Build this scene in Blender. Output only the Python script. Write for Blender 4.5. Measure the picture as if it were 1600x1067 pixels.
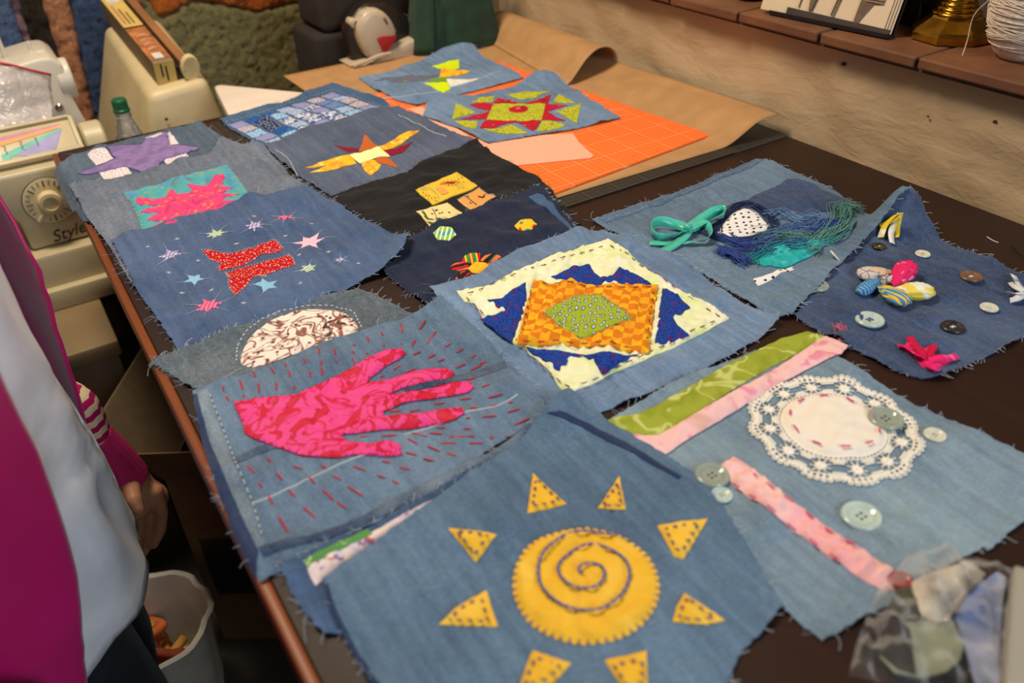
import bpy, bmesh, math, random
import numpy as np
from mathutils import Vector, Matrix
from mathutils.geometry import delaunay_2d_cdt

for o in list(bpy.data.objects):
    bpy.data.objects.remove(o)
S = bpy.context.scene
COL = S.collection

# ------------------------------------------------------------------ camera
TZ = 0.90                       # height of the work table
FPX = 1300.0                    # focal length in pixels of the 1600x1067 frame
PITCH, ROLL, YAW = math.radians(34.6), math.radians(-2.6), math.radians(30.965)
CAM = Vector((0.0, 0.0, TZ + 0.5))
_cp, _sp, _cr, _sr = math.cos(PITCH), math.sin(PITCH), math.cos(ROLL), math.sin(ROLL)
_R, _F, _U = Vector((1, 0, 0)), Vector((0, _cp, -_sp)), Vector((0, _sp, _cp))
_R, _U = _cr * _R + _sr * _U, -_sr * _R + _cr * _U
_yaw = Matrix.Rotation(-YAW, 3, 'Z')
CR, CF, CU = _yaw @ _R, _yaw @ _F, _yaw @ _U
cd = bpy.data.cameras.new('camera')
cam = bpy.data.objects.new('camera', cd); COL.objects.link(cam)
cam.matrix_world = Matrix(((CR.x, CU.x, -CF.x, CAM.x), (CR.y, CU.y, -CF.y, CAM.y), (CR.z, CU.z, -CF.z, CAM.z), (0, 0, 0, 1)))
cd.sensor_width = 36.0; cd.lens = FPX / 1600 * 36.0
cd.clip_start = 0.02; cd.clip_end = 50
cd.dof.use_dof = True; cd.dof.focus_distance = 1.06; cd.dof.aperture_fstop = 3.9
S.camera = cam

# ------------------------------------------------------------------ light
S.view_settings.view_transform = 'Standard'; S.view_settings.look = 'None'
S.view_settings.gamma = 1.0; S.view_settings.use_curve_mapping = False
S.view_settings.exposure = -0.32
w = bpy.data.worlds.new('world'); S.world = w; w.use_nodes = True
w.node_tree.nodes['Background'].inputs[0].default_value = (1.0, 0.86, 0.68, 1)
w.node_tree.nodes['Background'].inputs[1].default_value = 0.06
def area(name, loc, target, size, power, color, sy=None):
    l = bpy.data.lights.new(name, 'AREA'); l.energy = power; l.color = color; l.size = size
    if sy: l.shape = 'RECTANGLE'; l.size_y = sy
    o = bpy.data.objects.new(name, l); COL.objects.link(o); o.location = loc
    o.rotation_euler = (Vector(target) - Vector(loc)).to_track_quat('-Z', 'Y').to_euler()
    return o
area('window_daylight', (0.45, -1.7, 2.1), (0.2, 0.9, 0.95), 1.0, 46, (0.82, 0.91, 1.0), 1.2)
area('ceiling_lamp', (0.08, 1.42, 2.55), (0.6, 0.95, 0.9), 0.42, 43, (1.0, 0.85, 0.64), 0.6)

# ------------------------------------------------------------------ helpers
def ray(px, py):
    return CF + (px - 800) / FPX * CR - (py - 533.5) / FPX * CU
def on(px, py, h=0.004):
    """the point seen at a pixel of the photograph, on the level h above the table top"""
    d = ray(px, py); t = (TZ + h - CAM.z) / d.z
    return CAM + d * t
def atY(px, py, Y):
    d = ray(px, py); return CAM + d * (Y / d.y)
def zp(ox, oy, s, pts):
    return [(ox + p[0] / s, oy + p[1] / s) + tuple(p[2:]) for p in pts]
ZA = lambda *p: zp(0, 0, 4, p)
ZB = lambda *p: zp(300, 0, 4, p)
ZC = lambda *p: zp(600, 0, 4, p)
ZD = lambda *p: zp(1000, 0, 2.6667, p)
ZE = lambda *p: zp(0, 200, 4, p)
ZF = lambda *p: zp(160, 230, 3.2, p)
ZG = lambda *p: zp(500, 200, 3.81, p)
ZH = lambda *p: zp(660, 340, 2.7586, p)
ZI = lambda *p: zp(220, 430, 2.4615, p)
ZJ = lambda *p: zp(900, 220, 2.2857, p)
ZK = lambda *p: zp(940, 480, 2.4242, p)
ZL = lambda *p: zp(440, 640, 2.0, p)
ZM = lambda *p: zp(1200, 780, 3.7175, p)
ZO = lambda *p: zp(1130, 560, 4.571, p)
ZP = lambda *p: zp(780, 780, 3.718, p)

def lin(c):
    return tuple(((v / 255) / 12.92 if v / 255 <= 0.04045 else ((v / 255 + 0.055) / 1.055) ** 2.4) for v in c) + (1.0,)

def empty(name, loc, label=None, cat=None, group=None):
    o = bpy.data.objects.new(name, None); o.empty_display_size = 0.02
    COL.objects.link(o); o.location = loc
    if label: o['label'] = label
    if cat: o['category'] = cat
    if group: o['group'] = group
    return o
def tag(o, label, cat, group=None):
    o['label'] = label; o['category'] = cat
    if group: o['group'] = group
    return o
def root_of(o):
    v = Vector((0, 0, 0))
    while o is not None:
        v += o.location; o = o.parent
    return v
def link(name, me, mat, parent=None, loc=None, smooth=None):
    o = bpy.data.objects.new(name, me); COL.objects.link(o)
    if mat is not None and not me.materials: me.materials.append(mat)
    if parent is not None: o.parent = parent
    if loc is not None: o.location = loc
    if smooth:
        for f in me.polygons: f.use_smooth = True
    return o
def wmesh(name, verts, faces, mat, parent=None, smooth=False, label=None):
    """mesh given in world coordinates, stored relative to its parent"""
    off = root_of(parent) if parent is not None else Vector((0, 0, 0))
    me = bpy.data.meshes.new(name)
    me.from_pydata([tuple(Vector(v) - off) for v in verts], [], faces)
    me.update()
    o = link(name, me, mat, parent, smooth=smooth)
    if label: o['label'] = label
    return o
def bm_obj(name, bm, mat, parent=None, smooth=False, label=None, sharp=0.6):
    off = root_of(parent) if parent is not None else Vector((0, 0, 0))
    bmesh.ops.recalc_face_normals(bm, faces=bm.faces)
    bmesh.ops.translate(bm, verts=bm.verts, vec=-off)
    me = bpy.data.meshes.new(name)
    if smooth:
        for e in bm.edges:
            if len(e.link_faces) == 2 and e.calc_face_angle(0) > sharp: e.smooth = False
        for f in bm.faces: f.smooth = True
    bm.to_mesh(me); bm.free()
    o = link(name, me, mat, parent)
    if label: o['label'] = label
    return o
def bbox(bm, a, b, bev=0.0, seg=2):
    a, b = Vector(a), Vector(b)
    r = bmesh.ops.create_cube(bm, size=1.0)
    c = (a + b) / 2; d = b - a
    for v in r['verts']: v.co = Vector((v.co.x * d.x, v.co.y * d.y, v.co.z * d.z)) + c
    if bev > 0:
        es = list({e for v in r['verts'] for e in v.link_edges})
        bmesh.ops.bevel(bm, geom=es, offset=bev, segments=seg, profile=0.5, affect='EDGES')
def box(name, a, b, mat, parent=None, bev=0.004, seg=2, label=None):
    bm = bmesh.new(); bbox(bm, a, b, bev, seg)
    return bm_obj(name, bm, mat, parent, smooth=bev > 0, label=label)
def prism(name, poly, axis, lo, hi, mat, parent=None, bev=0.0, seg=3, label=None):
    """polygon in the two other axes, extruded along axis ('x','y','z')"""
    bm = bmesh.new()
    def mk(p, t):
        return {'x': (t, p[0], p[1]), 'y': (p[0], t, p[1]), 'z': (p[0], p[1], t)}[axis]
    n = len(poly)
    A = [bm.verts.new(mk(p, lo)) for p in poly]; B = [bm.verts.new(mk(p, hi)) for p in poly]
    bm.faces.new(A); bm.faces.new(B)
    for i in range(n): bm.faces.new((A[i], A[(i + 1) % n], B[(i + 1) % n], B[i]))
    bmesh.ops.recalc_face_normals(bm, faces=bm.faces)
    if bev > 0: bmesh.ops.bevel(bm, geom=list(bm.edges), offset=bev, segments=seg, profile=0.5, affect='EDGES')
    return bm_obj(name, bm, mat, parent, smooth=True, label=label)
def lathe_bm(bm, prof, n=24, center=(0, 0, 0), axis=Vector((0, 0, 1)), closed=True, ph=0.0):
    q = Vector((0, 0, 1)).rotation_difference(Vector(axis).normalized())
    c = Vector(center); rings = []
    for r, z in prof:
        if r <= 1e-6: rings.append([bm.verts.new(q @ Vector((0, 0, z)) + c)])
        else: rings.append([bm.verts.new(q @ Vector((r * math.cos(ph + 2 * math.pi * i / n), r * math.sin(ph + 2 * math.pi * i / n), z)) + c) for i in range(n)])
    for a, b in zip(rings[:-1], rings[1:]):
        for i in range(n):
            j = (i + 1) % n
            if len(a) == 1 and len(b) == 1: continue
            if len(a) == 1: bm.faces.new((a[0], b[i], b[j]))
            elif len(b) == 1: bm.faces.new((a[i], a[j], b[0]))
            else: bm.faces.new((a[i], a[j], b[j], b[i]))
def lathe(name, prof, mat, parent=None, n=24, center=(0, 0, 0), axis=(0, 0, 1), label=None, sharp=0.6, ph=0.0):
    bm = bmesh.new(); lathe_bm(bm, prof, n, center, Vector(axis), ph=ph)
    return bm_obj(name, bm, mat, parent, smooth=True, label=label, sharp=sharp)
def tube_geo(pts, r, sides=6, V=None, Fc=None, taper=False):
    V = [] if V is None else V; Fc = [] if Fc is None else Fc
    pts = [Vector(p) for p in pts]; n = len(pts); base = len(V)
    up = Vector((0, 0, 1))
    for i, p in enumerate(pts):
        t = (pts[min(i + 1, n - 1)] - pts[max(i - 1, 0)])
        t = t.normalized() if t.length > 1e-9 else Vector((1, 0, 0))
        a = t.cross(up)
        a = a.normalized() if a.length > 1e-4 else Vector((1, 0, 0))
        b = a.cross(t)
        rr = r[i] if isinstance(r, (list, tuple)) else r
        if taper and i in (0, n - 1): rr *= 0.35
        for k in range(sides):
            an = 2 * math.pi * k / sides
            V.append(tuple(p + a * rr * math.cos(an) + b * rr * math.sin(an)))
    for i in range(n - 1):
        for k in range(sides):
            k2 = (k + 1) % sides
            Fc.append((base + i * sides + k, base + i * sides + k2, base + (i + 1) * sides + k2, base + (i + 1) * sides + k))
    Fc.append(tuple(base + k for k in range(sides))[::-1]); Fc.append(tuple(base + (n - 1) * sides + k for k in range(sides)))
    return V, Fc
def tube(name, pts, r, mat, parent=None, sides=8, label=None):
    V, Fc = tube_geo(pts, r, sides)
    return wmesh(name, V, Fc, mat, parent, smooth=True, label=label)
def spline(pts, n=8, closed=False):
    P = [Vector(p) for p in pts]; out = []; m = len(P)
    rng = range(m if closed else m - 1)
    for i in rng:
        if closed: a, b, c, d = P[(i - 1) % m], P[i], P[(i + 1) % m], P[(i + 2) % m]
        else: a, b, c, d = P[max(i - 1, 0)], P[i], P[i + 1], P[min(i + 2, m - 1)]
        for k in range(n):
            t = k / n
            out.append(0.5 * ((2 * b) + (c - a) * t + (2 * a - 5 * b + 4 * c - d) * t * t + (3 * b - a - 3 * c + d) * t ** 3))
    if not closed: out.append(P[-1])
    return out
def text(name, body, size, origin, xdir, ydir, mat, parent=None, shear=0.0, ext=0.0002, align='LEFT'):
    """flat lettering as a thin mesh, laid out along xdir / ydir from origin"""
    cu = bpy.data.curves.new(name, 'FONT'); cu.body = body; cu.size = size; cu.shear = shear; cu.extrude = ext
    cu.align_x = align
    t = bpy.data.objects.new(name, cu); COL.objects.link(t)
    dg = bpy.context.evaluated_depsgraph_get()
    me = bpy.data.meshes.new_from_object(t.evaluated_get(dg))
    bpy.data.objects.remove(t)
    xd, yd = Vector(xdir).normalized(), Vector(ydir).normalized(); zd = xd.cross(yd)
    o0 = Vector(origin) - (root_of(parent) if parent is not None else Vector((0, 0, 0)))
    for v in me.vertices: v.co = o0 + xd * v.co.x + yd * v.co.y + zd * v.co.z
    me.materials.clear(); me.materials.append(mat)
    return link(name, me, None, parent)

# ------------------------------------------------------------------ materials
class NT:
    def __init__(s, name):
        s.m = bpy.data.materials.new(name); s.m.use_nodes = True
        s.t = s.m.node_tree; s.bsdf = s.t.nodes['Principled BSDF']
    def n(s, typ, **kw):
        nd = s.t.nodes.new(typ)
        for k, v in kw.items():
            if k.startswith('i_'): nd.inputs[k[2:].replace('_', ' ')].default_value = v
            else: setattr(nd, k, v)
        return nd
    def l(s, a, b): s.t.links.new(a, b)
    def coord(s, scale=(1, 1, 1), rot=0.0, kind='Object'):
        tc = s.n('ShaderNodeTexCoord'); mp = s.n('ShaderNodeMapping')
        mp.inputs['Scale'].default_value = scale; mp.inputs['Rotation'].default_value = (0, 0, rot)
        s.l(tc.outputs[kind], mp.inputs['Vector']); return mp.outputs['Vector']
    def noise(s, vec, scale, detail=3, rough=0.5, dist=0.0):
        nd = s.n('ShaderNodeTexNoise'); nd.inputs['Scale'].default_value = scale
        nd.inputs['Detail'].default_value = detail; nd.inputs['Roughness'].default_value = rough
        nd.inputs['Distortion'].default_value = dist
        s.l(vec, nd.inputs['Vector']); return nd.outputs['Fac']
    def ramp(s, fac, lo, hi, c0=(0, 0, 0, 1), c1=(1, 1, 1, 1)):
        r = s.n('ShaderNodeValToRGB'); e = r.color_ramp.elements
        e[0].position = lo; e[1].position = hi; e[0].color = c0; e[1].color = c1
        s.l(fac, r.inputs[0]); return r.outputs[0]
    def mix(s, fac, a, b, mode='MIX'):
        m = s.n('ShaderNodeMix', data_type='RGBA', blend_type=mode)
        for v, i in ((fac, 0), (a, 6), (b, 7)):
            if hasattr(v, 'node'): s.l(v, m.inputs[i])
            else: m.inputs[i].default_value = v
        return m.outputs[2]
    def bump(s, h, strength=0.3, dist=0.001):
        b = s.n('ShaderNodeBump'); b.inputs['Strength'].default_value = strength; b.inputs['Distance'].default_value = dist
        s.l(h, b.inputs['Height']); s.l(b.outputs[0], s.bsdf.inputs['Normal'])
    def out(s, color, rough=0.8, **kw):
        if hasattr(color, 'node'): s.l(color, s.bsdf.inputs['Base Color'])
        else: s.bsdf.inputs['Base Color'].default_value = color
        s.bsdf.inputs['Roughness'].default_value = rough
        for k, v in kw.items(): s.bsdf.inputs[k.replace('_', ' ')].default_value = v
        return s.m

_cache = {}
def plain(name, c, rough=0.6, var=0.06, scale=40, bump=0.0, **kw):
    if name in _cache: return _cache[name]
    t = NT(name); base = lin(c); v = t.coord()
    f = t.noise(v, scale, 4)
    d = tuple(x * (1 - 2.5 * var) for x in base[:3]) + (1,); u = tuple(min(1, x * (1 + 2.5 * var)) for x in base[:3]) + (1,)
    colr = t.ramp(f, 0.3, 0.7, d, u)
    if bump: t.bump(f, bump, 0.002)
    _cache[name] = t.out(colr, rough, **kw); return _cache[name]
def denim(name, c, streak=0.22, rot=0.0, fade=0.25, fadec=None):
    if name in _cache: return _cache[name]
    g_ = sum(c) / 3; c = tuple(v + (g_ - v) * 0.16 for v in c)
    t = NT(name); b = lin(c)
    s1 = t.noise(t.coord((1, 0.12, 1), rot), 900, 2, 0.6)
    s2 = t.noise(t.coord((0.12, 1, 1), rot), 900, 2, 0.6)
    sl = t.noise(t.coord((1, 0.05, 1), rot), 120, 3, 0.6)
    fd = t.noise(t.coord((1, 0.45, 1), rot), 8, 5, 0.65); dkn = t.noise(t.coord((0.6, 1, 1), rot + 0.3), 6, 4, 0.6)
    m1 = t.ramp(s1, 0.25, 0.75, tuple(x * (1 - streak) for x in b[:3]) + (1,), tuple(min(1, x * (1 + streak)) for x in b[:3]) + (1,))
    m2 = t.ramp(s2, 0.3, 0.75, (1 - streak, 1 - streak, 1 - streak, 1), (1 + streak, 1 + streak, 1 + streak, 1))
    m3 = t.ramp(sl, 0.3, 0.7, (0.78, 0.80, 0.82, 1), (1.18, 1.16, 1.14, 1))
    x = t.mix(1.0, m1, m2, 'MULTIPLY'); x = t.mix(1.0, x, m3, 'MULTIPLY')
    x = t.mix(1.0, x, t.ramp(dkn, 0.35, 0.65, (0.70, 0.72, 0.76, 1), (1.04, 1.04, 1.04, 1)), 'MULTIPLY')
    fc = lin(fadec) if fadec else tuple(min(1, v * 1.5 + 0.03) for v in b[:3]) + (1,)
    fm = t.ramp(fd, 0.45, 0.8, (0, 0, 0, 1), (fade, fade, fade, 1))
    x = t.mix(fm, x, fc)
    t.bump(s1, 0.25, 0.0008)
    _cache[name] = t.out(x, 0.92, Sheen_Weight=0.08, Specular_IOR_Level=0.15); return _cache[name]
def cloth(name, base, layers=(), rough=0.85, weave=0.15, **kw):
    """printed cotton: layers of (kind, scale, threshold, colour, options)"""
    if name in _cache: return _cache[name]
    t = NT(name)
    wv = t.noise(t.coord(), 1100, 2, 0.6)
    b = lin(base)
    x = t.ramp(wv, 0.25, 0.75, tuple(v * (1 - weave) for v in b[:3]) + (1,), tuple(min(1, v * (1 + weave)) for v in b[:3]) + (1,))
    for L in layers:
        kind, sc, thr, c = L[:4]; op = L[4] if len(L) > 4 else {}
        soft = op.get('soft', 0.03); rot = op.get('rot', 0.0); st = op.get('st', (1, 1, 1))
        v = t.coord(st, rot)
        if op.get('warp'):
            nz = t.n('ShaderNodeTexNoise'); nz.inputs['Scale'].default_value = op.get('wscale', sc * 0.5); t.l(v, nz.inputs['Vector'])
            ad = t.n('ShaderNodeVectorMath', operation='MULTIPLY_ADD')
            t.l(nz.outputs['Color'], ad.inputs[0]); ad.inputs[1].default_value = (op['warp'],) * 3; t.l(v, ad.inputs[2]); v = ad.outputs[0]
        if kind == 'dots':
            vo = t.n('ShaderNodeTexVoronoi', feature='F1', voronoi_dimensions='2D'); vo.inputs['Scale'].default_value = sc
            vo.inputs['Randomness'].default_value = op.get('rand', 1.0)
            t.l(v, vo.inputs['Vector']); f = t.ramp(vo.outputs['Distance'], thr - soft, thr + soft, (1, 1, 1, 1), (0, 0, 0, 1))
        elif kind == 'ring':
            vo = t.n('ShaderNodeTexVoronoi', feature='F1', voronoi_dimensions='2D'); vo.inputs['Scale'].default_value = sc
            t.l(v, vo.inputs['Vector'])
            f1 = t.ramp(vo.outputs['Distance'], thr - soft, thr + soft, (1, 1, 1, 1), (0, 0, 0, 1))
            f2 = t.ramp(vo.outputs['Distance'], thr * 0.6 - soft, thr * 0.6 + soft)
            f = t.mix(1.0, f1, f2, 'MULTIPLY')
        elif kind == 'lines':
            vo = t.n('ShaderNodeTexVoronoi', feature='DISTANCE_TO_EDGE', voronoi_dimensions='2D'); vo.inputs['Scale'].default_value = sc
            t.l(v, vo.inputs['Vector']); f = t.ramp(vo.outputs['Distance'], thr - soft, thr + soft, (1, 1, 1, 1), (0, 0, 0, 1))
        elif kind == 'blot':
            f = t.ramp(t.noise(v, sc, op.get('detail', 2), 0.5, op.get('dist', 0.6)), thr - soft, thr + soft)
        elif kind == 'band':
            f = t.noise(v, sc, 2, 0.5, op.get('dist', 0.5))
            f1 = t.ramp(f, thr - 0.03, thr - 0.01); f2 = t.ramp(f, thr + 0.01, thr + 0.03, (1, 1, 1, 1), (0, 0, 0, 1))
            f = t.mix(1.0, f1, f2, 'MULTIPLY')
        elif kind == 'stripe':
            wn = t.n('ShaderNodeTexWave', bands_direction=op.get('dir', 'X')); wn.inputs['Scale'].default_value = sc
            wn.inputs['Distortion'].default_value = op.get('dist', 0.0)
            t.l(v, wn.inputs['Vector']); f = t.ramp(wn.outputs['Fac'], thr - soft, thr + soft)
        elif kind == 'check':
            ck = t.n('ShaderNodeTexChecker'); ck.inputs['Scale'].default_value = sc
            ck.inputs['Color1'].default_value = (1, 1, 1, 1); ck.inputs['Color2'].default_value = (0, 0, 0, 1)
            t.l(v, ck.inputs['Vector']); f = ck.outputs['Color']
        am = op.get('amt', 1.0)
        if am != 1.0: f = t.mix(1.0, f, (am, am, am, 1), 'MULTIPLY')
        x = t.mix(f, x, lin(c))
    t.bump(wv, 0.2, 0.0006)
    _cache[name] = t.out(x, rough, Specular_IOR_Level=kw.pop('spec', 0.2), **kw); return _cache[name]
def glass(name, c, rough=0.05, alpha=0.3, ior=1.45):
    if name in _cache: return _cache[name]
    t = NT(name)
    _cache[name] = t.out(lin(c), rough, Transmission_Weight=alpha, IOR=ior); return _cache[name]
def film(name, c, opac, rough=0.12):
    """thin clear plastic film: mostly see-through, with its own gloss"""
    if name in _cache: return _cache[name]
    t = NT(name); t.out(lin(c), rough, Specular_IOR_Level=0.8)
    tr = t.n('ShaderNodeBsdfTransparent'); mx = t.n('ShaderNodeMixShader'); mx.inputs[0].default_value = opac
    v = t.coord(); h = t.noise(v, 60, 3, 0.5, 1.0); t.bump(h, 0.6, 0.01)
    fr = t.n('ShaderNodeLayerWeight'); fr.inputs[0].default_value = 0.35
    ma = t.n('ShaderNodeMath', operation='MULTIPLY_ADD'); t.l(fr.outputs['Fresnel'], ma.inputs[0]); ma.inputs[1].default_value = 0.8; ma.inputs[2].default_value = opac
    t.l(ma.outputs[0], mx.inputs[0])
    ma.inputs[1].default_value = 0.8 if opac > 0.15 else 0.22
    t.l(tr.outputs[0], mx.inputs[1]); t.l(t.bsdf.outputs[0], mx.inputs[2])
    t.l(mx.outputs[0], t.t.nodes['Material Output'].inputs[0])
    _cache[name] = t.m; return t.m

# ------------------------------------------------------------------ draping of the cloth squares
GX0, GY0, RES = -0.10, 0.02, 0.004
NX, NY = int(1.45 / RES), int(1.85 / RES)
gx = GX0 + np.arange(NX) * RES; gy = GY0 + np.arange(NY) * RES
GXX, GYY = np.meshgrid(gx, gy)           # [iy, ix]
H = np.zeros((NY, NX))
def inside(poly, X, Y):
    r = np.zeros(X.shape, bool); n = len(poly); j = n - 1
    for i in range(n):
        xi, yi = poly[i]; xj, yj = poly[j]
        if yi != yj:
            c = ((yi > Y) != (yj > Y)) & (X < (xj - xi) * (Y - yi) / (yj - yi) + xi)
            r ^= c
        j = i
    return r
def sample(g, x, y):
    fx = np.clip((np.asarray(x) - GX0) / RES, 0, NX - 1.001); fy = np.clip((np.asarray(y) - GY0) / RES, 0, NY - 1.001)
    ix = fx.astype(int); iy = fy.astype(int); u = fx - ix; v = fy - iy
    return (g[iy, ix] * (1 - u) * (1 - v) + g[iy, ix + 1] * u * (1 - v) + g[iy + 1, ix] * (1 - u) * v + g[iy + 1, ix + 1] * u * v)
def blur(a):
    b = np.pad(a, 1, mode='edge'); b = (b[:-2] + b[1:-1] + b[2:]) / 3; b = (b[:, :-2] + b[:, 1:-1] + b[:, 2:]) / 3; return b
def dilate(a):
    b = np.pad(a, 1, mode='edge'); b = np.maximum(np.maximum(b[:-2], b[1:-1]), b[2:]); return np.maximum(np.maximum(b[:, :-2], b[:, 1:-1]), b[:, 2:])
def waves(seed, wl, X, Y, n=14):
    rs = np.random.RandomState(seed); z = np.zeros(np.shape(X))
    for i in range(n):
        a = rs.uniform(0, 2 * np.pi); k = 2 * np.pi / (wl * rs.uniform(0.6, 1.7)); p = rs.uniform(0, 7)
        z = z + np.sin(k * (X * np.cos(a) + Y * np.sin(a)) + p) * rs.uniform(0.4, 1)
    return z / math.sqrt(n) / 0.55
EDGE_X = 0.047
def droop(x):
    return -np.clip(EDGE_X - np.asarray(x) , 0, 1) * 1.1
def resample(poly, step, seed=0, jag=0.0):
    rs = random.Random(seed); out = []; n = len(poly)
    for i in range(n):
        a = Vector(poly[i][:2]); b = Vector(poly[(i + 1) % n][:2]); L = (b - a).length
        m = max(1, int(L / step)); nr = Vector((b.y - a.y, a.x - b.x)) / max(L, 1e-9)
        for k in range(m):
            p = a.lerp(b, k / m)
            if jag and k: p = p + nr * rs.uniform(-jag, jag)
            out.append((p.x, p.y))
    return out
def seg_dist(pts, poly):
    P = np.asarray(pts); A = np.asarray(poly); B = np.roll(A, -1, 0); d = np.full(len(P), 9.0)
    for a, b in zip(A, B):
        ab = b - a; t = np.clip(((P - a) @ ab) / max(ab @ ab, 1e-12), 0, 1)
        d = np.minimum(d, np.linalg.norm(P - a - t[:, None] * ab, axis=1))
    return d
def sheet(name, poly, zfun, thick, spacing, mat, parent, seed=0, jag=0.0, step=None, label=None):
    """a real piece of cloth: triangulated outline lying on zfun, with thickness and closed rim"""
    bp = resample(poly, step or spacing * 0.8, seed, jag)
    xs = [p[0] for p in bp]; ys = [p[1] for p in bp]
    X, Y = np.meshgrid(np.arange(min(xs), max(xs), spacing), np.arange(min(ys), max(ys), spacing * 0.87))
    X = X + (np.arange(X.shape[0]) % 2)[:, None] * spacing * 0.5
    X = X.ravel(); Y = Y.ravel(); m = inside(bp, X, Y); X, Y = X[m], Y[m]
    if len(X):
        d = seg_dist(np.c_[X, Y], bp); k = d > spacing * 0.45; X, Y = X[k], Y[k]
    pts = [Vector(p) for p in bp] + [Vector((a, b)) for a, b in zip(X, Y)]
    nb = len(bp)
    r = delaunay_2d_cdt(pts, [(i, (i + 1) % nb) for i in range(nb)], [], 1, 1e-7)
    v2 = np.array([(p.x, p.y) for p in r[0]]); tris = [tuple(f) for f in r[2]]
    fixed = []
    for f in tris:
        a, b, c = v2[f[0]], v2[f[1]], v2[f[2]]
        ar = (b[0] - a[0]) * (c[1] - a[1]) - (b[1] - a[1]) * (c[0] - a[0])
        fixed.append(f if ar > 0 else f[::-1])
    d = seg_dist(v2, bp)
    z = zfun(v2[:, 0], v2[:, 1], d)
    off = root_of(parent) if parent is not None else Vector((0, 0, 0))
    n = len(v2)
    top = np.c_[v2[:, 0] - off.x, v2[:, 1] - off.y, TZ + z - off.z]
    bot = top.copy(); bot[:, 2] -= thick
    cnt = {}
    for f in fixed:
        for i in range(3):
            e = (f[i], f[(i + 1) % 3]); cnt[e] = 1
    be = [e for e in cnt if (e[1], e[0]) not in cnt]
    vs = sorted({i for e in be for i in e}); mp = {v: k for k, v in enumerate(vs)}
    st = top[vs]; sb = bot[vs]; m = len(vs)
    V = np.vstack([top, bot, st, sb])
    Fc = list(fixed) + [(f[2] + n, f[1] + n, f[0] + n) for f in fixed]
    nt = len(Fc)
    for a, b in be:
        Fc.append((2 * n + mp[b], 2 * n + mp[a], 2 * n + m + mp[a], 2 * n + m + mp[b]))
    me = bpy.data.meshes.new(name); me.from_pydata(V.tolist(), [], Fc); me.update()
    sm = np.zeros(len(me.polygons), bool); sm[:nt] = True
    me.polygons.foreach_set('use_smooth', sm)
    o = link(name, me, mat, parent)
    if label: o['label'] = label
    return o, bp
def frays(name, bp, zfun, mat, parent, seed, n=90, L=(0.003, 0.009), r=0.00022):
    rs = random.Random(seed); V, Fc = [], []
    m = len(bp); off = root_of(parent)
    cx = sum(p[0] for p in bp) / m; cy = sum(p[1] for p in bp) / m
    for _ in range(n):
        i = rs.randrange(m); a = Vector(bp[i]); b = Vector(bp[(i + 1) % m]); t = (b - a)
        if t.length < 1e-6: continue
        t.normalize(); nr = Vector((t.y, -t.x))
        if nr.dot(Vector((cx, cy)) - a) > 0: nr = -nr
        dirv = (nr + t * rs.uniform(-1.1, 1.1)).normalized(); ln = rs.uniform(*L) * (2.2 if rs.random() < 0.08 else 1)
        bend = t * rs.uniform(-0.6, 0.6); pts = []
        z0 = float(zfun(np.array([a.x]), np.array([a.y]))[0]); up = rs.uniform(-0.0006, 0.0022)
        for k in range(4):
            s = k / 3; q = a - nr * 0.001 + dirv * ln * s + bend * ln * s * s
            pts.append((q.x, q.y, TZ + z0 - 0.0004 + up * math.sin(s * 2.2)))
        tube_geo(pts, r, 3, V, Fc)
    if not V: return
    o = wmesh(name, V, Fc, mat, parent); o['kind'] = 'stuff'; return o

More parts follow.
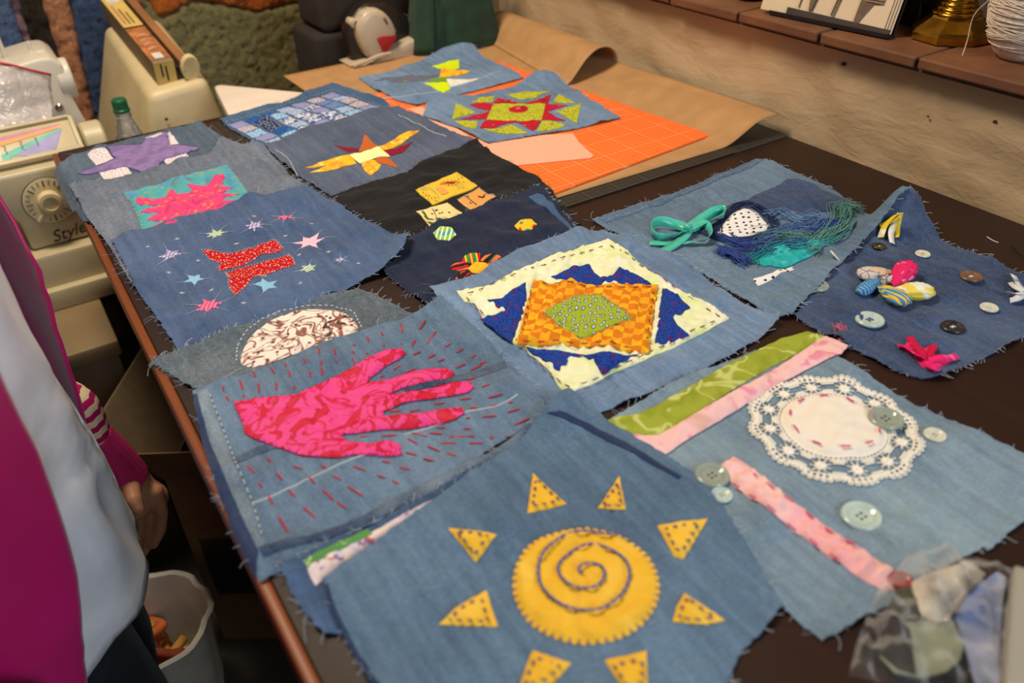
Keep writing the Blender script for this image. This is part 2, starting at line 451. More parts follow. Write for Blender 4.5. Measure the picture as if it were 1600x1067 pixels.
class Patch:
    def __init__(s, name, label, poly, mat, cat='denim square', thick=0.0011, wrinkle=0.0016, wl=0.06, seed=1, jag=0.0009, lifts=(), nfray=110, fraymat=None, smooth=22, fine=0.0004, group=None):
        global H
        s.poly = []
        for p in poly:
            q = on(p[0], p[1], p[2] if len(p) > 2 else 0.005); s.poly.append((q.x, q.y))
        cx = sum(p[0] for p in s.poly) / len(s.poly); cy = sum(p[1] for p in s.poly) / len(s.poly)
        s.root = empty(name, (cx, cy, TZ), label, cat, group)
        mask = inside(s.poly, GXX, GYY); mb = dilate(mask.astype(float)) > 0
        base = dilate(dilate(np.where(dilate(mb.astype(float)) > 0, H, 0)))
        h = base.copy()
        for _ in range(smooth): h = np.maximum(blur(h), base)
        for _ in range(2): h = blur(h)
        h = np.maximum(h, dilate(H) * mb)
        wv = waves(seed, wl, GXX, GYY); wv2 = waves(seed + 77, 0.018, GXX, GYY)
        wrinkle *= 2.3; fine *= 2.4
        h = h + 0.0006 + wrinkle * np.clip(wv * 0.5 + 0.35, 0, 2) ** 1.5 + fine * np.clip(wv2 * 0.5 + 0.5, 0, 2)
        for (px, py, hz, rad) in lifts:
            q = on(px, py, hz); h = h + hz * np.exp(-((GXX - q.x) ** 2 + (GYY - q.y) ** 2) / (rad * rad))
        s.h = h + thick; s.thick = thick; s.seed = seed
        H = np.where(mask, np.maximum(H, h + thick), H)
        s.o, s.bp = sheet('denim_ground', s.poly, lambda x, y, d: sample(s.h, x, y) + droop(x), thick, 0.0045, mat, s.root, seed, jag)
        nfray = int(nfray * 0.7)
        if nfray: frays('frayed_threads', s.bp, lambda x, y: sample(s.h, x, y) + droop(x), fraymat or MAT['fray'], s.root, seed, nfray)
    def z(s, x, y): return sample(s.h, x, y) + droop(x)
    def hit(s, px, py, up=0.001):
        """the point of this cloth's own surface seen at a pixel"""
        zz = 0.006
        for _ in range(14):
            q = on(px, py, zz); zn = float(s.z(np.array([q.x]), np.array([q.y]))[0]) + up; zz += 0.6 * (zn - zz)
        return on(px, py, zz)
    def world(s, pts, h=None, up=0.001):
        return [tuple(s.hit(p[0], p[1], up).xy) for p in pts]
    def app(s, name, pts, mat, off=0.0, thick=0.0007, puff=0.0006, spacing=0.0035, parent=None, label=None, jag=0.0003, world=False, ripple=0.0003, h=0.005):
        poly = pts if world else s.world(pts, h, off + 0.0015)
        sd = s.seed * 7 + len(COL.objects)
        def zf(x, y, d):
            return s.z(x, y) + off + thick + puff * np.clip(d / 0.006, 0, 1) ** 0.6 + 1.6 * ripple * np.clip(waves(s.seed, 0.013, x, y) * 0.6 + 0.6, 0, 2) * np.clip(d / 0.003, 0, 1)
        return sheet(name, poly, zf, thick + 0.0004, spacing, mat, parent or s.root, sd, jag, step=min(0.004, spacing), label=label)[0]
    def stitches(s, segs, mat, r=0.0006, off=0.0006, name='stitch', parent=None, h=0.005, world=False):
        for q in segs:
            if world: a, b = (q[0], q[1]), (q[2], q[3])
            else: a, b = s.world([(q[0], q[1]), (q[2], q[3])], h, off)
            za = float(s.z(np.array([a[0]]), np.array([a[1]]))[0]) + off; zb = float(s.z(np.array([b[0]]), np.array([b[1]]))[0]) + off
            capsule(name, Vector((a[0], a[1], TZ + za)), Vector((b[0], b[1], TZ + zb)), r, mat, parent or s.root)
    def run(s, pts, mat, ln=0.006, gap=0.005, r=0.0006, off=0.0006, name='stitch', parent=None, closed=False, h=0.005, world=False):
        """running stitch along a polyline, each stitch a piece of its own"""
        w = pts if world else s.world(pts, h, off)
        if closed: w = list(w) + [w[0]]
        segs = []; pos = gap * 0.5; acc = 0.0; step = ln + gap
        P = [Vector(p) for p in w]; cum = [0]
        for a, b in zip(P[:-1], P[1:]): cum.append(cum[-1] + (b - a).length)
        def at(t):
            for i in range(len(P) - 1):
                if t <= cum[i + 1]:
                    return P[i].lerp(P[i + 1], (t - cum[i]) / max(1e-9, cum[i + 1] - cum[i]))
            return P[-1]
        while pos + ln < cum[-1]:
            a, b = at(pos), at(pos + ln); segs.append((a.x, a.y, b.x, b.y)); pos += step
        s.stitches(segs, mat, r, off, name, parent, world=True)
    def fine(s, name, segs, mat, r=0.0003, off=0.0008, parent=None, h=0.005, world=False):
        """stitches too small to tell apart: one piece"""
        V, Fc = [], []
        for q in segs:
            if world: a, b = (q[0], q[1]), (q[2], q[3])
            else: a, b = s.world([(q[0], q[1]), (q[2], q[3])], h, off)
            pts = []
            for k in range(3):
                x = a[0] + (b[0] - a[0]) * k / 2; y = a[1] + (b[1] - a[1]) * k / 2
                pts.append((x, y, TZ + float(s.z(np.array([x]), np.array([y]))[0]) + off))
            tube_geo(pts, r, 4, V, Fc, taper=True)
        if V:
            o = wmesh(name, V, Fc, mat, parent or s.root); o['kind'] = 'stuff'; return o
    def whip(s, name, pts, mat, every=0.004, ln=0.0025, r=0.0003, off=0.001, parent=None, world=False):
        """tiny whip stitches over an edge"""
        w = pts if world else s.world(pts, None, off); segs = []
        rp = resample(w, every)
        n = len(rp); cx = sum(p[0] for p in rp) / n; cy = sum(p[1] for p in rp) / n
        for i in range(n):
            a = Vector(rp[i]); b = Vector(rp[(i + 1) % n]); t = (b - a)
            if t.length < 1e-6: continue
            t.normalize(); nr = Vector((t.y, -t.x)); segs.append(tuple(a - nr * ln * 0.5) + tuple(a + nr * ln * 0.5))
        return s.fine(name, segs, mat, r, off, parent, world=True)
    def line(s, name, pts, mat, r=0.0005, off=0.0003, parent=None, world=False, label=None):
        w = pts if world else s.world(pts)
        q = []
        for u0, u1 in zip(w[:-1], w[1:]):
            m = max(1, int(math.dist(u0, u1) / 0.004)); q += [(u0[0] + (u1[0] - u0[0]) * k / m, u0[1] + (u1[1] - u0[1]) * k / m) for k in range(m)]
        q.append(tuple(w[-1]))
        V, Fc = tube_geo([(x, y, TZ + float(s.z(np.array([x]), np.array([y]))[0]) + off) for x, y in q], r, 5)
        return wmesh(name, V, Fc, mat, parent or s.root, smooth=True, label=label)

_caps = {}
def capsule(name, a, b, r, mat, parent):
    key = mat.name
    if key not in _caps:
        prof = [(-0.5, 0.0), (-0.47, 0.55), (-0.36, 1.0), (0.36, 1.0), (0.47, 0.55), (0.5, 0.0)]
        bm = bmesh.new(); rings = []
        for x, q in prof:
            rings.append([bm.verts.new((x, 0, 0))] if q == 0 else [bm.verts.new((x, q * math.cos(k * math.pi / 3), q * 0.7 * math.sin(k * math.pi / 3))) for k in range(6)])
        for u, v in zip(rings[:-1], rings[1:]):
            for k in range(6):
                k2 = (k + 1) % 6
                if len(u) == 1: bm.faces.new((u[0], v[k2], v[k]))
                elif len(v) == 1: bm.faces.new((u[k], u[k2], v[0]))
                else: bm.faces.new((u[k], u[k2], v[k2], v[k]))
        bmesh.ops.recalc_face_normals(bm, faces=bm.faces)
        me = bpy.data.meshes.new('stitch'); bm.to_mesh(me); bm.free()
        for f in me.polygons: f.use_smooth = True
        me.materials.append(mat); _caps[key] = me
    o = bpy.data.objects.new(name, _caps[key]); COL.objects.link(o); o.parent = parent
    o.location = (a + b) / 2 - root_of(parent)
    d = b - a
    o.rotation_euler = d.to_track_quat('X', 'Z').to_euler()
    o.scale = (max(d.length, 1e-4), r, r)
    return o
MAT = {}
MAT['fray'] = plain('fray_threads', (176, 186, 200), 0.9, 0.1)
# ------------------------------------------------------------------ setting
def grain(name, c, c2, rough, st, scale=14, coat=0.0):
    t = NT(name); v = t.coord(st)
    f = t.noise(v, scale, 5, 0.6, 0.6); f2 = t.noise(v, scale * 7, 3)
    x = t.ramp(f, 0.3, 0.72, lin(c), lin(c2)); x = t.mix(0.25, x, t.ramp(f2, 0.3, 0.7, lin(c), lin(c2)))
    t.bump(f2, 0.06, 0.001)
    return t.out(x, rough, Coat_Weight=coat, Coat_Roughness=0.25, Specular_IOR_Level=0.28)
MAT['wood'] = grain('dark_wood_top', (34, 19, 15), (50, 27, 20), 0.5, (1, 0.08, 1))
MAT['wood_edge'] = grain('worn_wood_edge', (96, 48, 24), (140, 74, 36), 0.4, (0.2, 0.05, 1))
def plaster():
    t = NT('rough_plaster'); v = t.coord((1, 0.45, 1))
    a = t.noise(v, 55, 5, 0.6, 0.8); b = t.noise(t.coord((1, 0.35, 1)), 16, 4, 0.55, 1.0); c = t.noise(t.coord(), 2.2, 3)
    x = t.ramp(c, 0.3, 0.7, lin((186, 158, 124)), lin((202, 176, 142)))
    m = t.n('ShaderNodeMath', operation='MULTIPLY_ADD'); t.l(a, m.inputs[0]); m.inputs[1].default_value = 0.45; t.l(b, m.inputs[2])
    t.bump(m.outputs[0], 0.55, 0.006)
    return t.out(x, 0.9, Specular_IOR_Level=0.15)
MAT['plaster'] = plaster()
MAT['floor'] = plain('worn_floor', (70, 62, 54), 0.7, 0.2, 6)
def structure(o): o['kind'] = 'structure'; return o

structure(box('floor', (-3.2, -2.5, -0.05), (3.2, 3.6, 0.0), MAT['floor'], bev=0))
WX = 1.053
# right wall below the window ledge: uneven painted plaster
def wall_sheet(name, y0, y1, z0, z1, x, mat, amp=0.003, seed=5, thick=0.3, step=0.012):
    ny = int((y1 - y0) / step); nz = max(2, int((z1 - z0) / step))
    Yg, Zg = np.meshgrid(np.linspace(y0, y1, ny + 1), np.linspace(z0, z1, nz + 1))
    D = amp * 0.5 * waves(seed, 0.16, Yg, Zg * 1.6) + amp * 0.3 * waves(seed + 3, 0.05, Yg * 0.7, Zg)
    V = [(x + float(D[j, i]), float(Yg[j, i]), float(Zg[j, i])) for j in range(nz + 1) for i in range(ny + 1)]
    Fc = [(j * (ny + 1) + i, (j + 1) * (ny + 1) + i, (j + 1) * (ny + 1) + i + 1, j * (ny + 1) + i + 1) for j in range(nz) for i in range(ny)]
    n = len(V)
    for (yy, zz) in ((y0, z0), (y1, z0), (y1, z1), (y0, z1)): V.append((x + thick, yy, zz))
    idx = lambda i, j: j * (ny + 1) + i
    Fc.append((n, n + 1, n + 2, n + 3))
    Fc.append(tuple(idx(i, nz) for i in range(ny + 1)) + (n + 2, n + 3))
    Fc.append(tuple(idx(i, 0) for i in range(ny, -1, -1)) + (n, n + 1))
    Fc.append(tuple(idx(0, j) for j in range(nz + 1)) + (n + 3, n))
    Fc.append(tuple(idx(ny, j) for j in range(nz, -1, -1)) + (n + 1, n + 2))
    o = wmesh(name, V, Fc, mat)
    for f in o.data.polygons[:ny * nz]: f.use_smooth = True
    return structure(o)
wall_r = wall_sheet('wall_right', -2.4, 1.70, 0.0, TZ + 0.153, WX, MAT['plaster'])
box('reveal', (1.24, -2.4, TZ + 0.153), (1.35, 1.70, 2.7), MAT['plaster'], wall_r, bev=0)
MAT['wallb'] = plain('back_wall_paint', (168, 146, 116), 0.9, 0.05, 3, 0.1)
structure(box('wall_back', (-3.2, 2.46, 0), (3.2, 2.6, 2.7), MAT['wallb'], bev=0))
structure(box('wall_pier', (1.05, 1.695, 0), (1.9, 1.74, 2.7), MAT['wallb'], bev=0.002))
bpy.data.objects['wall_pier'].name = 'wall_corner'

# terracotta ledge, one tile after another with dark joints
def terracotta():
    t = NT('terracotta_tile'); v = t.coord()
    a = t.noise(v, 180, 3, 0.7); b = t.noise(v, 14, 4); c = t.noise(v, 420, 2)
    x = t.ramp(b, 0.3, 0.7, lin((98, 62, 42)), lin((130, 84, 54)))
    x = t.mix(t.ramp(a, 0.5, 0.75, (0, 0, 0, 1), (0.5, 0.5, 0.5, 1)), x, lin((92, 58, 42)))
    t.bump(c, 0.2, 0.001)
    return t.out(x, 0.55, Specular_IOR_Level=0.4)
MAT['terra'] = terracotta(); MAT['grout'] = plain('dark_grout', (74, 62, 50), 0.95, 0.15, 80)
ledge = empty('trim_1', (1.13, 0.6, TZ + 0.14)); ledge['kind'] = 'structure'
LZ = TZ + 0.17
box('mortar_bed', (1.032, -2.3, TZ + 0.15), (1.242, 1.69, LZ - 0.0025), MAT['grout'], ledge, bev=0)
ty = 0.812 - 0.16 * 9; k = 0
rt = random.Random(4)
while ty < 1.6:
    me = bpy.data.meshes.get('ledge_tile_mesh')
    if me is None:
        bm = bmesh.new(); bbox(bm, (-0.105, -0.0772, -0.0145), (0.105, 0.0772, 0.0), 0.0025, 2)
        bmesh.ops.recalc_face_normals(bm, faces=bm.faces)
        me = bpy.data.meshes.new('ledge_tile_mesh')
        for f in bm.faces: f.smooth = False
        bm.to_mesh(me); bm.free(); me.materials.append(MAT['terra'])
    o = link('tile', me, None, ledge)
    o.location = Vector((1.128 + rt.uniform(-0.002, 0.002), ty + 0.08, LZ + rt.uniform(-0.0008, 0.0008))) - ledge.location
    o.rotation_euler = (0, 0, rt.uniform(-0.006, 0.006))
    ty += 0.16
# grey window board seen behind the candlestick
MAT['winframe'] = plain('window_board', (126, 112, 92), 0.6, 0.06, 10)
wn = empty('window_1', (1.235, 0.62, LZ)); wn['kind'] = 'structure'
box('window_panel', (1.232, 0.46, LZ), (1.242, 0.672, LZ + 0.5), MAT['winframe'], wn, bev=0.002)
box('window_rail', (1.224, 0.46, LZ + 0.042), (1.234, 0.655, LZ + 0.052), plain('dark_rail', (64, 50, 38), 0.5), wn, bev=0.001)

# ------------------------------------------------------------------ the work table
TY0, TY1 = -0.35, 1.532
def table(name, x0, x1, y0, y1, label, edge):
    tb = empty(name, ((x0 + x1) / 2, (y0 + y1) / 2, 0.0), label, 'table')
    e = 0.010 if edge else 0.0
    box('table_top', (x0 + e, y0, TZ - 0.03), (x1, y1, TZ), MAT['wood'], tb, bev=0.0015)
    if edge: box('edge_strip', (x0, y0, TZ - 0.032), (x0 + e, y1, TZ - 0.0005), MAT['wood_edge'], tb, bev=0.003, label='worn orange-brown edge strip')
    box('apron', (x0 + 0.05, y0 + 0.05, TZ - 0.11), (x0 + 0.07, y1 - 0.05, TZ - 0.03), MAT['wood'], tb, bev=0.002)
    box('apron', (x0 + 0.07, y1 - 0.07, TZ - 0.11), (x1 - 0.05, y1 - 0.05, TZ - 0.03), MAT['wood'], tb, bev=0.002)
    for x in (x0 + 0.05, x1 - 0.11):
        for y in (y0 + 0.05, y1 - 0.11):
            box('leg', (x, y, 0), (x + 0.06, y + 0.06, TZ - 0.03), MAT['wood'], tb, bev=0.004)
table('work_table', EDGE_X - 0.004, 1.040, TY0, TY1, 'long dark brown wooden work table under all the denim squares', True)
table('corner_table', 0.585, 1.040, TY1 + 0.002, 1.72, 'small dark table under the iron and green bag at the far end', False)
# white pressing table whose corner shows behind the quilted square
wt = empty('white_side_table', (0.40, 1.62, 0), 'white topped side table showing between quilted square and machine case', 'table')
WT = plain('white_table_top', (226, 212, 198), 0.6, 0.03, 10)
wpoly = [(0.342, 1.536), (0.530, 1.536), (0.452, 1.640), (0.388, 1.726), (0.380, 1.732), (0.370, 1.724)]
prism('table_top', wpoly, 'z', TZ - 0.027, TZ - 0.002, WT, wt, bev=0.003)
for x, y in ((0.352, 1.56), (0.48, 1.56), (0.375, 1.69)): box('leg', (x, y - 0.01, 0.0), (x + 0.02, y + 0.01, TZ - 0.027), WT, wt, bev=0.002)

# ------------------------------------------------------------------ cutting mats and paper
def matgrid(name, c, lc, step, lw, major=5):
    t = NT(name); tc = t.n('ShaderNodeTexCoord'); sep = t.n('ShaderNodeSeparateXYZ'); t.l(tc.outputs['Object'], sep.inputs[0])
    def lines(ax, st, w):
        m = t.n('ShaderNodeMath', operation='PINGPONG'); t.l(sep.outputs[ax], m.inputs[0]); m.inputs[1].default_value = st / 2
        g = t.n('ShaderNodeMath', operation='LESS_THAN'); t.l(m.outputs[0], g.inputs[0]); g.inputs[1].default_value = w / 2
        return g.outputs[0]
    def mx(a, b):
        m = t.n('ShaderNodeMath', operation='MAXIMUM'); t.l(a, m.inputs[0]); t.l(b, m.inputs[1]); return m.outputs[0]
    minor = mx(lines(0, step, lw), lines(1, step, lw)); maj = mx(lines(0, step * major, lw * 2), lines(1, step * major, lw * 2))
    a = t.n('ShaderNodeMath', operation='MULTIPLY'); t.l(minor, a.inputs[0]); a.inputs[1].default_value = 0.35
    b = t.n('ShaderNodeMath', operation='MULTIPLY'); t.l(maj, b.inputs[0]); b.inputs[1].default_value = 0.6
    f = mx(a.outputs[0], b.outputs[0])
    nz = t.noise(t.coord(), 5, 3); bb = lin(c)
    base = t.ramp(nz, 0.3, 0.7, tuple(v * 0.93 for v in bb[:3]) + (1,), tuple(min(1, v * 1.06) for v in bb[:3]) + (1,))
    return t.out(t.mix(f, base, lin(lc)), 0.5)
MAT['blackmat'] = matgrid('black_cutting_mat', (38, 36, 32), (96, 90, 78), 0.01, 0.0006)
MAT['orangemat'] = matgrid('orange_cutting_mat', (252, 112, 36), (255, 190, 140), 0.01, 0.0006)
def flatpiece(name, poly, zlo, zhi, mat, label, cat):
    o = prism(name, [tuple(p) for p in poly], 'z', zlo, zhi, mat)
    return tag(o, label, cat)
bmpoly = [(0.070, 0.845), (1.038, 0.850), (1.038, 1.500), (0.070, 1.500)]
flatpiece('cutting_mat', bmpoly, TZ + 0.0002, TZ + 0.003, MAT['blackmat'], 'large black gridded cutting mat spread under the far squares', 'cutting mat')
H[inside(bmpoly, GXX, GYY)] = 0.003
# kraft paper sheet, its wall side arched up
MAT['kraft'] = plain('kraft_paper', (180, 136, 88), 0.75, 0.04, 30)
def kraft_sheet():
    x0, x1, y0, y1 = 0.50, 1.033, 0.868, 1.685
    nx, ny = 60, 60; V, Fc = [], []
    for j in range(ny + 1):
        for i in range(nx + 1):
            u, v = i / nx, j / ny
            yb = y0 + 0.012 * (1 - u)
            x = x0 + (x1 - x0) * u; y = yb + (y1 - yb) * v
            near = math.exp(-(v / 0.45) ** 2)
            z = 0.0036 + 0.030 * near * max(0, min(1, (u - 0.78) / 0.17)) ** 2 * (3 - 2 * max(0, min(1, (u - 0.78) / 0.17)))
            z += 0.016 * max(0, (u - 0.9) / 0.1) ** 2 * (1 - near)
            V.append((x, y, TZ + z))
    m = nx + 1
    for j in range(ny):
        for i in range(nx): Fc.append((j * m + i, j * m + i + 1, (j + 1) * m + i + 1, (j + 1) * m + i))
    o = wmesh('kraft_paper_sheet', V, Fc, MAT['kraft'], smooth=True)
    sd = o.modifiers.new('thickness', 'SOLIDIFY'); sd.thickness = 0.0004; sd.offset = 1
    return tag(o, 'flat brown kraft paper sheet under the orange mat, edge lifting at the wall', 'paper')
kraft_sheet()
H[inside([(0.5, 0.88), (1.0, 0.868), (1.0, 1.685), (0.5, 1.685)], GXX, GYY)] = 0.0042
def kraft_flap():
    # second sheet rolled over itself: comes up along the wall, arches over and lands on the first
    prof = [(0.900, 0.0055), (0.915, 0.012), (0.932, 0.026), (0.955, 0.046), (0.982, 0.058), (1.008, 0.056), (1.026, 0.044), (1.034, 0.026), (1.024, 0.0115), (1.000, 0.0085), (0.975, 0.0080)]
    P = spline([(a, 0, b) for a, b in prof], 5); n = len(P); ny = 30; V, Fc = [], []
    for j in range(ny + 1):
        v = j / ny; y = 1.265 + (1.665 - 1.265) * v
        for i, p in enumerate(P):
            s = i / (n - 1); sc = 1 - 0.10 * v
            sk = 0.055 * v * (1 - s) ** 2 - 0.0 * (1 - v)
            V.append((p.x + sk, y + 0.02 * s * (1 - v), TZ + (p.z if s > 0.8 else 0.0055 + (p.z - 0.0055) * sc)))
    for j in range(ny):
        for i in range(n - 1): Fc.append((j * n + i, j * n + i + 1, (j + 1) * n + i + 1, (j + 1) * n + i))
    o = wmesh('kraft_paper_flap', V, Fc, MAT['kraft'], smooth=True)
    sd = o.modifiers.new('thickness', 'SOLIDIFY'); sd.thickness = 0.0006; sd.offset = 0
    return tag(o, 'brown kraft paper rolled over into an arch against the wall', 'paper')
kraft_flap()
ompoly = [(0.430, 0.905), (0.945, 0.930), (0.905, 1.500), (0.415, 1.470)]
orp = [tuple(on(px, py, 0.006).xy) for px, py in ((868, 302), (1111, 211))]
d = (Vector(orp[1]) - Vector(orp[0])).normalized(); nrm = Vector((-d.y, d.x))
c0 = Vector(orp[1]); ompoly = [tuple(c0 - d * 0.50), tuple(c0), tuple(c0 + nrm * 0.56), tuple(c0 + nrm * 0.56 - d * 0.50)]
om = flatpiece('cutting_mat', ompoly, TZ + 0.0044, TZ + 0.0072, MAT['orangemat'], 'bright orange cutting mat with pale grid lines on the kraft paper', 'cutting mat')
H[inside(ompoly, GXX, GYY)] = 0.0074
# the straight white measuring lines printed on the orange mat
MAT['pinksheet'] = cloth('pale_pink_template', (250, 178, 150), (), 0.6, 0.03)
tp = [tuple(on(px, py, 0.0076).xy) for px, py in zp(600, 0, 4, [(560, 870), (1180, 835), (1225, 900), (1312, 975), (1290, 990), (790, 1040), (600, 920), (150, 680), (240, 670)])]
o, _ = sheet('template_sheet', tp, lambda x, y, dd: 0.0084 + 0 * x, 0.0007, 0.01, MAT['pinksheet'], None)
tag(o, 'pale pink translucent template sheet lying on the orange mat', 'sheet')
H[inside(tp, GXX, GYY)] = 0.0086
# ------------------------------------------------------------------ denim squares, lowest first
G = 'denim squares laid out on the work table'
TH = {}
TH['red'] = plain('red_thread', (186, 24, 40), 0.7, 0.06)
TH['maroon'] = plain('maroon_thread', (112, 26, 40), 0.7, 0.06)
TH['blue'] = plain('blue_thread', (92, 94, 150), 0.7, 0.06)
TH['white'] = plain('white_thread', (222, 222, 226), 0.7, 0.05)
TH['yellow'] = plain('yellow_thread', (222, 190, 40), 0.7, 0.05)
TH['purple'] = plain('purple_thread', (82, 62, 130), 0.7, 0.05)
TH['pink'] = plain('pink_thread', (216, 70, 116), 0.7, 0.05)
TH['black'] = plain('black_thread', (26, 24, 26), 0.7, 0.05)
TH['pale'] = plain('pale_thread', (168, 180, 190), 0.8, 0.05)
TH['green'] = plain('green_thread', (70, 120, 50), 0.7, 0.05)
D = {}
D['p1'] = denim('denim_slate', (84, 104, 128), rot=0.1)
D['p3'] = denim('denim_greyblue', (108, 120, 142), 0.26, rot=1.5)
D['p5'] = denim('denim_midblue', (74, 100, 146), 0.16, rot=0.0, fade=0.1)
D['p2'] = denim('denim_navyblue', (66, 100, 146), rot=0.2)
D['p4'] = denim('denim_dusky', (84, 98, 128), 0.16, fade=0.15)
D['p6'] = denim('denim_black', (30, 29, 30), 0.14, fade=0.12, fadec=(60, 56, 54))
D['p7'] = denim('denim_indigo', (36, 45, 74), 0.22, fade=0.15, fadec=(60, 80, 120))
D['p8'] = denim('denim_grey', (100, 114, 128), 0.36, rot=0.7)
D['p9'] = denim('denim_lightblue', (108, 138, 178), 0.18, fade=0.2)
D['p10'] = denim('denim_washed', (96, 126, 160), 0.2, fade=0.3, fadec=(130, 150, 170))
D['p11'] = denim('denim_under', (70, 100, 146), 0.2)
D['p12'] = denim('denim_soft', (90, 122, 156), 0.18, fade=0.15)
D['p13'] = denim('denim_pale', (122, 150, 174), 0.16, fade=0.4, fadec=(168, 190, 196))
D['p14'] = denim('denim_faded', (100, 128, 158), 0.22, rot=1.2, fade=0.2)
D['p15'] = denim('denim_dark', (64, 84, 124), 0.34, rot=0.4, fade=0.5, fadec=(110, 130, 160))
D['hem'] = denim('denim_hem', (60, 82, 118), 0.45, fade=0.85, fadec=(150, 168, 184))
D['dk'] = denim('denim_inside', (44, 62, 104), 0.2)

# 1 purple star -------------------------------------------------------
p1 = Patch('purple_star_square', 'slate denim square with a purple star, over the table edge by the sewing machine',
    [(79, 257), (160, 229), (235, 208), (311, 191), (335, 205), (362, 232), (420, 290), (300, 330), (135, 345), (125, 336), (110, 320), (92, 285)], D['p1'], seed=11, wrinkle=0.002)
white_lace = cloth('white_print', (226, 218, 224), (('dots', 260, 0.25, (176, 160, 176)),))
for q in (ZE((545, 160), (650, 118), (708, 188), (600, 230)), ZE((905, 58), (1000, 25), (1060, 20), (1118, 95), (1050, 102), (960, 85)), ZE((1018, 190), (1160, 152), (1200, 195), (1045, 232)), ZE((618, 270), (795, 242), (822, 280), (660, 337))):
    p1.app('lace_print_square', q, white_lace, puff=0.0003)
star = ZE((490, 280), (560, 255), (640, 225), (720, 188), (690, 150), (665, 113), (760, 103), (880, 100), (960, 60), (1040, 13), (1050, 60), (1060, 103), (1150, 105), (1245, 120), (1180, 147), (1110, 165), (1030, 190), (990, 230), (950, 257), (890, 272), (820, 247), (790, 238), (720, 250), (620, 270), (540, 285))
st = p1.app('star_applique', star, cloth('purple_felt', (140, 118, 172), (('blot', 60, 0.55, (122, 102, 158), {'soft': 0.1}),)), off=0.0009, puff=0.0009)
p1.whip('edge_stitching', star, TH['purple'], 0.004, 0.005, 0.0004, 0.0022, parent=st)

# 2 quilted blues -----------------------------------------------------
p2 = Patch('quilted_blue_square', 'quilted patchwork square of small blue prints beside the bottle',
    [(342, 186), (380, 172), (418, 160), (440, 158), (520, 130), (560, 143), (600, 158), (610, 170), (600, 178), (560, 190), (520, 203), (482, 215), (470, 212), (414, 232), (385, 215), (362, 203)], D['p2'], seed=12, wrinkle=0.0009, wl=0.05)
blues = [cloth('print_pale_blue', (128, 156, 200), (('dots', 300, 0.3, (210, 216, 232)),)), cloth('print_lilac', (166, 168, 208), (('stripe', 120, 0.6, (96, 100, 160)),)), cloth('print_navy', (28, 36, 78), (('dots', 230, 0.22, (180, 190, 220)),)),
    cloth('print_cobalt', (34, 84, 152), (('blot', 90, 0.6, (60, 110, 180)),)), cloth('print_sky', (110, 164, 208), (('lines', 150, 0.06, (220, 230, 240)),)), cloth('print_bluewhite', (206, 208, 222), (('blot', 160, 0.52, (66, 90, 150)),)), cloth('print_mixed', (150, 166, 196), (('dots', 190, 0.3, (200, 110, 90)), ('dots', 240, 0.2, (240, 236, 220)))), cloth('print_steel', (84, 112, 170), (('stripe', 100, 0.5, (120, 146, 196)),))]
q2 = [(352, 190), (520, 140), (596, 166), (424, 226)]
qc = [Vector(on(x, y, 0.012).xy) for x, y in q2]
rows, cols = 5, 7; rq = random.Random(5)
order = [1, 3, 3, 0, 1, 6, 1, 6, 2, 4, 0, 5, 7, 0, 4, 2, 5, 5, 1, 7, 6, 1, 3, 0, 5, 5, 0, 6, 0, 4, 5, 1, 5, 4, 1]
for r in range(rows):
    for c in range(cols):
        u0, u1, v0, v1 = c / cols, (c + 1) / cols, r / rows, (r + 1) / rows
        def bl(u, v): return tuple(qc[0].lerp(qc[1], u).lerp(qc[3].lerp(qc[2], u), v))
        e = 0.012
        p2.app('print_block', [bl(u0 + e, v0 + e), bl(u1 - e, v0 + e), bl(u1 - e, v1 - e), bl(u0 + e, v1 - e)], blues[order[r * cols + c]], world=True, puff=0.0016, spacing=0.005)
p2.run(q2, TH['pale'], 0.005, 0.004, 0.0005, 0.0015, closed=True, name='edge_stitch')

# 3 turquoise sunburst --------------------------------------------------
p3 = Patch('sunburst_square', 'grey-blue denim square with a pink sunburst on turquoise, left table edge',
    [(110, 294), (180, 283), (250, 268), (320, 250), (352, 226), (415, 231), (452, 274), (492, 305), (420, 350), (260, 430), (205, 445), (172, 385), (135, 340)], D['p3'], seed=13, wrinkle=0.0022, nfray=240)
turq = cloth('turquoise_batik', (78, 164, 176), (('blot', 60, 0.6, (128, 160, 120), {'soft': 0.1}), ('blot', 50, 0.6, (80, 140, 196), {'soft': 0.08}), ('blot', 200, 0.7, (200, 176, 70))))
pinkb = cloth('pink_batik', (220, 70, 124), (('blot', 70, 0.6, (196, 50, 110), {'soft': 0.08}), ('dots', 55, 0.13, (232, 130, 62), {'soft': 0.08}), ('blot', 90, 0.68, (240, 120, 70))))
tq = ZE((768, 400), (880, 375), (1000, 345), (1170, 290), (1300, 255), (1420, 228), (1500, 330), (1595, 452), (1450, 490), (1300, 540), (1100, 600), (888, 642), (860, 560), (820, 470))
a = p3.app('turquoise_panel', tq, turq, puff=0.0014, ripple=0.0006)
sb = ZE((845, 440), (900, 430), (960, 440), (1030, 430), (1070, 375), (1110, 408), (1180, 402), (1200, 380), (1168, 345), (1230, 352), (1290, 355), (1330, 310), (1390, 278), (1412, 310), (1390, 350), (1330, 378), (1450, 370), (1400, 395), (1330, 410), (1500, 410), (1420, 430), (1380, 448), (1460, 445), (1525, 465), (1490, 490), (1400, 500), (1330, 520), (1275, 530), (1215, 522), (1200, 545), (1190, 565), (1100, 585), (1060, 595), (990, 615), (965, 605), (1020, 570), (918, 572), (960, 540), (1010, 520), (868, 530), (960, 492), (1015, 470), (940, 480), (880, 480), (850, 462))
p3.app('sunburst_applique', sb, pinkb, off=0.0026, puff=0.0009)
p3.run(ZE((775, 410), (1000, 355), (1180, 298), (1415, 238)), TH['yellow'], 0.003, 0.004, 0.0004, 0.0026, parent=a)
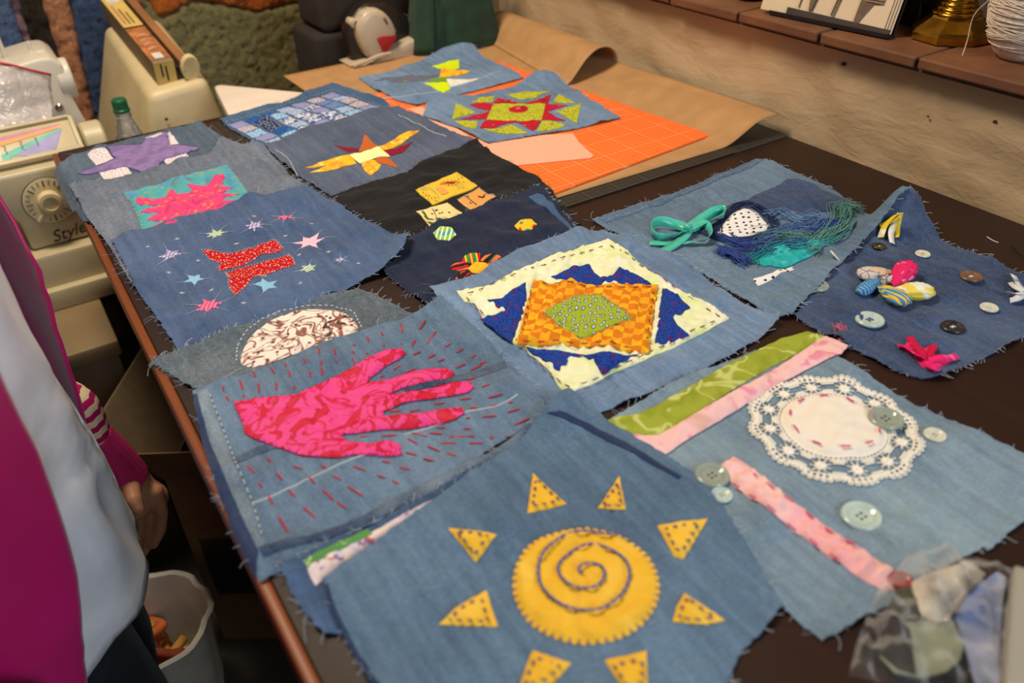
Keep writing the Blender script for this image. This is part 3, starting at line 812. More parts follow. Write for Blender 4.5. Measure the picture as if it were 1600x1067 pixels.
p3.run(ZE((780, 415), (830, 480), (868, 560), (895, 630)), TH['yellow'], 0.003, 0.004, 0.0004, 0.0026, parent=a)
p3.run(ZE((1425, 245), (1500, 345), (1570, 440)), TH['yellow'], 0.003, 0.004, 0.0004, 0.0026, parent=a)

# 4 far lightning square ------------------------------------------------
pa = Patch('zigzag_square', 'denim square with neon zigzag triangles, farthest back by the green bag',
    [(560, 122), (610, 112), (668, 92), (722, 70), (735, 80), (760, 96), (800, 112), (818, 125), (790, 133), (740, 146), (700, 155), (652, 168), (620, 160), (585, 140)], D['p9'], seed=14, wrinkle=0.0011, lifts=((722, 74, 0.02, 0.05),))
neon = cloth('neon_yellow', (208, 228, 20)); amber = cloth('amber_print', (240, 190, 40), (('blot', 60, 0.6, (230, 150, 40)),))
greyf = cloth('grey_print', (104, 108, 130), (('blot', 200, 0.6, (80, 100, 90)),)); wht = cloth('white_cotton', (228, 228, 220))
for nm, q, m in (('grey_triangle', ZC((-60, 500), (120, 470), (350, 462), (280, 490), (60, 510)), greyf), ('green_triangle', ZC((70, 500), (155, 480), (150, 510)), cloth('leaf_green', (110, 150, 50))), ('green_triangle', ZC((270, 500), (350, 480), (400, 480), (390, 505)), cloth('leaf_green', (110, 150, 50))),
        ('neon_triangle', ZC((297, 410), (380, 390), (468, 367), (470, 422), (380, 428)), neon), ('amber_triangle', ZC((358, 425), (450, 432), (545, 442), (440, 470), (345, 482)), amber), ('neon_triangle', ZC((248, 513), (320, 512), (400, 512), (415, 550), (370, 577), (310, 545)), neon), ('white_triangle', ZC((385, 490), (500, 492), (600, 490), (540, 505), (470, 525), (415, 540)), wht)):
    pa.app(nm, q, m, off=0.0003, puff=0.0008)
pa.line('seam_line', ZC((-10, 620), (120, 600), (400, 560), (600, 490), (740, 440)), TH['pale'], 0.0012)

# 5 red star wheel -------------------------------------------------------
pb = Patch('star_wheel_square', 'denim square with a red and lime star wheel on the orange mat',
    [(661, 186), (672, 155), (740, 153), (800, 140), (850, 117), (880, 133), (970, 188), (900, 205), (830, 217), (762, 228), (720, 206)], D['p9'], seed=15, wrinkle=0.0009, lifts=((852, 120, 0.012, 0.04),))
lime = cloth('lime_print', (178, 196, 50), (('blot', 150, 0.6, (130, 150, 30)), ('dots', 200, 0.2, (190, 90, 50)), ('dots', 170, 0.12, (190, 60, 50))))
crim = cloth('crimson_cotton', (182, 26, 48), (('blot', 50, 0.62, (150, 20, 40)),))
for q in (ZC((545, 632), (600, 605), (690, 597), (680, 630), (600, 640)), ZC((765, 592), (880, 570), (1040, 563), (960, 600), (850, 618)), ZC((1095, 583), (1150, 615), (1200, 638), (1120, 640), (1055, 632)), ZC((1080, 690), (1160, 665), (1232, 642), (1220, 700), (1205, 765), (1140, 730)),
        ZC((985, 750), (1080, 760), (1145, 770), (1080, 800), (955, 817)), ZC((620, 800), (720, 795), (785, 775), (850, 800), (905, 830), (760, 832)), ZC((435, 748), (510, 750), (585, 755), (570, 800), (510, 790)), ZC((448, 643), (510, 670), (570, 700), (500, 720), (425, 742))):
    pb.app('lime_wedge', q, lime, puff=0.0009)
wheel = ZC((535, 650), (610, 640), (680, 645), (715, 605), (780, 620), (860, 642), (930, 630), (1045, 588), (1020, 650), (1080, 650), (1150, 655), (1080, 675), (1020, 690), (1070, 725), (1135, 748), (1050, 748), (985, 742), (950, 800), (930, 812), (880, 785), (835, 760), (760, 770), (690, 795), (595, 797), (620, 760), (645, 740), (560, 740), (475, 742), (560, 715), (640, 700), (660, 680), (580, 670))
pw = pb.app('red_star', wheel, crim, off=0.0003, puff=0.001)
pb.app('lime_center', ZC((685, 645), (850, 643), (1010, 645), (985, 745), (830, 750), (640, 745)), lime, off=0.0018, puff=0.0008)
cc = on(600 + 840 / 4, 688 / 4, 0.012)
ctr = pb.app('red_center', [(cc.x + 0.017 * math.cos(t), cc.y + 0.017 * math.sin(t)) for t in np.linspace(0, 2 * math.pi, 20, endpoint=False)], crim, off=0.003, puff=0.0015, world=True)
pb.fine('cross_stitch', [(cc.x - 0.006, cc.y, cc.x + 0.006, cc.y), (cc.x, cc.y - 0.006, cc.x, cc.y + 0.006)], TH['yellow'], 0.0008, 0.0055, parent=ctr, world=True)
for q in (ZC((700, 630), (820, 635)), ZC((900, 632), (1010, 605)), ZC((1030, 660), (1110, 662)), ZC((1000, 720), (1080, 740)), ZC((860, 775), (925, 795), (955, 760)), ZC((620, 785), (740, 770)), ZC((530, 735), (640, 715)), ZC((590, 655), (660, 665))):
    pb.run(q, TH['yellow'], 0.006, 0.006, 0.0006, 0.0018, parent=pw)
pb.fine('hem_fray', [], TH['pale'])

# 6 comet ------------------------------------------------------------------
p4 = Patch('comet_square', 'dusky denim square with a yellow and orange shooting star between quilted and black squares',
    [(414, 233), (480, 207), (560, 185), (622, 170), (680, 198), (742, 227), (700, 250), (660, 268), (648, 268), (600, 285), (520, 307), (500, 296), (452, 266)], D['p4'], seed=16, wrinkle=0.0013)
gold = cloth('gold_batik', (236, 186, 44), (('blot', 70, 0.55, (220, 140, 40), {'soft': 0.1}), ('blot', 90, 0.63, (244, 222, 120), {'soft': 0.08})))
rust = cloth('rust_cotton', (190, 96, 44)); maroon = cloth('maroon_cotton', (132, 22, 48)); cream = cloth('cream_cotton', (246, 236, 172))
for nm, q, m in (('rust_point', ZG((265, 38), (350, 107), (228, 138)), rust), ('maroon_point', ZG((88, 97), (160, 112), (230, 117), (228, 135), (170, 140)), maroon), ('gold_point', ZG((345, 108), (450, 60), (520, 16), (592, 10), (530, 52), (480, 95), (430, 117), (370, 127)), gold), ('maroon_point', ZG((365, 127), (450, 120), (552, 78), (500, 137), (430, 160), (395, 152)), maroon),
        ('rust_point', ZG((318, 187), (400, 165), (440, 205), (462, 236), (380, 210)), rust), ('gold_point', ZG((240, 200), (320, 185), (363, 215), (340, 252), (300, 278), (265, 250)), gold), ('gold_tail', ZG((-92, 235), (0, 198), (180, 155), (218, 207), (100, 240), (-62, 262), (40, 215)), gold)):
    p4.app(nm, q, m, off=0.0002, puff=0.0007)
p4.app('cream_center', ZG((175, 155), (345, 105), (417, 165), (240, 207)), cream, off=0.0014, puff=0.0006)
p4.line('crease_line', ZB((1290, 715), (1400, 770), (1520, 830), (1590, 850)), TH['pale'], 0.001)
p4.line('crease_line', ZB((520, 930), (600, 990), (640, 1060), (660, 1100)), TH['pale'], 0.0008)

# 7 black ------------------------------------------------------------------
p6 = Patch('embroidered_black_square', 'black denim square with three small embroidered pictures',
    [(518, 310), (580, 291), (640, 275), (660, 262), (746, 228), (775, 248), (800, 264), (838, 278), (870, 312), (908, 346), (880, 356), (800, 380), (700, 410), (620, 385), (575, 350)], D['p6'], seed=17, wrinkle=0.0016, fraymat=plain('fray_black', (60, 58, 58), 0.9))
yel = cloth('yellow_felt', (226, 190, 60), (('blot', 60, 0.62, (206, 170, 70)),)); ora = cloth('peach_felt', (226, 160, 86)); crm = cloth('cream_felt', (234, 214, 150))
for nm, q, m, th in (('yellow_picture', ZG((568, 368), (690, 315), (815, 260), (878, 300), (938, 342), (800, 400), (670, 457), (620, 415)), yel, TH['black']), ('peach_picture', ZG((820, 425), (885, 390), (947, 354), (1043, 405), (975, 450), (905, 492)), ora, TH['white']), ('cream_picture', ZG((570, 495), (660, 468), (760, 442), (810, 480), (863, 525), (765, 560), (665, 600), (620, 545)), crm, TH['maroon'])):
    a = p6.app(nm, q, m, puff=0.0008, thick=0.0012)
    p6.whip('edge_stitching', q, th, 0.0034, 0.003, 0.00032, 0.0026, parent=a)
    if nm == 'yellow_picture':
        sc = ZG((775, 345))[0]
        s0 = on(sc[0], sc[1], 0.01)
        p6.app('red_sun', [(s0.x + (0.007 + 0.0015 * math.cos(7 * t)) * math.cos(t), s0.y + 0.006 * math.sin(t)) for t in np.linspace(0, 2 * math.pi, 18, endpoint=False)], crim, off=0.0024, world=True, parent=a, spacing=0.003)
        p6.fine('sun_rays', [(s0.x + 0.007 * math.cos(t), s0.y + 0.007 * math.sin(t), s0.x + 0.016 * math.cos(t), s0.y + 0.016 * math.sin(t)) for t in np.linspace(0, 2 * math.pi, 15)], TH['red'], 0.0004, 0.0034, parent=a, world=True)
        p6.app('house_motif', ZG((690, 355), (730, 345), (765, 375), (750, 388), (720, 392)), ora, off=0.0024, parent=a, spacing=0.003)
        p6.fine('embroidery', [tuple(x for q2 in ZG(u, v) for x in q2) for u, v in (((600, 355), (650, 350)), ((650, 350), (700, 395)), ((700, 395), (705, 420)), ((590, 365), (640, 365)))], TH['pale'], 0.0005, 0.0034, parent=a)
        p6.fine('embroidered_dots', [tuple(x for q2 in ZG((u, v), (u + 8, v + 4)) for x in q2) for u, v in ((610, 380), (625, 395), (645, 400), (660, 415), (640, 418), (680, 410), (650, 435), (690, 430), (820, 300), (850, 320), (850, 355), (840, 290))], TH['black'], 0.0006, 0.0034, parent=a)
    if nm == 'peach_picture':
        p6.fine('moon_motif', [tuple(x for q2 in ZG(u, v) for x in q2) for u, v in (((940, 402), (965, 412)), ((942, 408), (972, 414)), ((955, 414), (985, 406)), ((970, 412), (985, 396)))], TH['black'], 0.0008, 0.0034, parent=a)
        p6.fine('bead_motif', [tuple(x for q2 in ZG((u, v), (u + 12, v + 6)) for x in q2) for u, v in ((862, 405), (878, 415), (892, 425), (905, 435), (920, 447), (875, 402), (890, 440))], plain('teal_thread', (36, 110, 120)), 0.001, 0.0034, parent=a)
    if nm == 'cream_picture':
        p6.fine('stem_motif', [tuple(x for q2 in ZG(u, v) for x in q2) for u, v in (((665, 475), (690, 520)), ((690, 520), (700, 575)), ((680, 545), (655, 540)))], TH['purple'], 0.0007, 0.0034, parent=a)
        p6.fine('leaf_motif', [tuple(x for q2 in ZG(u, v) for x in q2) for u, v in (((605, 495), (640, 530)), ((612, 490), (640, 540)), ((690, 535), (725, 540)), ((700, 545), (735, 548)), ((640, 555), (690, 570)), ((620, 520), (660, 545)))], TH['green'], 0.0014, 0.0034, parent=a)
        p6.fine('flower_motif', [tuple(x for q2 in ZG((u, v), (u + 14, v + 3)) for x in q2) for u, v in ((660, 508), (682, 488), (690, 485), (705, 505), (720, 500), (752, 545), (762, 500))], TH['maroon'], 0.0009, 0.0034, parent=a)

# 8 navy with hexagons -------------------------------------------------------
p7 = Patch('hexagon_square', 'dark indigo denim square with patchwork hexagons beside the black square',
    [(600, 425), (640, 378), (700, 355), (770, 328), (838, 302), (852, 308), (878, 335), (905, 362), (880, 395), (780, 460), (690, 485), (672, 478), (640, 455)], D['p7'], seed=18, wrinkle=0.0016, nfray=220)
p7.app('faded_hem', ZG((1240, 405), (1290, 385), (1330, 395), (1400, 465), (1520, 600), (1490, 600), (1400, 520)), D['p2'], puff=0.0012)
def hexa(c, r, rot=0.5):
    q = on(*zp(500, 200, 3.81, [c])[0], 0.008)
    return [(q.x + r * math.cos(rot + k * math.pi / 3), q.y + r * math.sin(rot + k * math.pi / 3)) for k in range(6)]
hx = cloth('hex_green_stripe', (150, 196, 70), (('blot', 60, 0.55, (60, 160, 180), {'soft': 0.06}), ('stripe', 55, 0.75, (240, 246, 230), {'rot': 0.7}), ('blot', 40, 0.62, (230, 214, 60))))
hy = cloth('hex_yellow', (246, 196, 40), (('blot', 45, 0.68, (186, 40, 40)), ('blot', 55, 0.7, (30, 140, 150))))
p7.app('green_hexagon', hexa((745, 657), 0.0148, 0.4), hx, puff=0.0016, world=True)
p7.app('yellow_hexagon', hexa((1225, 590), 0.0148, 0.4), hy, puff=0.0016, world=True)
fc = on(*ZG((925, 815))[0], 0.008)
wax = [cloth('wax_red_stripe', (196, 40, 44), (('stripe', 42, 0.7, (24, 20, 24), {'rot': 0.3, 'dir': 'Y', 'dist': 1.5}), ('stripe', 30, 0.85, (236, 130, 70), {'rot': 0.3, 'dir': 'Y', 'dist': 1.5}))), cloth('wax_green_stripe', (36, 150, 66), (('stripe', 32, 0.55, (220, 30, 40), {'rot': 0.4}), ('stripe', 45, 0.8, (246, 206, 60), {'rot': 0.4}))),
    cloth('wax_mixed', (30, 110, 60), (('stripe', 34, 0.45, (28, 22, 26), {'rot': 1.2, 'dist': 2.0}), ('stripe', 26, 0.7, (240, 120, 60), {'rot': 1.2, 'dist': 2.0}))), cloth('wax_dark', (40, 28, 30), (('blot', 70, 0.5, (230, 90, 60)),)), cloth('wax_orange', (250, 186, 40), (('blot', 50, 0.6, (240, 150, 40)),)), cloth('wax_red', (190, 30, 44), (('stripe', 30, 0.8, (30, 24, 28), {'rot': 0.9}),))]
for q, m in ((((775, 820), (800, 800), (850, 793), (890, 800), (882, 835), (830, 843), (780, 838)), 0), (((845, 790), (862, 755), (905, 738), (955, 742), (950, 785), (905, 803)), 1), (((955, 785), (965, 755), (1040, 740), (1085, 765), (1060, 790), (1010, 800)), 2),
        (((805, 892), (830, 852), (880, 842), (895, 868), (845, 905)), 3), (((840, 903), (862, 860), (900, 855), (925, 872), (880, 895)), 5), (((880, 832), (925, 792), (985, 797), (1008, 822), (965, 862), (905, 858)), 4), (((985, 795), (1060, 790), (1040, 805), (1005, 822)), 0)):
    p7.app('hexagon_piece', ZG(*q), wax[m], off=0.0004, puff=0.0016, spacing=0.0035)

# 9 star square with red shapes --------------------------------------------
p5 = Patch('red_wing_square', 'mid-blue denim square with two red wing shapes among little stars',
    [(175, 379), (290, 346), (390, 318), (479, 294), (530, 325), (580, 355), (643, 383), (636, 402), (600, 425), (560, 440), (500, 468), (400, 505), (330, 528), (279, 546), (258, 515), (215, 455)], D['p5'], seed=19, wrinkle=0.0016, nfray=200, lifts=((640, 390, 0.010, 0.03),))
redp = cloth('red_speckle', (186, 12, 28), (('dots', 190, 0.13, (236, 150, 60)), ('dots', 170, 0.13, (240, 214, 196), {'rot': 0.7}), ('dots', 150, 0.10, (90, 60, 130), {'rot': 1.3})))
for q in (ZF((497, 512), (560, 515), (650, 530), (700, 515), (780, 485), (850, 460), (880, 475), (905, 505), (760, 555), (640, 600), (590, 615), (575, 600), (595, 580), (540, 560)), ZF((615, 625), (700, 600), (820, 565), (930, 533), (950, 550), (963, 585), (850, 620), (745, 655), (720, 690), (665, 737), (640, 710), (628, 670), (635, 648))):
    a = p5.app('red_wing', q, redp, puff=0.0008)
    p5.whip('edge_stitching', q, TH['white'], 0.0035, 0.0035, 0.00028, 0.0016, parent=a)
sm = {'lil': cloth('lilac_gingham', (214, 210, 236), (('stripe', 62, 0.55, (120, 110, 170), {'rot': 0.5, 'amt': 0.7}), ('stripe', 62, 0.55, (120, 110, 170), {'rot': 2.07, 'amt': 0.7}))), 'grn': cloth('mint_stripe', (206, 222, 196), (('stripe', 75, 0.6, (140, 166, 140), {'rot': 1.3}),)),
    'pnk': cloth('pink_gingham', (240, 150, 190), (('stripe', 70, 0.55, (196, 40, 104), {'rot': 0.5, 'amt': 0.7}), ('stripe', 70, 0.55, (196, 40, 104), {'rot': 2.07, 'amt': 0.7}))), 'pale': cloth('pale_pink', (240, 190, 212)), 'sky': cloth('sky_cotton', (140, 190, 220))}
rs5 = random.Random(3)
for (cx, cy, rad, mk) in ((350, 565, 0.0155, 'lil'), (575, 463, 0.0145, 'grn'), (770, 425, 0.0135, 'lil'), (920, 367, 0.0135, 'pnk'), (1035, 472, 0.0205, 'pale'), (1188, 562, 0.0085, 'lil'), (1030, 605, 0.0115, 'grn'), (460, 660, 0.0125, 'sky'), (822, 692, 0.0145, 'sky'), (530, 790, 0.0175, 'pnk')):
    q = on(*ZF((cx, cy))[0], 0.006); npt = rs5.choice((6, 7)) if mk != 'sky' else 5; pts = []; ph = rs5.uniform(0, 1)
    rays = []
    for k in range(npt * 2):
        an = ph + math.pi * k / npt; rr = rad * (rs5.uniform(0.85, 1.15) if k % 2 == 0 else 0.48)
        pts.append((q.x + rr * math.cos(an), q.y + rr * math.sin(an)))
        if k % 2 == 0 and rs5.random() < 0.75: rays.append((q.x + rad * 0.5 * math.cos(an), q.y + rad * 0.5 * math.sin(an), q.x + rad * 1.7 * math.cos(an), q.y + rad * 1.7 * math.sin(an)))
    a = p5.app('little_star', pts, sm[mk], world=True, spacing=0.003, puff=0.0005)
    p5.fine('star_rays', rays, TH['white'], 0.00016, 0.0016, parent=a, world=True)
seg = []
for (cx, cy) in ((385, 497), (237, 527), (480, 573), (337, 642), (398, 730), (545, 712), (708, 787), (765, 375), (915, 443), (675, 500), (1045, 385), (1130, 522), (985, 542), (808, 650), (990, 680), (1280, 580)):
    q = on(*ZF((cx, cy))[0], 0.006)
    for k in range(4):
        an = k * math.pi / 4 + 0.3; rr = rs5.uniform(0.0025, 0.0042); seg.append((q.x - rr * math.cos(an), q.y - rr * math.sin(an), q.x + rr * math.cos(an), q.y + rr * math.sin(an)))
p5.fine('sparkle_stitches', seg, TH['white'], 0.0003, 0.0004, world=True)

# 10 oval floral --------------------------------------------------------------
p8 = Patch('floral_oval_square', 'grey twill square with a floral print oval under the hand square',
    [(228, 560), (300, 541), (420, 500), (560, 449), (580, 455), (600, 466), (628, 482), (657, 491), (600, 560), (420, 610), (303, 606), (265, 580)], D['p8'], seed=20, wrinkle=0.0012, nfray=260)
flor = cloth('floral_print', (238, 226, 216), (('band', 26, 0.47, (140, 90, 84), {'dist': 1.2}), ('band', 30, 0.56, (150, 100, 92), {'dist': 1.5}), ('blot', 42, 0.64, (150, 92, 86), {'dist': 1.0}), ('blot', 55, 0.67, (70, 50, 52), {'dist': 0.8}), ('dots', 55, 0.10, (96, 52, 52)), ('blot', 34, 0.66, (84, 60, 60), {'dist': 1.4})))
ov = [(385, 335), (392, 290), (420, 240), (470, 195), (540, 155), (640, 130), (740, 133), (805, 158), (834, 200), (815, 235), (700, 268), (600, 300), (500, 335), (420, 352)]
p8.app('floral_oval', [tuple(v) for v in [(q.x, q.y) for q in spline([tuple(p) + (0,) for p in p8.world(ZI(*ov))], 3, True)]], flor, world=True, puff=0.0012)
p8.run(ZI((366, 330), (372, 270), (405, 215), (460, 170), (540, 135), (640, 116), (740, 116), (820, 142), (850, 200)), TH['white'], 0.0038, 0.0028, 0.0006, 0.0005)

# 11 lace, lowest right-hand squares: ribbon square under the button square ----------
p15 = Patch('button_square', 'dark denim square with buttons and a stuffed fabric bow at the right',
    [(1422, 300, 0.045), (1429, 338, 0.012), (1470, 374), (1545, 400), (1600, 426), (1720, 478), (1690, 500), (1600, 523), (1558, 545), (1510, 568), (1475, 588), (1440, 588), (1395, 574), (1330, 540), (1242, 492), (1268, 455), (1305, 412, 0.012), (1358, 345, 0.03)], D['p15'], seed=21, wrinkle=0.002, lifts=((1418, 302, 0.045, 0.030), (1368, 335, 0.022, 0.035)), nfray=220)
p14 = Patch('ribbon_bow_square', 'faded denim square with a teal ribbon bow and blue yarn tangle',
    [(924, 341), (985, 320), (1050, 300), (1120, 272), (1186, 247), (1215, 256), (1258, 272), (1310, 298), (1345, 314, 0.012), (1365, 308, 0.03), (1418, 300, 0.05), (1358, 346, 0.034), (1303, 415, 0.016), (1262, 462, 0.007), (1238, 492), (1210, 494), (1165, 466), (1085, 415), (1010, 385)], D['p14'], seed=22, wrinkle=0.0018, lifts=((1416, 301, 0.006, 0.03),), nfray=160)
p14.app('stitched_hem', ZJ((78, 275), (150, 245), (300, 205), (480, 130), (640, 62), (670, 62), (640, 85), (480, 152), (300, 228), (110, 290)), denim('denim_hem_light', (86, 112, 146), 0.3), puff=0.0014)
p14.run(ZJ((110, 282), (300, 218), (480, 142), (650, 72)), TH['pale'], 0.004, 0.003, 0.0004, 0.0022)
p14.app('dark_panel', ZJ((560, 245), (640, 190), (790, 130), (870, 165), (1000, 215), (900, 250), (760, 265), (640, 235)), D['p15'], puff=0.0006)
dot = cloth('polka_print', (236, 232, 232), (('dots', 95, 0.2, (40, 40, 62), {'rand': 0.35, 'st': (1, 1.3, 1), 'rot': 0.5}),))
p14.app('polka_patch', ZJ((500, 330), (530, 280), (590, 245), (650, 258), (690, 300), (680, 325), (620, 340), (560, 352)), dot, puff=0.003)
p14.app('polka_strip', ZJ((633, 490), (700, 470), (775, 446), (778, 458), (710, 485), (650, 515)), dot, puff=0.0006)
# yarn tangle
bl = [plain('yarn_blue', (40, 66, 140), 0.85, 0.1), plain('yarn_navy', (30, 46, 96), 0.85, 0.1), plain('yarn_steel', (96, 130, 176), 0.85, 0.1), plain('yarn_teal', (30, 150, 160), 0.8, 0.1), plain('yarn_sage', (96, 146, 140), 0.85, 0.1)]
def yarn(patch, name, path, mat, n, spread, r, rise=0.004, seed=0, wig=0.003):
    rs = random.Random(seed); V, Fc = [], []
    w = [Vector(q) for q in patch.world(path)]
    for _ in range(n):
        ox, oy = rs.gauss(0, spread), rs.gauss(0, spread); a = rs.uniform(0, 0.25); b = rs.uniform(0.75, 1)
        pts = []; m = len(w)
        for i, q in enumerate(w):
            if m > 3 and (i / (m - 1) < a - 0.2 or i / (m - 1) > b + 0.2): continue
            x = q.x + ox + rs.gauss(0, wig); y = q.y + oy + rs.gauss(0, wig)
            pts.append((x, y, TZ + float(patch.z(np.array([x]), np.array([y]))[0]) + 0.0008 + rs.random() * rise))
        if len(pts) > 1: tube_geo(spline(pts, 4), r, 3, V, Fc)
    o = wmesh(name, V, Fc, mat, patch.root, smooth=True); o['kind'] = 'stuff'; return o
yarn(p14, 'blue_yarn', ZJ((430, 310), (490, 340), (560, 360), (640, 350), (700, 330), (700, 290), (660, 250), (600, 225), (550, 250), (510, 300), (500, 335)), bl[1], 22, 0.0028, 0.0006, 0.004, 1, 0.0014)
yarn(p14, 'blue_yarn', ZJ((500, 340), (600, 375), (700, 350), (780, 320), (850, 325), (920, 300), (960, 290)), bl[0], 34, 0.005, 0.0006, 0.005, 2, 0.003)
yarn(p14, 'steel_yarn', ZJ((690, 280), (740, 260), (800, 290), (850, 270), (900, 300), (840, 330), (780, 310), (720, 330), (640, 370)), bl[2], 26, 0.004, 0.0005, 0.006, 3, 0.004)
yarn(p14, 'blue_yarn_tuft', ZJ((520, 400), (550, 405), (590, 430), (605, 440)), bl[0], 60, 0.0035, 0.0007, 0.007, 4, 0.0016)
yarn(p14, 'blue_yarn', ZJ((520, 390), (620, 400), (720, 395), (820, 370), (900, 350)), bl[0], 26, 0.006, 0.0005, 0.004, 5, 0.004)
yarn(p14, 'teal_wisps', ZJ((640, 430), (700, 400), (780, 380), (860, 370), (920, 350)), bl[3], 40, 0.006, 0.0005, 0.005, 6, 0.005)
yarn(p14, 'sage_wisps', ZJ((840, 400), (900, 350), (960, 300), (950, 250), (1000, 250)), bl[4], 60, 0.006, 0.0005, 0.008, 7, 0.005)
yarn(p14, 'sage_wisps', ZJ((650, 350), (740, 340), (830, 345), (900, 350)), bl[4], 26, 0.008, 0.0004, 0.006, 8, 0.005)
p14.app('teal_organza', ZJ((635, 425), (690, 385), (790, 362), (880, 355), (875, 385), (800, 425), (740, 450), (670, 445)), cloth('teal_organza', (34, 168, 170), (('blot', 60, 0.55, (70, 190, 190), {'soft': 0.1}),)), off=0.0012, puff=0.0022, ripple=0.0008)
# satin ribbon bow: a band with width following a looping path
def band(name, path, width, mat, parent, z0=0, label=None, up=0.0):
    """ribbon: path of (x, y, z) with a lateral tilt per point (0 flat, 1 on edge)"""
    P = spline([p[:3] for p in path], 8); n = len(P); m = len(path) - 1; V, Fc = [], []
    for i, p in enumerate(P):
        t = (P[min(i + 1, n - 1)] - P[max(i - 1, 0)]).normalized()
        f = i / (n - 1) * m; k = min(int(f), m - 1); u = f - k
        tilt = path[k][3] * (1 - u) + path[k + 1][3] * u
        side = Vector((-t.y, t.x, 0)).normalized() * math.cos(tilt) + Vector((0, 0, 1)) * math.sin(tilt)
        V += [tuple(p + side * width / 2), tuple(p - side * width / 2)]
    for i in range(n - 1): Fc.append((2 * i, 2 * i + 1, 2 * i + 3, 2 * i + 2))
    o = wmesh(name, V, Fc, mat, parent, smooth=True, label=label)
    sd = o.modifiers.new('thickness', 'SOLIDIFY'); sd.thickness = 0.0004; sd.offset = 0
    return o
def satin(name, c):
    t = NT(name); v = t.coord((1, 1, 1)); f = t.noise(v, 60, 2)
    b = lin(c); x = t.ramp(f, 0.3, 0.7, tuple(q * 0.9 for q in b[:3]) + (1,), tuple(min(1, q * 1.1) for q in b[:3]) + (1,))
    return t.out(x, 0.3, Specular_IOR_Level=0.6, Sheen_Weight=0.2)
teal = satin('teal_satin', (64, 192, 172))
def bw(p, pts):
    out = []
    for (u, v, z, tl) in pts:
        q = p.hit(*ZJ((u, v))[0], 0.001 + z); zz = float(p.z(np.array([q.x]), np.array([q.y]))[0])
        out.append((q.x, q.y, TZ + zz + 0.0014 + z, tl))
    return out
bow = empty('ribbon_bow', Vector((0, 0, 0)))
bow.parent = p14.root
bow.name = 'ribbon_bow'
k0 = on(*ZJ((400, 315))[0], 0.012)
bow.location = Vector((k0.x, k0.y, TZ + 0.008)) - p14.root.location
band('ribbon_loop', bw(p14, [(400, 318, 0.004, 0.2), (350, 338, 0.004, 0.9), (300, 345, 0.006, 1.3), (270, 325, 0.007, 1.5), (275, 298, 0.007, 1.5), (310, 288, 0.008, 1.2), (360, 300, 0.006, 0.7), (405, 316, 0.006, 0.2)]), 0.0130, teal, bow)
band('ribbon_loop', bw(p14, [(395, 318, 0.006, 0.2), (440, 285, 0.006, 0.4), (490, 255, 0.008, 1.0), (525, 248, 0.009, 1.5), (530, 262, 0.008, 1.4), (500, 278, 0.007, 0.9), (450, 300, 0.006, 0.6), (405, 318, 0.005, 0.3)]), 0.0130, teal, bow)
band('ribbon_tail', bw(p14, [(405, 316, 0.004, 0.2), (380, 350, 0.003, 0.1), (335, 382, 0.002, 0.0), (300, 398, 0.001, 0.0)]), 0.0135, teal, bow)
band('ribbon_tail', bw(p14, [(410, 316, 0.005, 0.2), (455, 300, 0.006, 0.9), (480, 325, 0.008, 1.4), (465, 352, 0.006, 0.9), (400, 362, 0.003, 0.2), (330, 366, 0.002, 0.0), (262, 364, 0.001, 0.0)]), 0.0130, teal, bow)
bmk = bmesh.new(); bmesh.ops.create_uvsphere(bmk, u_segments=12, v_segments=8, radius=1.0)
for v in bmk.verts: v.co = Vector((v.co.x * 0.006, v.co.y * 0.005, v.co.z * 0.0045)) + Vector((k0.x, k0.y, TZ + 0.0155))
bm_obj('ribbon_knot', bmk, teal, bow, smooth=True)

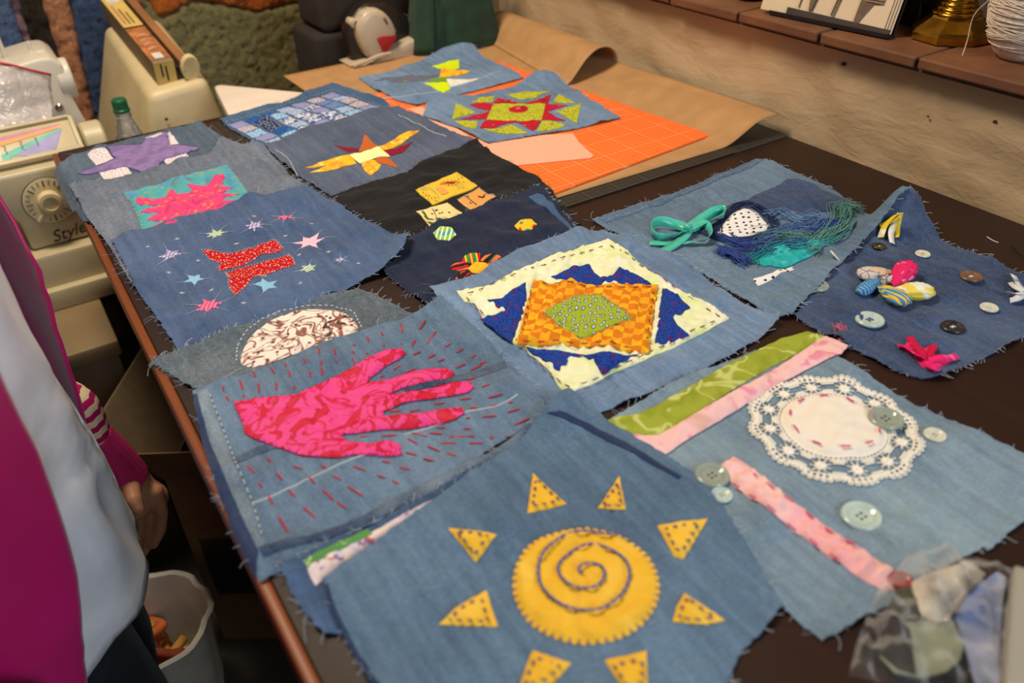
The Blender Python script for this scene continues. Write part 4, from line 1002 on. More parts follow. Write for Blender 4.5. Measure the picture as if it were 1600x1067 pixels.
# buttons ----------------------------------------------------------------------
def button_mesh(r, th=0.22, holes=4):
    prof = [(0.0, 0.10), (0.45, 0.10), (0.62, 0.12), (0.70, 0.22), (0.86, 0.26), (0.96, 0.20), (1.0, 0.10), (0.96, 0.02), (0.85, 0.0), (0.0, 0.0)]
    bm = bmesh.new(); lathe_bm(bm, [(a * r, b * r) for a, b in prof][::-1], 28)
    bmesh.ops.recalc_face_normals(bm, faces=bm.faces)
    me = bpy.data.meshes.new('button')
    for f in bm.faces: f.smooth = True
    bm.to_mesh(me); bm.free(); return me
hole_m = plain('button_hole', (40, 36, 34), 0.8)
def button(p, px, py, rpx_r, mat, thmat=None, label=None, tilt=None, h=0.006, z=0.0):
    q = p.hit(px, py, 0.001 + z); zz = TZ + float(p.z(np.array([q.x]), np.array([q.y]))[0]) + 0.0006 + z
    me = button_mesh(rpx_r); me.materials.append(mat)
    o = link('button', me, None, p.root, loc=Vector((q.x, q.y, zz)) - p.root.location)
    if tilt: o.rotation_euler = tilt
    if label: o['label'] = label
    V, Fc = [], []
    for k in range(4):
        an = math.pi / 4 + k * math.pi / 2; c = Vector((0.2 * rpx_r * math.cos(an), 0.2 * rpx_r * math.sin(an), 0))
        tube_geo([c + Vector((0, 0, 0.085 * rpx_r)), c + Vector((0, 0, 0.108 * rpx_r))], 0.085 * rpx_r, 6, V, Fc)
    me2 = bpy.data.meshes.new('button_holes'); me2.from_pydata(V, [], Fc); me2.materials.append(hole_m); link('button_holes', me2, None, o)
    if thmat:
        V, Fc = [], []
        tube_geo([(-0.2 * rpx_r, -0.1 * rpx_r, 0.11 * rpx_r), (0, 0, 0.16 * rpx_r), (0.2 * rpx_r, 0.1 * rpx_r, 0.11 * rpx_r)], 0.06 * rpx_r, 5, V, Fc)
        tube_geo([(-0.2 * rpx_r, 0.12 * rpx_r, 0.11 * rpx_r), (0, 0, 0.16 * rpx_r), (0.2 * rpx_r, -0.12 * rpx_r, 0.11 * rpx_r)], 0.06 * rpx_r, 5, V, Fc)
        me3 = bpy.data.meshes.new('button_thread'); me3.from_pydata(V, [], Fc); me3.materials.append(thmat); link('button_thread', me3, None, o)
    return o
pearl = plain('pearl_button', (214, 214, 200), 0.22, 0.05, 90, Specular_IOR_Level=0.7)
milk = plain('milky_button', (186, 206, 200), 0.15, 0.04, 60, Specular_IOR_Level=0.7)
darkb = plain('dark_button', (44, 40, 38), 0.25, 0.1, 60, Specular_IOR_Level=0.6)
brownb = plain('brown_button', (120, 84, 62), 0.3, 0.15, 120, Specular_IOR_Level=0.6)
clearb = plain('clear_button', (176, 190, 178), 0.12, 0.03, 40, Transmission_Weight=0.35, Specular_IOR_Level=0.7)
JB = lambda u, v: ZJ((u, v))[0]
button(p15, *JB(1083, 378), 0.0085, darkb, TH['yellow'], 'dark grey button with yellow thread')
button(p15, *JB(1238, 405), 0.0088, pearl, TH['yellow'], 'pearl button with yellow thread')
button(p15, *JB(925, 415), 0.0098, pearl, plain('teal_thread', (36, 110, 120)), 'pearl button with teal thread, tilted', tilt=(0.35, 0.75, 0), h=0.012, z=0.004)
button(p15, *JB(1410, 487), 0.0122, brownb, TH['white'], 'mottled brown button')
button(p15, *JB(1475, 597), 0.0095, pearl, TH['white'], 'small white button')
button(p15, *JB(1345, 667), 0.0122, darkb, TH['white'], 'black four-hole button')
button(p15, *JB(1048, 642), 0.0152, milk, TH['blue'], 'large milky button with blue thread')
button(p15, *JB(862, 520), 0.013, clearb, TH['blue'], 'clear button')
# stuffed fabric bow of four puffs
pf = [cloth('puff_grey_floral', (206, 198, 196), (('lines', 110, 0.05, (110, 96, 100)), ('blot', 60, 0.6, (226, 190, 150)))), cloth('puff_pink', (232, 40, 110), (('blot', 70, 0.62, (250, 150, 190)), ('blot', 60, 0.66, (190, 20, 70)))), cloth('puff_blue', (110, 170, 214), (('stripe', 70, 0.6, (60, 110, 160), {'dist': 2}),)), cloth('puff_yellow', (236, 214, 90), (('blot', 40, 0.55, (240, 240, 230), {'soft': 0.05}),)), cloth('puff_blue2', (70, 140, 186), (('stripe', 60, 0.65, (240, 200, 60), {'dist': 1}),))]
def puff(p, name, parent, cpx, a, b, ang, hgt, mat, pinch=0.3):
    q = p.hit(*JB(*cpx), 0.006); z0 = TZ + float(p.z(np.array([q.x]), np.array([q.y]))[0])
    bm = bmesh.new(); bmesh.ops.create_uvsphere(bm, u_segments=26, v_segments=14, radius=1.0)
    ca, sa = math.cos(ang), math.sin(ang)
    for v in bm.verts:
        x, y, z = v.co; s_ = (x + 1) / 2; rr = max(1e-6, math.sqrt(max(0, 1 - x * x)))
        th = math.atan2(z, y)
        wdt = (0.30 + 0.95 * s_ ** 0.9 - 0.25 * s_ ** 3) if pinch else 1.0
        rad = rr ** 0.75 * wdt * (1 + (0.20 * (1 - s_) + 0.05) * math.sin(9 * th + 2 * s_ + 5 * ang))
        lx = x * a * (1 + 0.07 * math.sin(5 * th + ang)); ly = rad * math.cos(th) * b; lz = rad * math.sin(th) * hgt
        v.co = Vector((q.x + lx * ca - ly * sa, q.y + lx * sa + ly * ca, z0 + hgt * 0.85 + lz))
    return bm_obj(name, bm, mat, parent, smooth=True, sharp=3)
bowr = empty('fabric_bow', (0, 0, 0)); bowr.parent = p15.root; bowr.location = Vector(on(*JB(1120, 512), 0.006)) - p15.root.location
puff(p15, 'bow_puff', bowr, (1075, 476), 0.0225, 0.0150, 2.55, 0.0075, pf[0], 0.55)
puff(p15, 'bow_puff', bowr, (1165, 478), 0.0300, 0.0145, 0.35, 0.0085, pf[1], 0.55)
puff(p15, 'bow_puff', bowr, (1052, 517), 0.0235, 0.0095, 3.25, 0.0070, pf[2], 0.5)
puff(p15, 'bow_puff', bowr, (1132, 550), 0.0215, 0.0150, -1.75, 0.0080, pf[4], 0.5)
puff(p15, 'bow_puff', bowr, (1195, 540), 0.0250, 0.0165, -0.55, 0.0085, pf[3], 0.5)
puff(p15, 'bow_knot', bowr, (1112, 508), 0.006, 0.007, 0.4, 0.0085, pf[0], 0.0)
# frayed fabric tufts
def strips(p, name, parent_name, label, items, mats, rise=0.008):
    e = empty(parent_name, (0, 0, 0)); e.parent = p.root
    q0 = on(*JB(*items[0][0][:2]), 0.008); e.location = Vector((q0.x, q0.y, TZ + 0.004)) - p.root.location
    if label: e['label'] = label
    for k, it in enumerate(items):
        path = []
        for (u, v, z) in it: 
            q = p.hit(*JB(u, v), 0.002 + z); zz = float(p.z(np.array([q.x]), np.array([q.y]))[0]); path.append((q.x, q.y, TZ + zz + 0.002 + z, 0.35 * ((-1) ** k)))
        band(name, path, 0.0075, mats[k % len(mats)], e, 0)
yl = cloth('yellow_white_print', (236, 206, 50), (('blot', 60, 0.58, (240, 236, 226), {'soft': 0.05}),)); wy = cloth('white_yellow_print', (236, 232, 220), (('blot', 70, 0.62, (230, 200, 50)),))
strips(p15, 'fabric_strip', 'yellow_tuft', 'knotted tuft of yellow and white fabric strips', [[(1160, 255, 0.02), (1135, 270, 0.014), (1105, 300, 0.006), (1088, 345, 0.001)], [(1155, 260, 0.02), (1140, 290, 0.012), (1125, 330, 0.004), (1130, 366, 0.001)], [(1158, 255, 0.02), (1150, 290, 0.012), (1145, 325, 0.003), (1142, 345, 0.001)], [(1158, 262, 0.02), (1125, 285, 0.01), (1098, 300, 0.003), (1090, 295, 0.001)]], [yl, wy, yl])
pk = cloth('hot_pink_cotton', (240, 40, 120), (('blot', 70, 0.62, (250, 110, 170)),)); pd = cloth('raspberry_cotton', (206, 20, 70))
p15.app('pink_tuft_base', ZJ((1150, 730), (1180, 725), (1190, 700), (1215, 720), (1230, 745), (1262, 730), (1290, 765), (1360, 768), (1330, 790), (1280, 822), (1240, 805), (1210, 770)), pk, puff=0.002, ripple=0.0012)
strips(p15, 'fabric_strip', 'pink_tuft', 'tuft of torn hot pink fabric strips', [[(1255, 780, 0.003), (1215, 760, 0.006), (1180, 738, 0.003), (1150, 728, 0.001)], [(1255, 780, 0.004), (1235, 755, 0.008), (1205, 725, 0.004), (1190, 700, 0.001)], [(1260, 785, 0.004), (1300, 775, 0.006), (1335, 775, 0.003), (1362, 768, 0.001)], [(1258, 785, 0.003), (1262, 760, 0.007), (1275, 740, 0.003), (1272, 728, 0.001)], [(1250, 785, 0.003), (1262, 800, 0.005), (1285, 810, 0.003), (1285, 822, 0.001)]], [pk, pd])
wg = cloth('white_grey_print', (220, 222, 226), (('blot', 60, 0.6, (150, 160, 176)),))
strips(p15, 'fabric_strip', 'white_tuft', 'tuft of white and grey printed fabric strips', [[(1600, 530, 0.004), (1580, 510, 0.006), (1562, 478, 0.002)], [(1600, 535, 0.004), (1570, 520, 0.006), (1555, 505, 0.002)], [(1605, 540, 0.003), (1575, 545, 0.006), (1545, 540, 0.002)], [(1605, 545, 0.003), (1580, 560, 0.005), (1550, 570, 0.001)], [(1605, 535, 0.003), (1630, 545, 0.005), (1650, 560, 0.001)]], [wg])

# quilt on light denim ------------------------------------------------------------
p9 = Patch('quilt_diamond_square', 'light denim square with a cream, blue and orange quilted diamond, at the centre',
    [(671, 455), (723, 441), (752, 430), (768, 413), (790, 402), (841, 382), (880, 370), (941, 358), (975, 372), (1040, 398), (1088, 420), (1120, 448), (1165, 475), (1217, 500), (1195, 520), (1150, 548), (1085, 580), (1010, 612), (950, 636), (905, 655), (868, 645), (845, 640), (790, 575), (730, 510), (690, 475)], D['p9'], seed=23, wrinkle=0.002, nfray=120)
creamq = cloth('cream_batik', (234, 236, 196), (('blot', 22, 0.56, (222, 232, 168), {'soft': 0.08}), ('blot', 14, 0.6, (244, 240, 222), {'soft': 0.08})))
cq = p9.app('cream_square', ZH((147, 313), (220, 303), (300, 290), (380, 240), (500, 190), (650, 140), (800, 88), (835, 112), (870, 130), (1000, 240), (1100, 305), (1200, 350), (1323, 432), (1200, 500), (1100, 550), (1000, 590), (800, 675), (720, 720), (625, 765), (540, 650), (480, 600), (400, 545), (330, 490), (260, 432), (225, 370), (180, 360)), creamq, puff=0.0012, ripple=0.0017, thick=0.0012)
blueq = cloth('blue_dotted', (30, 66, 158), (('dots', 330, 0.25, (22, 34, 90)), ('dots', 90, 0.13, (110, 30, 90), {'st': (1, 0.5, 1)})))
for q in (((455, 272), (450, 330), (440, 380), (382, 530), (310, 480), (250, 432), (320, 412), (352, 400), (300, 368), (280, 350), (340, 345), (380, 310)), ((555, 250), (600, 235), (640, 213), (720, 197), (740, 232), (780, 258), (820, 245), (850, 208), (920, 240), (990, 285), (800, 280), (660, 275)), ((1035, 300), (1100, 330), (1155, 382), (1078, 422), (1100, 460), (1152, 505), (1080, 530), (1000, 557), (1015, 430)), ((445, 552), (600, 570), (800, 575), (932, 585), (860, 622), (778, 674), (745, 620), (690, 588), (630, 610), (590, 660), (520, 605))):
    p9.app('blue_tree_shape', ZH(*q), blueq, off=0.0040, puff=0.0012, ripple=0.0017)
orq = cloth('orange_weave', (248, 186, 32), (('blot', 55, 0.55, (240, 160, 30), {'soft': 0.1}), ('check', 96, 0.5, (216, 122, 22), {'rot': 0.785, 'st': (1, 1, 0.001), 'warp': 0.0015, 'wscale': 40}), ('blot', 85, 0.6, (226, 140, 26), {'soft': 0.12, 'amt': 0.6})))
oq = p9.app('orange_square', ZH((482, 262), (590, 276), (700, 285), (860, 284), (1017, 287), (1002, 380), (990, 450), (978, 577), (840, 560), (700, 552), (560, 545), (405, 542), (420, 480), (445, 380)), orq, off=0.0048, puff=0.0016, ripple=0.0017)
gc = p9.app('green_center', ZH((520, 405), (560, 382), (600, 362), (650, 340), (690, 328), (770, 330), (800, 348), (840, 378), (905, 435), (800, 470), (740, 500), (690, 519), (650, 500), (610, 478), (565, 440)), cloth('green_seed_print', (160, 178, 44), (('dots', 110, 0.29, (38, 58, 86), {'st': (1, 1.5, 1), 'rot': 0.6, 'rand': 0.6}), ('dots', 110, 0.18, (206, 216, 220), {'st': (1, 1.5, 1), 'rot': 0.6, 'rand': 0.6}))), off=0.0085, puff=0.001, ripple=0.0017)
p9.whip('edge_stitching', ZH((520, 405), (600, 362), (690, 328), (770, 330), (840, 378), (905, 435), (800, 470), (690, 519), (610, 478)), TH['purple'], 0.0028, 0.003, 0.0003, 0.0125, parent=gc)
for a, b, n in (((185, 330), (800, 112), 14), ((802, 112), (1285, 428), 14), ((1270, 440), (650, 728), 13), ((182, 335), (640, 730), 13)):
    p9.run(ZH(a, b), TH['maroon'], 0.0078, 0.0068, 0.0007, 0.0050, parent=cq)
p9.run(ZH((500, 275), (700, 295), (1000, 298)), TH['maroon'], 0.0072, 0.0075, 0.0007, 0.0100, parent=oq)
p9.run(ZH((470, 300), (440, 440), (425, 520)), TH['maroon'], 0.006, 0.009, 0.0007, 0.0100, parent=oq)
p9.run(ZH((420, 530), (700, 542), (960, 562)), TH['maroon'], 0.0072, 0.0075, 0.0007, 0.0100, parent=oq)
p9.run(ZH((998, 310), (980, 430), (968, 550)), TH['maroon'], 0.006, 0.009, 0.0007, 0.0100, parent=oq)

# hand ------------------------------------------------------------------------------
p10 = Patch('pink_hand_square', 'washed denim square with a pink floral hand ringed by red stitches',
    [(302, 613), (345, 598), (400, 582), (450, 562), (510, 535), (566, 517), (625, 500), (690, 470), (722, 498), (760, 532), (800, 576), (834, 612), (856, 640), (838, 655), (800, 676), (760, 700), (712, 742), (640, 785), (560, 826), (470, 872), (405, 905), (385, 868), (365, 830), (338, 760), (315, 680)], D['p10'], seed=24, wrinkle=0.0022, wl=0.07)
p10.app('hem_band', ZI((215, 448), (255, 432), (300, 560), (360, 720), (430, 880), (480, 1030), (455, 1055), (400, 950), (330, 790), (262, 630)), denim('denim_hem_faded', (104, 128, 154), 0.35, fade=0.8, fadec=(164, 180, 190)), puff=0.0022, label='faded folded hem band')
p10.app('under_hem', ZI((203, 455), (216, 452), (262, 630), (330, 792), (400, 952), (452, 1058), (440, 1160), (400, 1090), (352, 985), (290, 810), (235, 640)), D['dk'], puff=0.0012, label='dark inner layer of the hem')
p10.run(ZI((262, 450), (305, 560), (365, 720), (430, 870), (468, 1010)), TH['pale'], 0.006, 0.003, 0.0007, 0.0028)
p10.app('bottom_hem', ZI((450, 1040), (640, 1000), (860, 920), (1060, 810), (1210, 740), (1400, 640), (1480, 570), (1545, 535), (1440, 650), (1230, 775), (1000, 890), (720, 1010), (470, 1080)), D['hem'], puff=0.0022, label='dark lower hem')
p10.app('felled_seam', ZI((340, 700), (430, 665), (560, 625), (575, 640), (440, 688), (350, 722)), D['hem'], puff=0.0006)
p10.app('felled_seam', ZI((1010, 430), (1200, 385), (1400, 330), (1410, 350), (1210, 405), (1020, 450)), D['hem'], puff=0.0004)
p10.line('crease_line', ZI((430, 875), (560, 820), (700, 755), (860, 690)), TH['pale'], 0.0012, 0.0001)
p10.line('crease_line', ZI((1010, 612), (1200, 545), (1370, 500), (1450, 455)), TH['pale'], 0.0012, 0.0001)
hp = ZI((357, 485), (440, 470), (600, 455), (720, 400), (800, 360), (860, 320), (940, 285), (1000, 278), (1018, 295), (990, 320), (940, 345), (880, 390), (872, 410), (960, 395), (1080, 360), (1180, 355), (1206, 372), (1190, 390), (1100, 405), (1000, 430), (945, 456), (1080, 440), (1200, 408), (1265, 405), (1281, 425), (1260, 445), (1150, 465), (1040, 480), (980, 500), (930, 522), (935, 540), (1060, 530), (1180, 508), (1235, 507), (1246, 525), (1210, 548), (1100, 575), (1000, 590), (920, 590), (850, 600), (780, 605), (770, 615), (800, 637), (880, 645), (960, 632), (1000, 650), (1002, 685), (940, 692), (760, 697), (620, 690), (520, 657), (430, 622), (398, 602), (390, 560), (370, 520))
pinkh = cloth('pink_floral', (228, 66, 142), (('blot', 30, 0.545, (206, 26, 62), {'dist': 1.8, 'soft': 0.02}), ('band', 30, 0.56, (190, 18, 52), {'dist': 1.8}), ('band', 26, 0.44, (206, 26, 66), {'dist': 1.4}), ('blot', 60, 0.66, (190, 18, 48), {'dist': 1.2})), 0.6)
hd = p10.app('hand_applique', hp, pinkh, off=0.0011, puff=0.0014, ripple=0.0004)
p10.whip('edge_stitching', hp, TH['red'], 0.006, 0.004, 0.0004, 0.0026, parent=hd)
hs = [(316, 425, 318, 445), (328, 465, 338, 482), (380, 400, 392, 440), (395, 460, 396, 468), (432, 368, 438, 392), (452, 415, 455, 450), (500, 352, 515, 378), (521, 412, 522, 442), (555, 336, 558, 350), (569, 368, 574, 390), (625, 318, 636, 336), (648, 368, 652, 392), (684, 280, 688, 304), (692, 326, 694, 346), (694, 352, 698, 385), (745, 280, 746, 304), (752, 325, 754, 338), (815, 290, 818, 302), (812, 316, 822, 340), (820, 264, 822, 270), (872, 234, 876, 258), (868, 298, 874, 302), (926, 218, 932, 232), (934, 262, 936, 276), (1000, 184, 1008, 220), (1002, 262, 1004, 264), (1096, 170, 1068, 208), (1056, 246, 1042, 276), (1136, 214, 1100, 266), (1194, 262, 1170, 276), (1242, 280, 1212, 298), (1290, 304, 1270, 318), (1078, 292, 1046, 306), (1134, 302, 1102, 320), (1170, 320, 1142, 332), (1250, 338, 1210, 358), (1316, 342, 1266, 366), (1000, 346, 970, 364), (1056, 358, 1016, 376), (936, 384, 918, 392), (1346, 372, 1314, 380), (1290, 394, 1254, 402), (1342, 418, 1310, 430), (1394, 454, 1334, 472), (1272, 472, 1226, 478), (1168, 490, 1126, 496), (1296, 508, 1264, 512), (1374, 500, 1340, 506), (1430, 486, 1414, 492), (1458, 512, 1408, 528), (1370, 540, 1312, 544), (1496, 548, 1434, 576), (1268, 546, 1250, 550), (1076, 516, 1032, 524), (1000, 520, 956, 526), (1270, 590, 1240, 590), (1172, 586, 1140, 586), (1104, 620, 1040, 606), (1160, 610, 1110, 606), (1250, 620, 1186, 620), (1284, 620, 1254, 618), (1360, 622, 1340, 626), (1416, 618, 1400, 622), (1210, 645, 1154, 646), (1316, 645, 1260, 646), (984, 614, 924, 618), (870, 618, 840, 622), (1064, 648, 1026, 626), (1150, 676, 1102, 656), (1212, 694, 1180, 684), (1062, 692, 1018, 680), (1128, 714, 1084, 704), (960, 720, 926, 714), (1038, 748, 996, 738), (942, 780, 908, 768), (992, 802, 968, 790), (866, 752, 816, 734), (770, 786, 738, 770), (716, 744, 694, 730), (620, 746, 588, 732), (500, 720, 486, 702), (436, 760, 408, 730), (546, 788, 520, 758), (466, 816, 454, 796), (670, 800, 644, 772), (594, 852, 568, 824), (508, 880, 490, 844), (742, 864, 698, 824), (858, 852, 794, 810), (790, 896, 754, 872), (672, 934, 624, 890), (568, 988, 528, 924), (1300, 340, 1330, 332), (590, 422, 588, 440)]
p10.stitches([tuple(x for q in ZI((a, b), (c, d)) for x in q) for a, b, c, d in hs], TH['red'], 0.0009, 0.0006)

# landscape strip under the sun square ----------------------------------------------
p11 = Patch('landscape_square', 'denim square with a green and lilac print strip peeking out under the sun square',
    [(440, 888), (520, 850), (600, 812), (720, 745), (800, 720), (760, 850), (560, 985), (505, 988), (480, 960), (455, 925)], D['p11'], seed=25, wrinkle=0.0015)
lilp = cloth('lilac_print', (212, 200, 222), (('blot', 40, 0.58, (236, 220, 214), {'soft': 0.05}), ('blot', 110, 0.64, (120, 84, 140)), ('blot', 90, 0.66, (190, 90, 110))))
grp = cloth('meadow_print', (92, 146, 82), (('blot', 120, 0.62, (190, 210, 160)),))
p11.app('lilac_strip', ZL((75, 480), (270, 385), (370, 330), (520, 250), (540, 262), (400, 345), (250, 440), (105, 548), (85, 510)), lilp, puff=0.001)
p11.app('meadow_strip', ZL((65, 468), (160, 418), (270, 370), (285, 388), (180, 440), (80, 490)), grp, off=0.001, puff=0.001)

# lace doily square --------------------------------------------------------------------
p13 = Patch('lace_doily_square', 'pale denim square with a white lace doily and pink ribbons, front right',
    [(945, 656), (1000, 625), (1080, 585), (1180, 545), (1300, 555), (1330, 572), (1430, 628), (1520, 668), (1620, 712), (1625, 790), (1600, 812), (1545, 856), (1536, 850), (1470, 890), (1400, 938), (1340, 965), (1286, 997), (1225, 948), (1150, 850), (1050, 760)], D['p13'], seed=26, wrinkle=0.002, wl=0.08)
greens = cloth('olive_stitched', (158, 168, 56), (('blot', 40, 0.55, (140, 152, 44), {'soft': 0.1}), ('band', 22, 0.5, (196, 204, 120), {'dist': 0.4})))
p13.app('green_strip', ZK((12, 425), (150, 395), (240, 350), (330, 300), (500, 200), (620, 145), (700, 110), (780, 88), (850, 108), (830, 128), (640, 222), (400, 372), (210, 482), (120, 478)), greens, puff=0.0012, ripple=0.0005)
prib = cloth('pink_ribbon_print', (240, 188, 190), (('blot', 45, 0.6, (226, 110, 160), {'soft': 0.05}), ('blot', 30, 0.6, (214, 160, 140), {'soft': 0.05}), ('stripe', 190, 0.5, (250, 214, 210), {'rot': 0.8, 'amt': 0.5})))
p13.app('pink_print_ribbon', ZK((120, 476), (210, 482), (310, 425), (400, 372), (600, 262), (720, 190), (850, 105), (935, 140), (910, 172), (760, 240), (680, 282), (500, 392), (300, 512), (205, 582), (150, 535)), prib, off=0.0012, puff=0.001, ripple=0.0008)
yarn(p13, 'ribbon_fringe', ZK((905, 125), (915, 100), (890, 70)), plain('pink_fringe', (214, 120, 160), 0.8), 26, 0.0025, 0.0004, 0.004, 31, 0.002)
satp = cloth('pink_satin', (246, 178, 184), (('blot', 12, 0.55, (250, 204, 200), {'soft': 0.12}),), 0.4, 0.05)
r2 = ZK((438, 606), (500, 562), (560, 600), (620, 640), (690, 705), (760, 758), (900, 860), (985, 915), (1050, 958), (1165, 1028), (1150, 1062), (1075, 1075), (960, 1010), (860, 940), (760, 862), (670, 795), (580, 730), (500, 670))
a = p13.app('pink_satin_ribbon', r2, satp, puff=0.0014, ripple=0.0022)
p13.run(ZK((545, 605), (660, 690), (780, 780), (930, 885), (1040, 955)), TH['pink'], 0.0085, 0.0105, 0.0010, 0.0050, parent=a)
p13.run(ZK((480, 650), (590, 725), (690, 805), (780, 870), (960, 1000)), TH['pink'], 0.0085, 0.0105, 0.0010, 0.0050, parent=a)
# doily
dc = on(*ZO((800, 472))[0], 0.008)
din = [on(*ZO(p)[0], 0.008) for p in ((425, 400), (1165, 520), (700, 228), (880, 690))]
rin = ((din[0] - din[1]).length + (din[2] - din[3]).length) / 4
dc = (din[0] + din[1]) / 2
dcx, dcy = dc.x, dc.y; rout = rin * 1.76
lace = cloth('lace_cotton', (246, 240, 228), (), 0.9, 0.05)
dl = empty('lace_doily', (0, 0, 0)); dl.parent = p13.root; dl.location = Vector((dcx, dcy, TZ + 0.006)) - p13.root.location
centre = p13.app('doily_center', [(dcx + rin * math.cos(t), dcy + rin * math.sin(t)) for t in np.linspace(0, 2 * math.pi, 60, endpoint=False)], cloth('white_linen', (240, 232, 220), (), 0.8, 0.04), world=True, off=0.0016, puff=0.0026, ripple=0.0005, parent=dl)
V, Fc = [], []
def lz(x, y): return TZ + float(p13.z(np.array([x]), np.array([y]))[0]) + 0.0013
def lt(pts, r): tube_geo([(x, y, lz(x, y)) for x, y in pts], r, 4, V, Fc)
def pol(r, a): return (dcx + r * math.cos(a), dcy + r * math.sin(a))
NB = 12
for rr, th in ((rin * 1.0, 0.0014), (rin * 1.07, 0.0009), (rin * 1.50, 0.0009)):
    lt([pol(rr, 2 * math.pi * k / 84) for k in range(85)], th)
for k in range(72):
    a = 2 * math.pi * k / 72; lt([pol(rin, a), pol(rin * 1.07, a)], 0.0008)
for b in range(NB):
    a0 = 2 * math.pi * b / NB; c = pol(rin * 1.285, a0)
    for k in range(9):                         # eight-petalled flower motif
        t = a0 + 2 * math.pi * k / 9; e = (c[0] + rin * 0.125 * math.cos(t), c[1] + rin * 0.125 * math.sin(t))
        lt([(c[0], c[1]), (c[0] + rin * 0.08 * math.cos(t), c[1] + rin * 0.08 * math.sin(t)), e], [0.0014, 0.0022, 0.0010])
        e2 = (c[0] + rin * 0.20 * math.cos(t), c[1] + rin * 0.20 * math.sin(t))
        lt([e, e2], 0.0007)
    am = a0 + math.pi / NB
    for q, hw in ((1.12, 0.15), (1.18, 0.09), (1.40, 0.09), (1.46, 0.15)): lt([pol(rin * q, am + u) for u in np.linspace(-hw, hw, 5)], 0.0009)
    for u in (-0.1, -0.05, 0.0, 0.05, 0.1):
        lt([pol(rin * 1.07, am + u), pol(rin * 1.18, am + u * 0.7)], 0.0008); lt([pol(rin * 1.40, am + u * 0.7), pol(rin * 1.50, am + u)], 0.0008)
    for k in range(7):                         # scalloped edge of little loops
        a = a0 + (k - 3) * 2 * math.pi / NB / 7; bul = rin * (0.17 - 0.012 * (k - 3) ** 2)
        lt([pol(rin * 1.49, a - 0.012), pol(rin * 1.49 + bul, a)], 0.0008); lt([pol(rin * 1.49, a + 0.012), pol(rin * 1.49 + bul, a)], 0.0008)
        cc2 = pol(rin * 1.49 + bul, a); rr = rin * 0.042
        lt([(cc2[0] + rr * math.cos(t), cc2[1] + rr * math.sin(t)) for t in np.linspace(0, 2 * math.pi, 9)], 0.0008)
    lt([pol(rin * 1.49 + rin * (0.11 - 0.010 * (k - 3) ** 2), a0 + (k - 3) * 2 * math.pi / NB / 7) for k in np.linspace(0, 6, 13)], 0.0009)
o = wmesh('lace_border', V, Fc, lace, dl, smooth=True); o['kind'] = 'stuff'
p13.run([pol(rin * 0.86, t) for t in np.linspace(0, 2 * math.pi, 80)], TH['pink'], 0.0088, 0.0150, 0.0010, 0.0072, parent=dl, world=True)
KB = lambda u, v: ZK((u, v))[0]
button(p13, *KB(418, 640), 0.0148, clearb, None, 'large clear button beside the ribbon end')
button(p13, *KB(455, 712), 0.0090, milk, None, 'small milky button')
button(p13, *KB(983, 795), 0.0158, milk, None, 'large milky button')
button(p13, *KB(1075, 425), 0.0155, clearb, None, 'clear button on the doily edge', z=0.004)
button(p13, *KB(1262, 485), 0.0095, pearl, None, 'small pearl button')
button(p13, *KB(1135, 1035), 0.0085, plain('red_button', (150, 26, 36), 0.3), None, 'red button at the ribbon end', z=0.003)

# sun ---------------------------------------------------------------------------------------
p12 = Patch('yellow_sun_square', 'soft blue denim square with a big yellow spiral sun, nearest the camera',
    [(505, 910), (560, 872), (640, 815), (712, 762), (800, 695), (888, 626), (920, 642), (960, 666), (1030, 705), (1092, 745), (1125, 790), (1160, 845), (1195, 900), (1224, 946), (1190, 985), (1160, 1012), (1130, 1075), (1090, 1150), (900, 1180), (680, 1170), (640, 1130), (590, 1068), (560, 1030), (530, 965)], D['p12'], seed=27, wrinkle=0.0022, wl=0.09, lifts=((888, 632, 0.012, 0.03),))
p12.app('dark_seam_edge', ZL((830, 8), (870, 0), (960, 40), (1080, 100), (1200, 175), (1250, 205), (1240, 215), (1190, 185), (1060, 115), (940, 52)), D['dk'], puff=0.0016)
p12.app('dark_seam_edge', ZL((130, 545), (145, 540), (165, 610), (210, 700), (300, 850), (285, 860), (190, 700), (150, 620)), D['dk'], puff=0.0016)
sunm = cloth('sun_yellow', (238, 186, 52), (('blot', 26, 0.58, (244, 200, 76), {'soft': 0.1}),), 0.75, 0.06)
sc = [on(*p, 0.008) for p in ((800, 905), (1031, 905), (915, 816), (915, 1001))]
sx, sy = (sc[0].x + sc[1].x + sc[2].x + sc[3].x) / 4, (sc[0].y + sc[1].y + sc[2].y + sc[3].y) / 4
srad = ((sc[0] - sc[1]).length + (sc[2] - sc[3]).length) / 4
NS = 52
spts = []
for k in range(NS * 4):
    t = 2 * math.pi * k / (NS * 4); rr = srad * (1.0 - (0.045 if k % 4 == 0 else 0.0)); spts.append((sx + rr * math.cos(t), sy + rr * math.sin(t)))
sun = p12.app('sun_disc', spts, sunm, world=True, puff=0.0022, ripple=0.0014, jag=0.0)
p12.fine('blanket_stitching', [(sx + srad * 0.90 * math.cos(t), sy + srad * 0.90 * math.sin(t), sx + srad * 1.02 * math.cos(t), sy + srad * 1.02 * math.sin(t)) for t in np.linspace(0, 2 * math.pi, NS, endpoint=False)], TH['blue'], 0.0006, 0.0014, parent=sun, world=True)
spp = [(q.x, q.y) for q in spline([tuple(p) + (0,) for p in p12.world(ZP((755, 228), (640, 230), (500, 210), (380, 235), (290, 300), (230, 400), (240, 520), (320, 610), (440, 665), (560, 670), (680, 610), (750, 500), (740, 390), (650, 320), (540, 285), (420, 330), (340, 420), (380, 500), (470, 545), (570, 530), (615, 460), (580, 405), (500, 400), (455, 430), (480, 458), (525, 452)))], 6)]
p12.run(spp, TH['blue'], 0.0058, 0.0004, 0.0013, 0.0066, name='spiral_stitch', parent=sun, world=True)
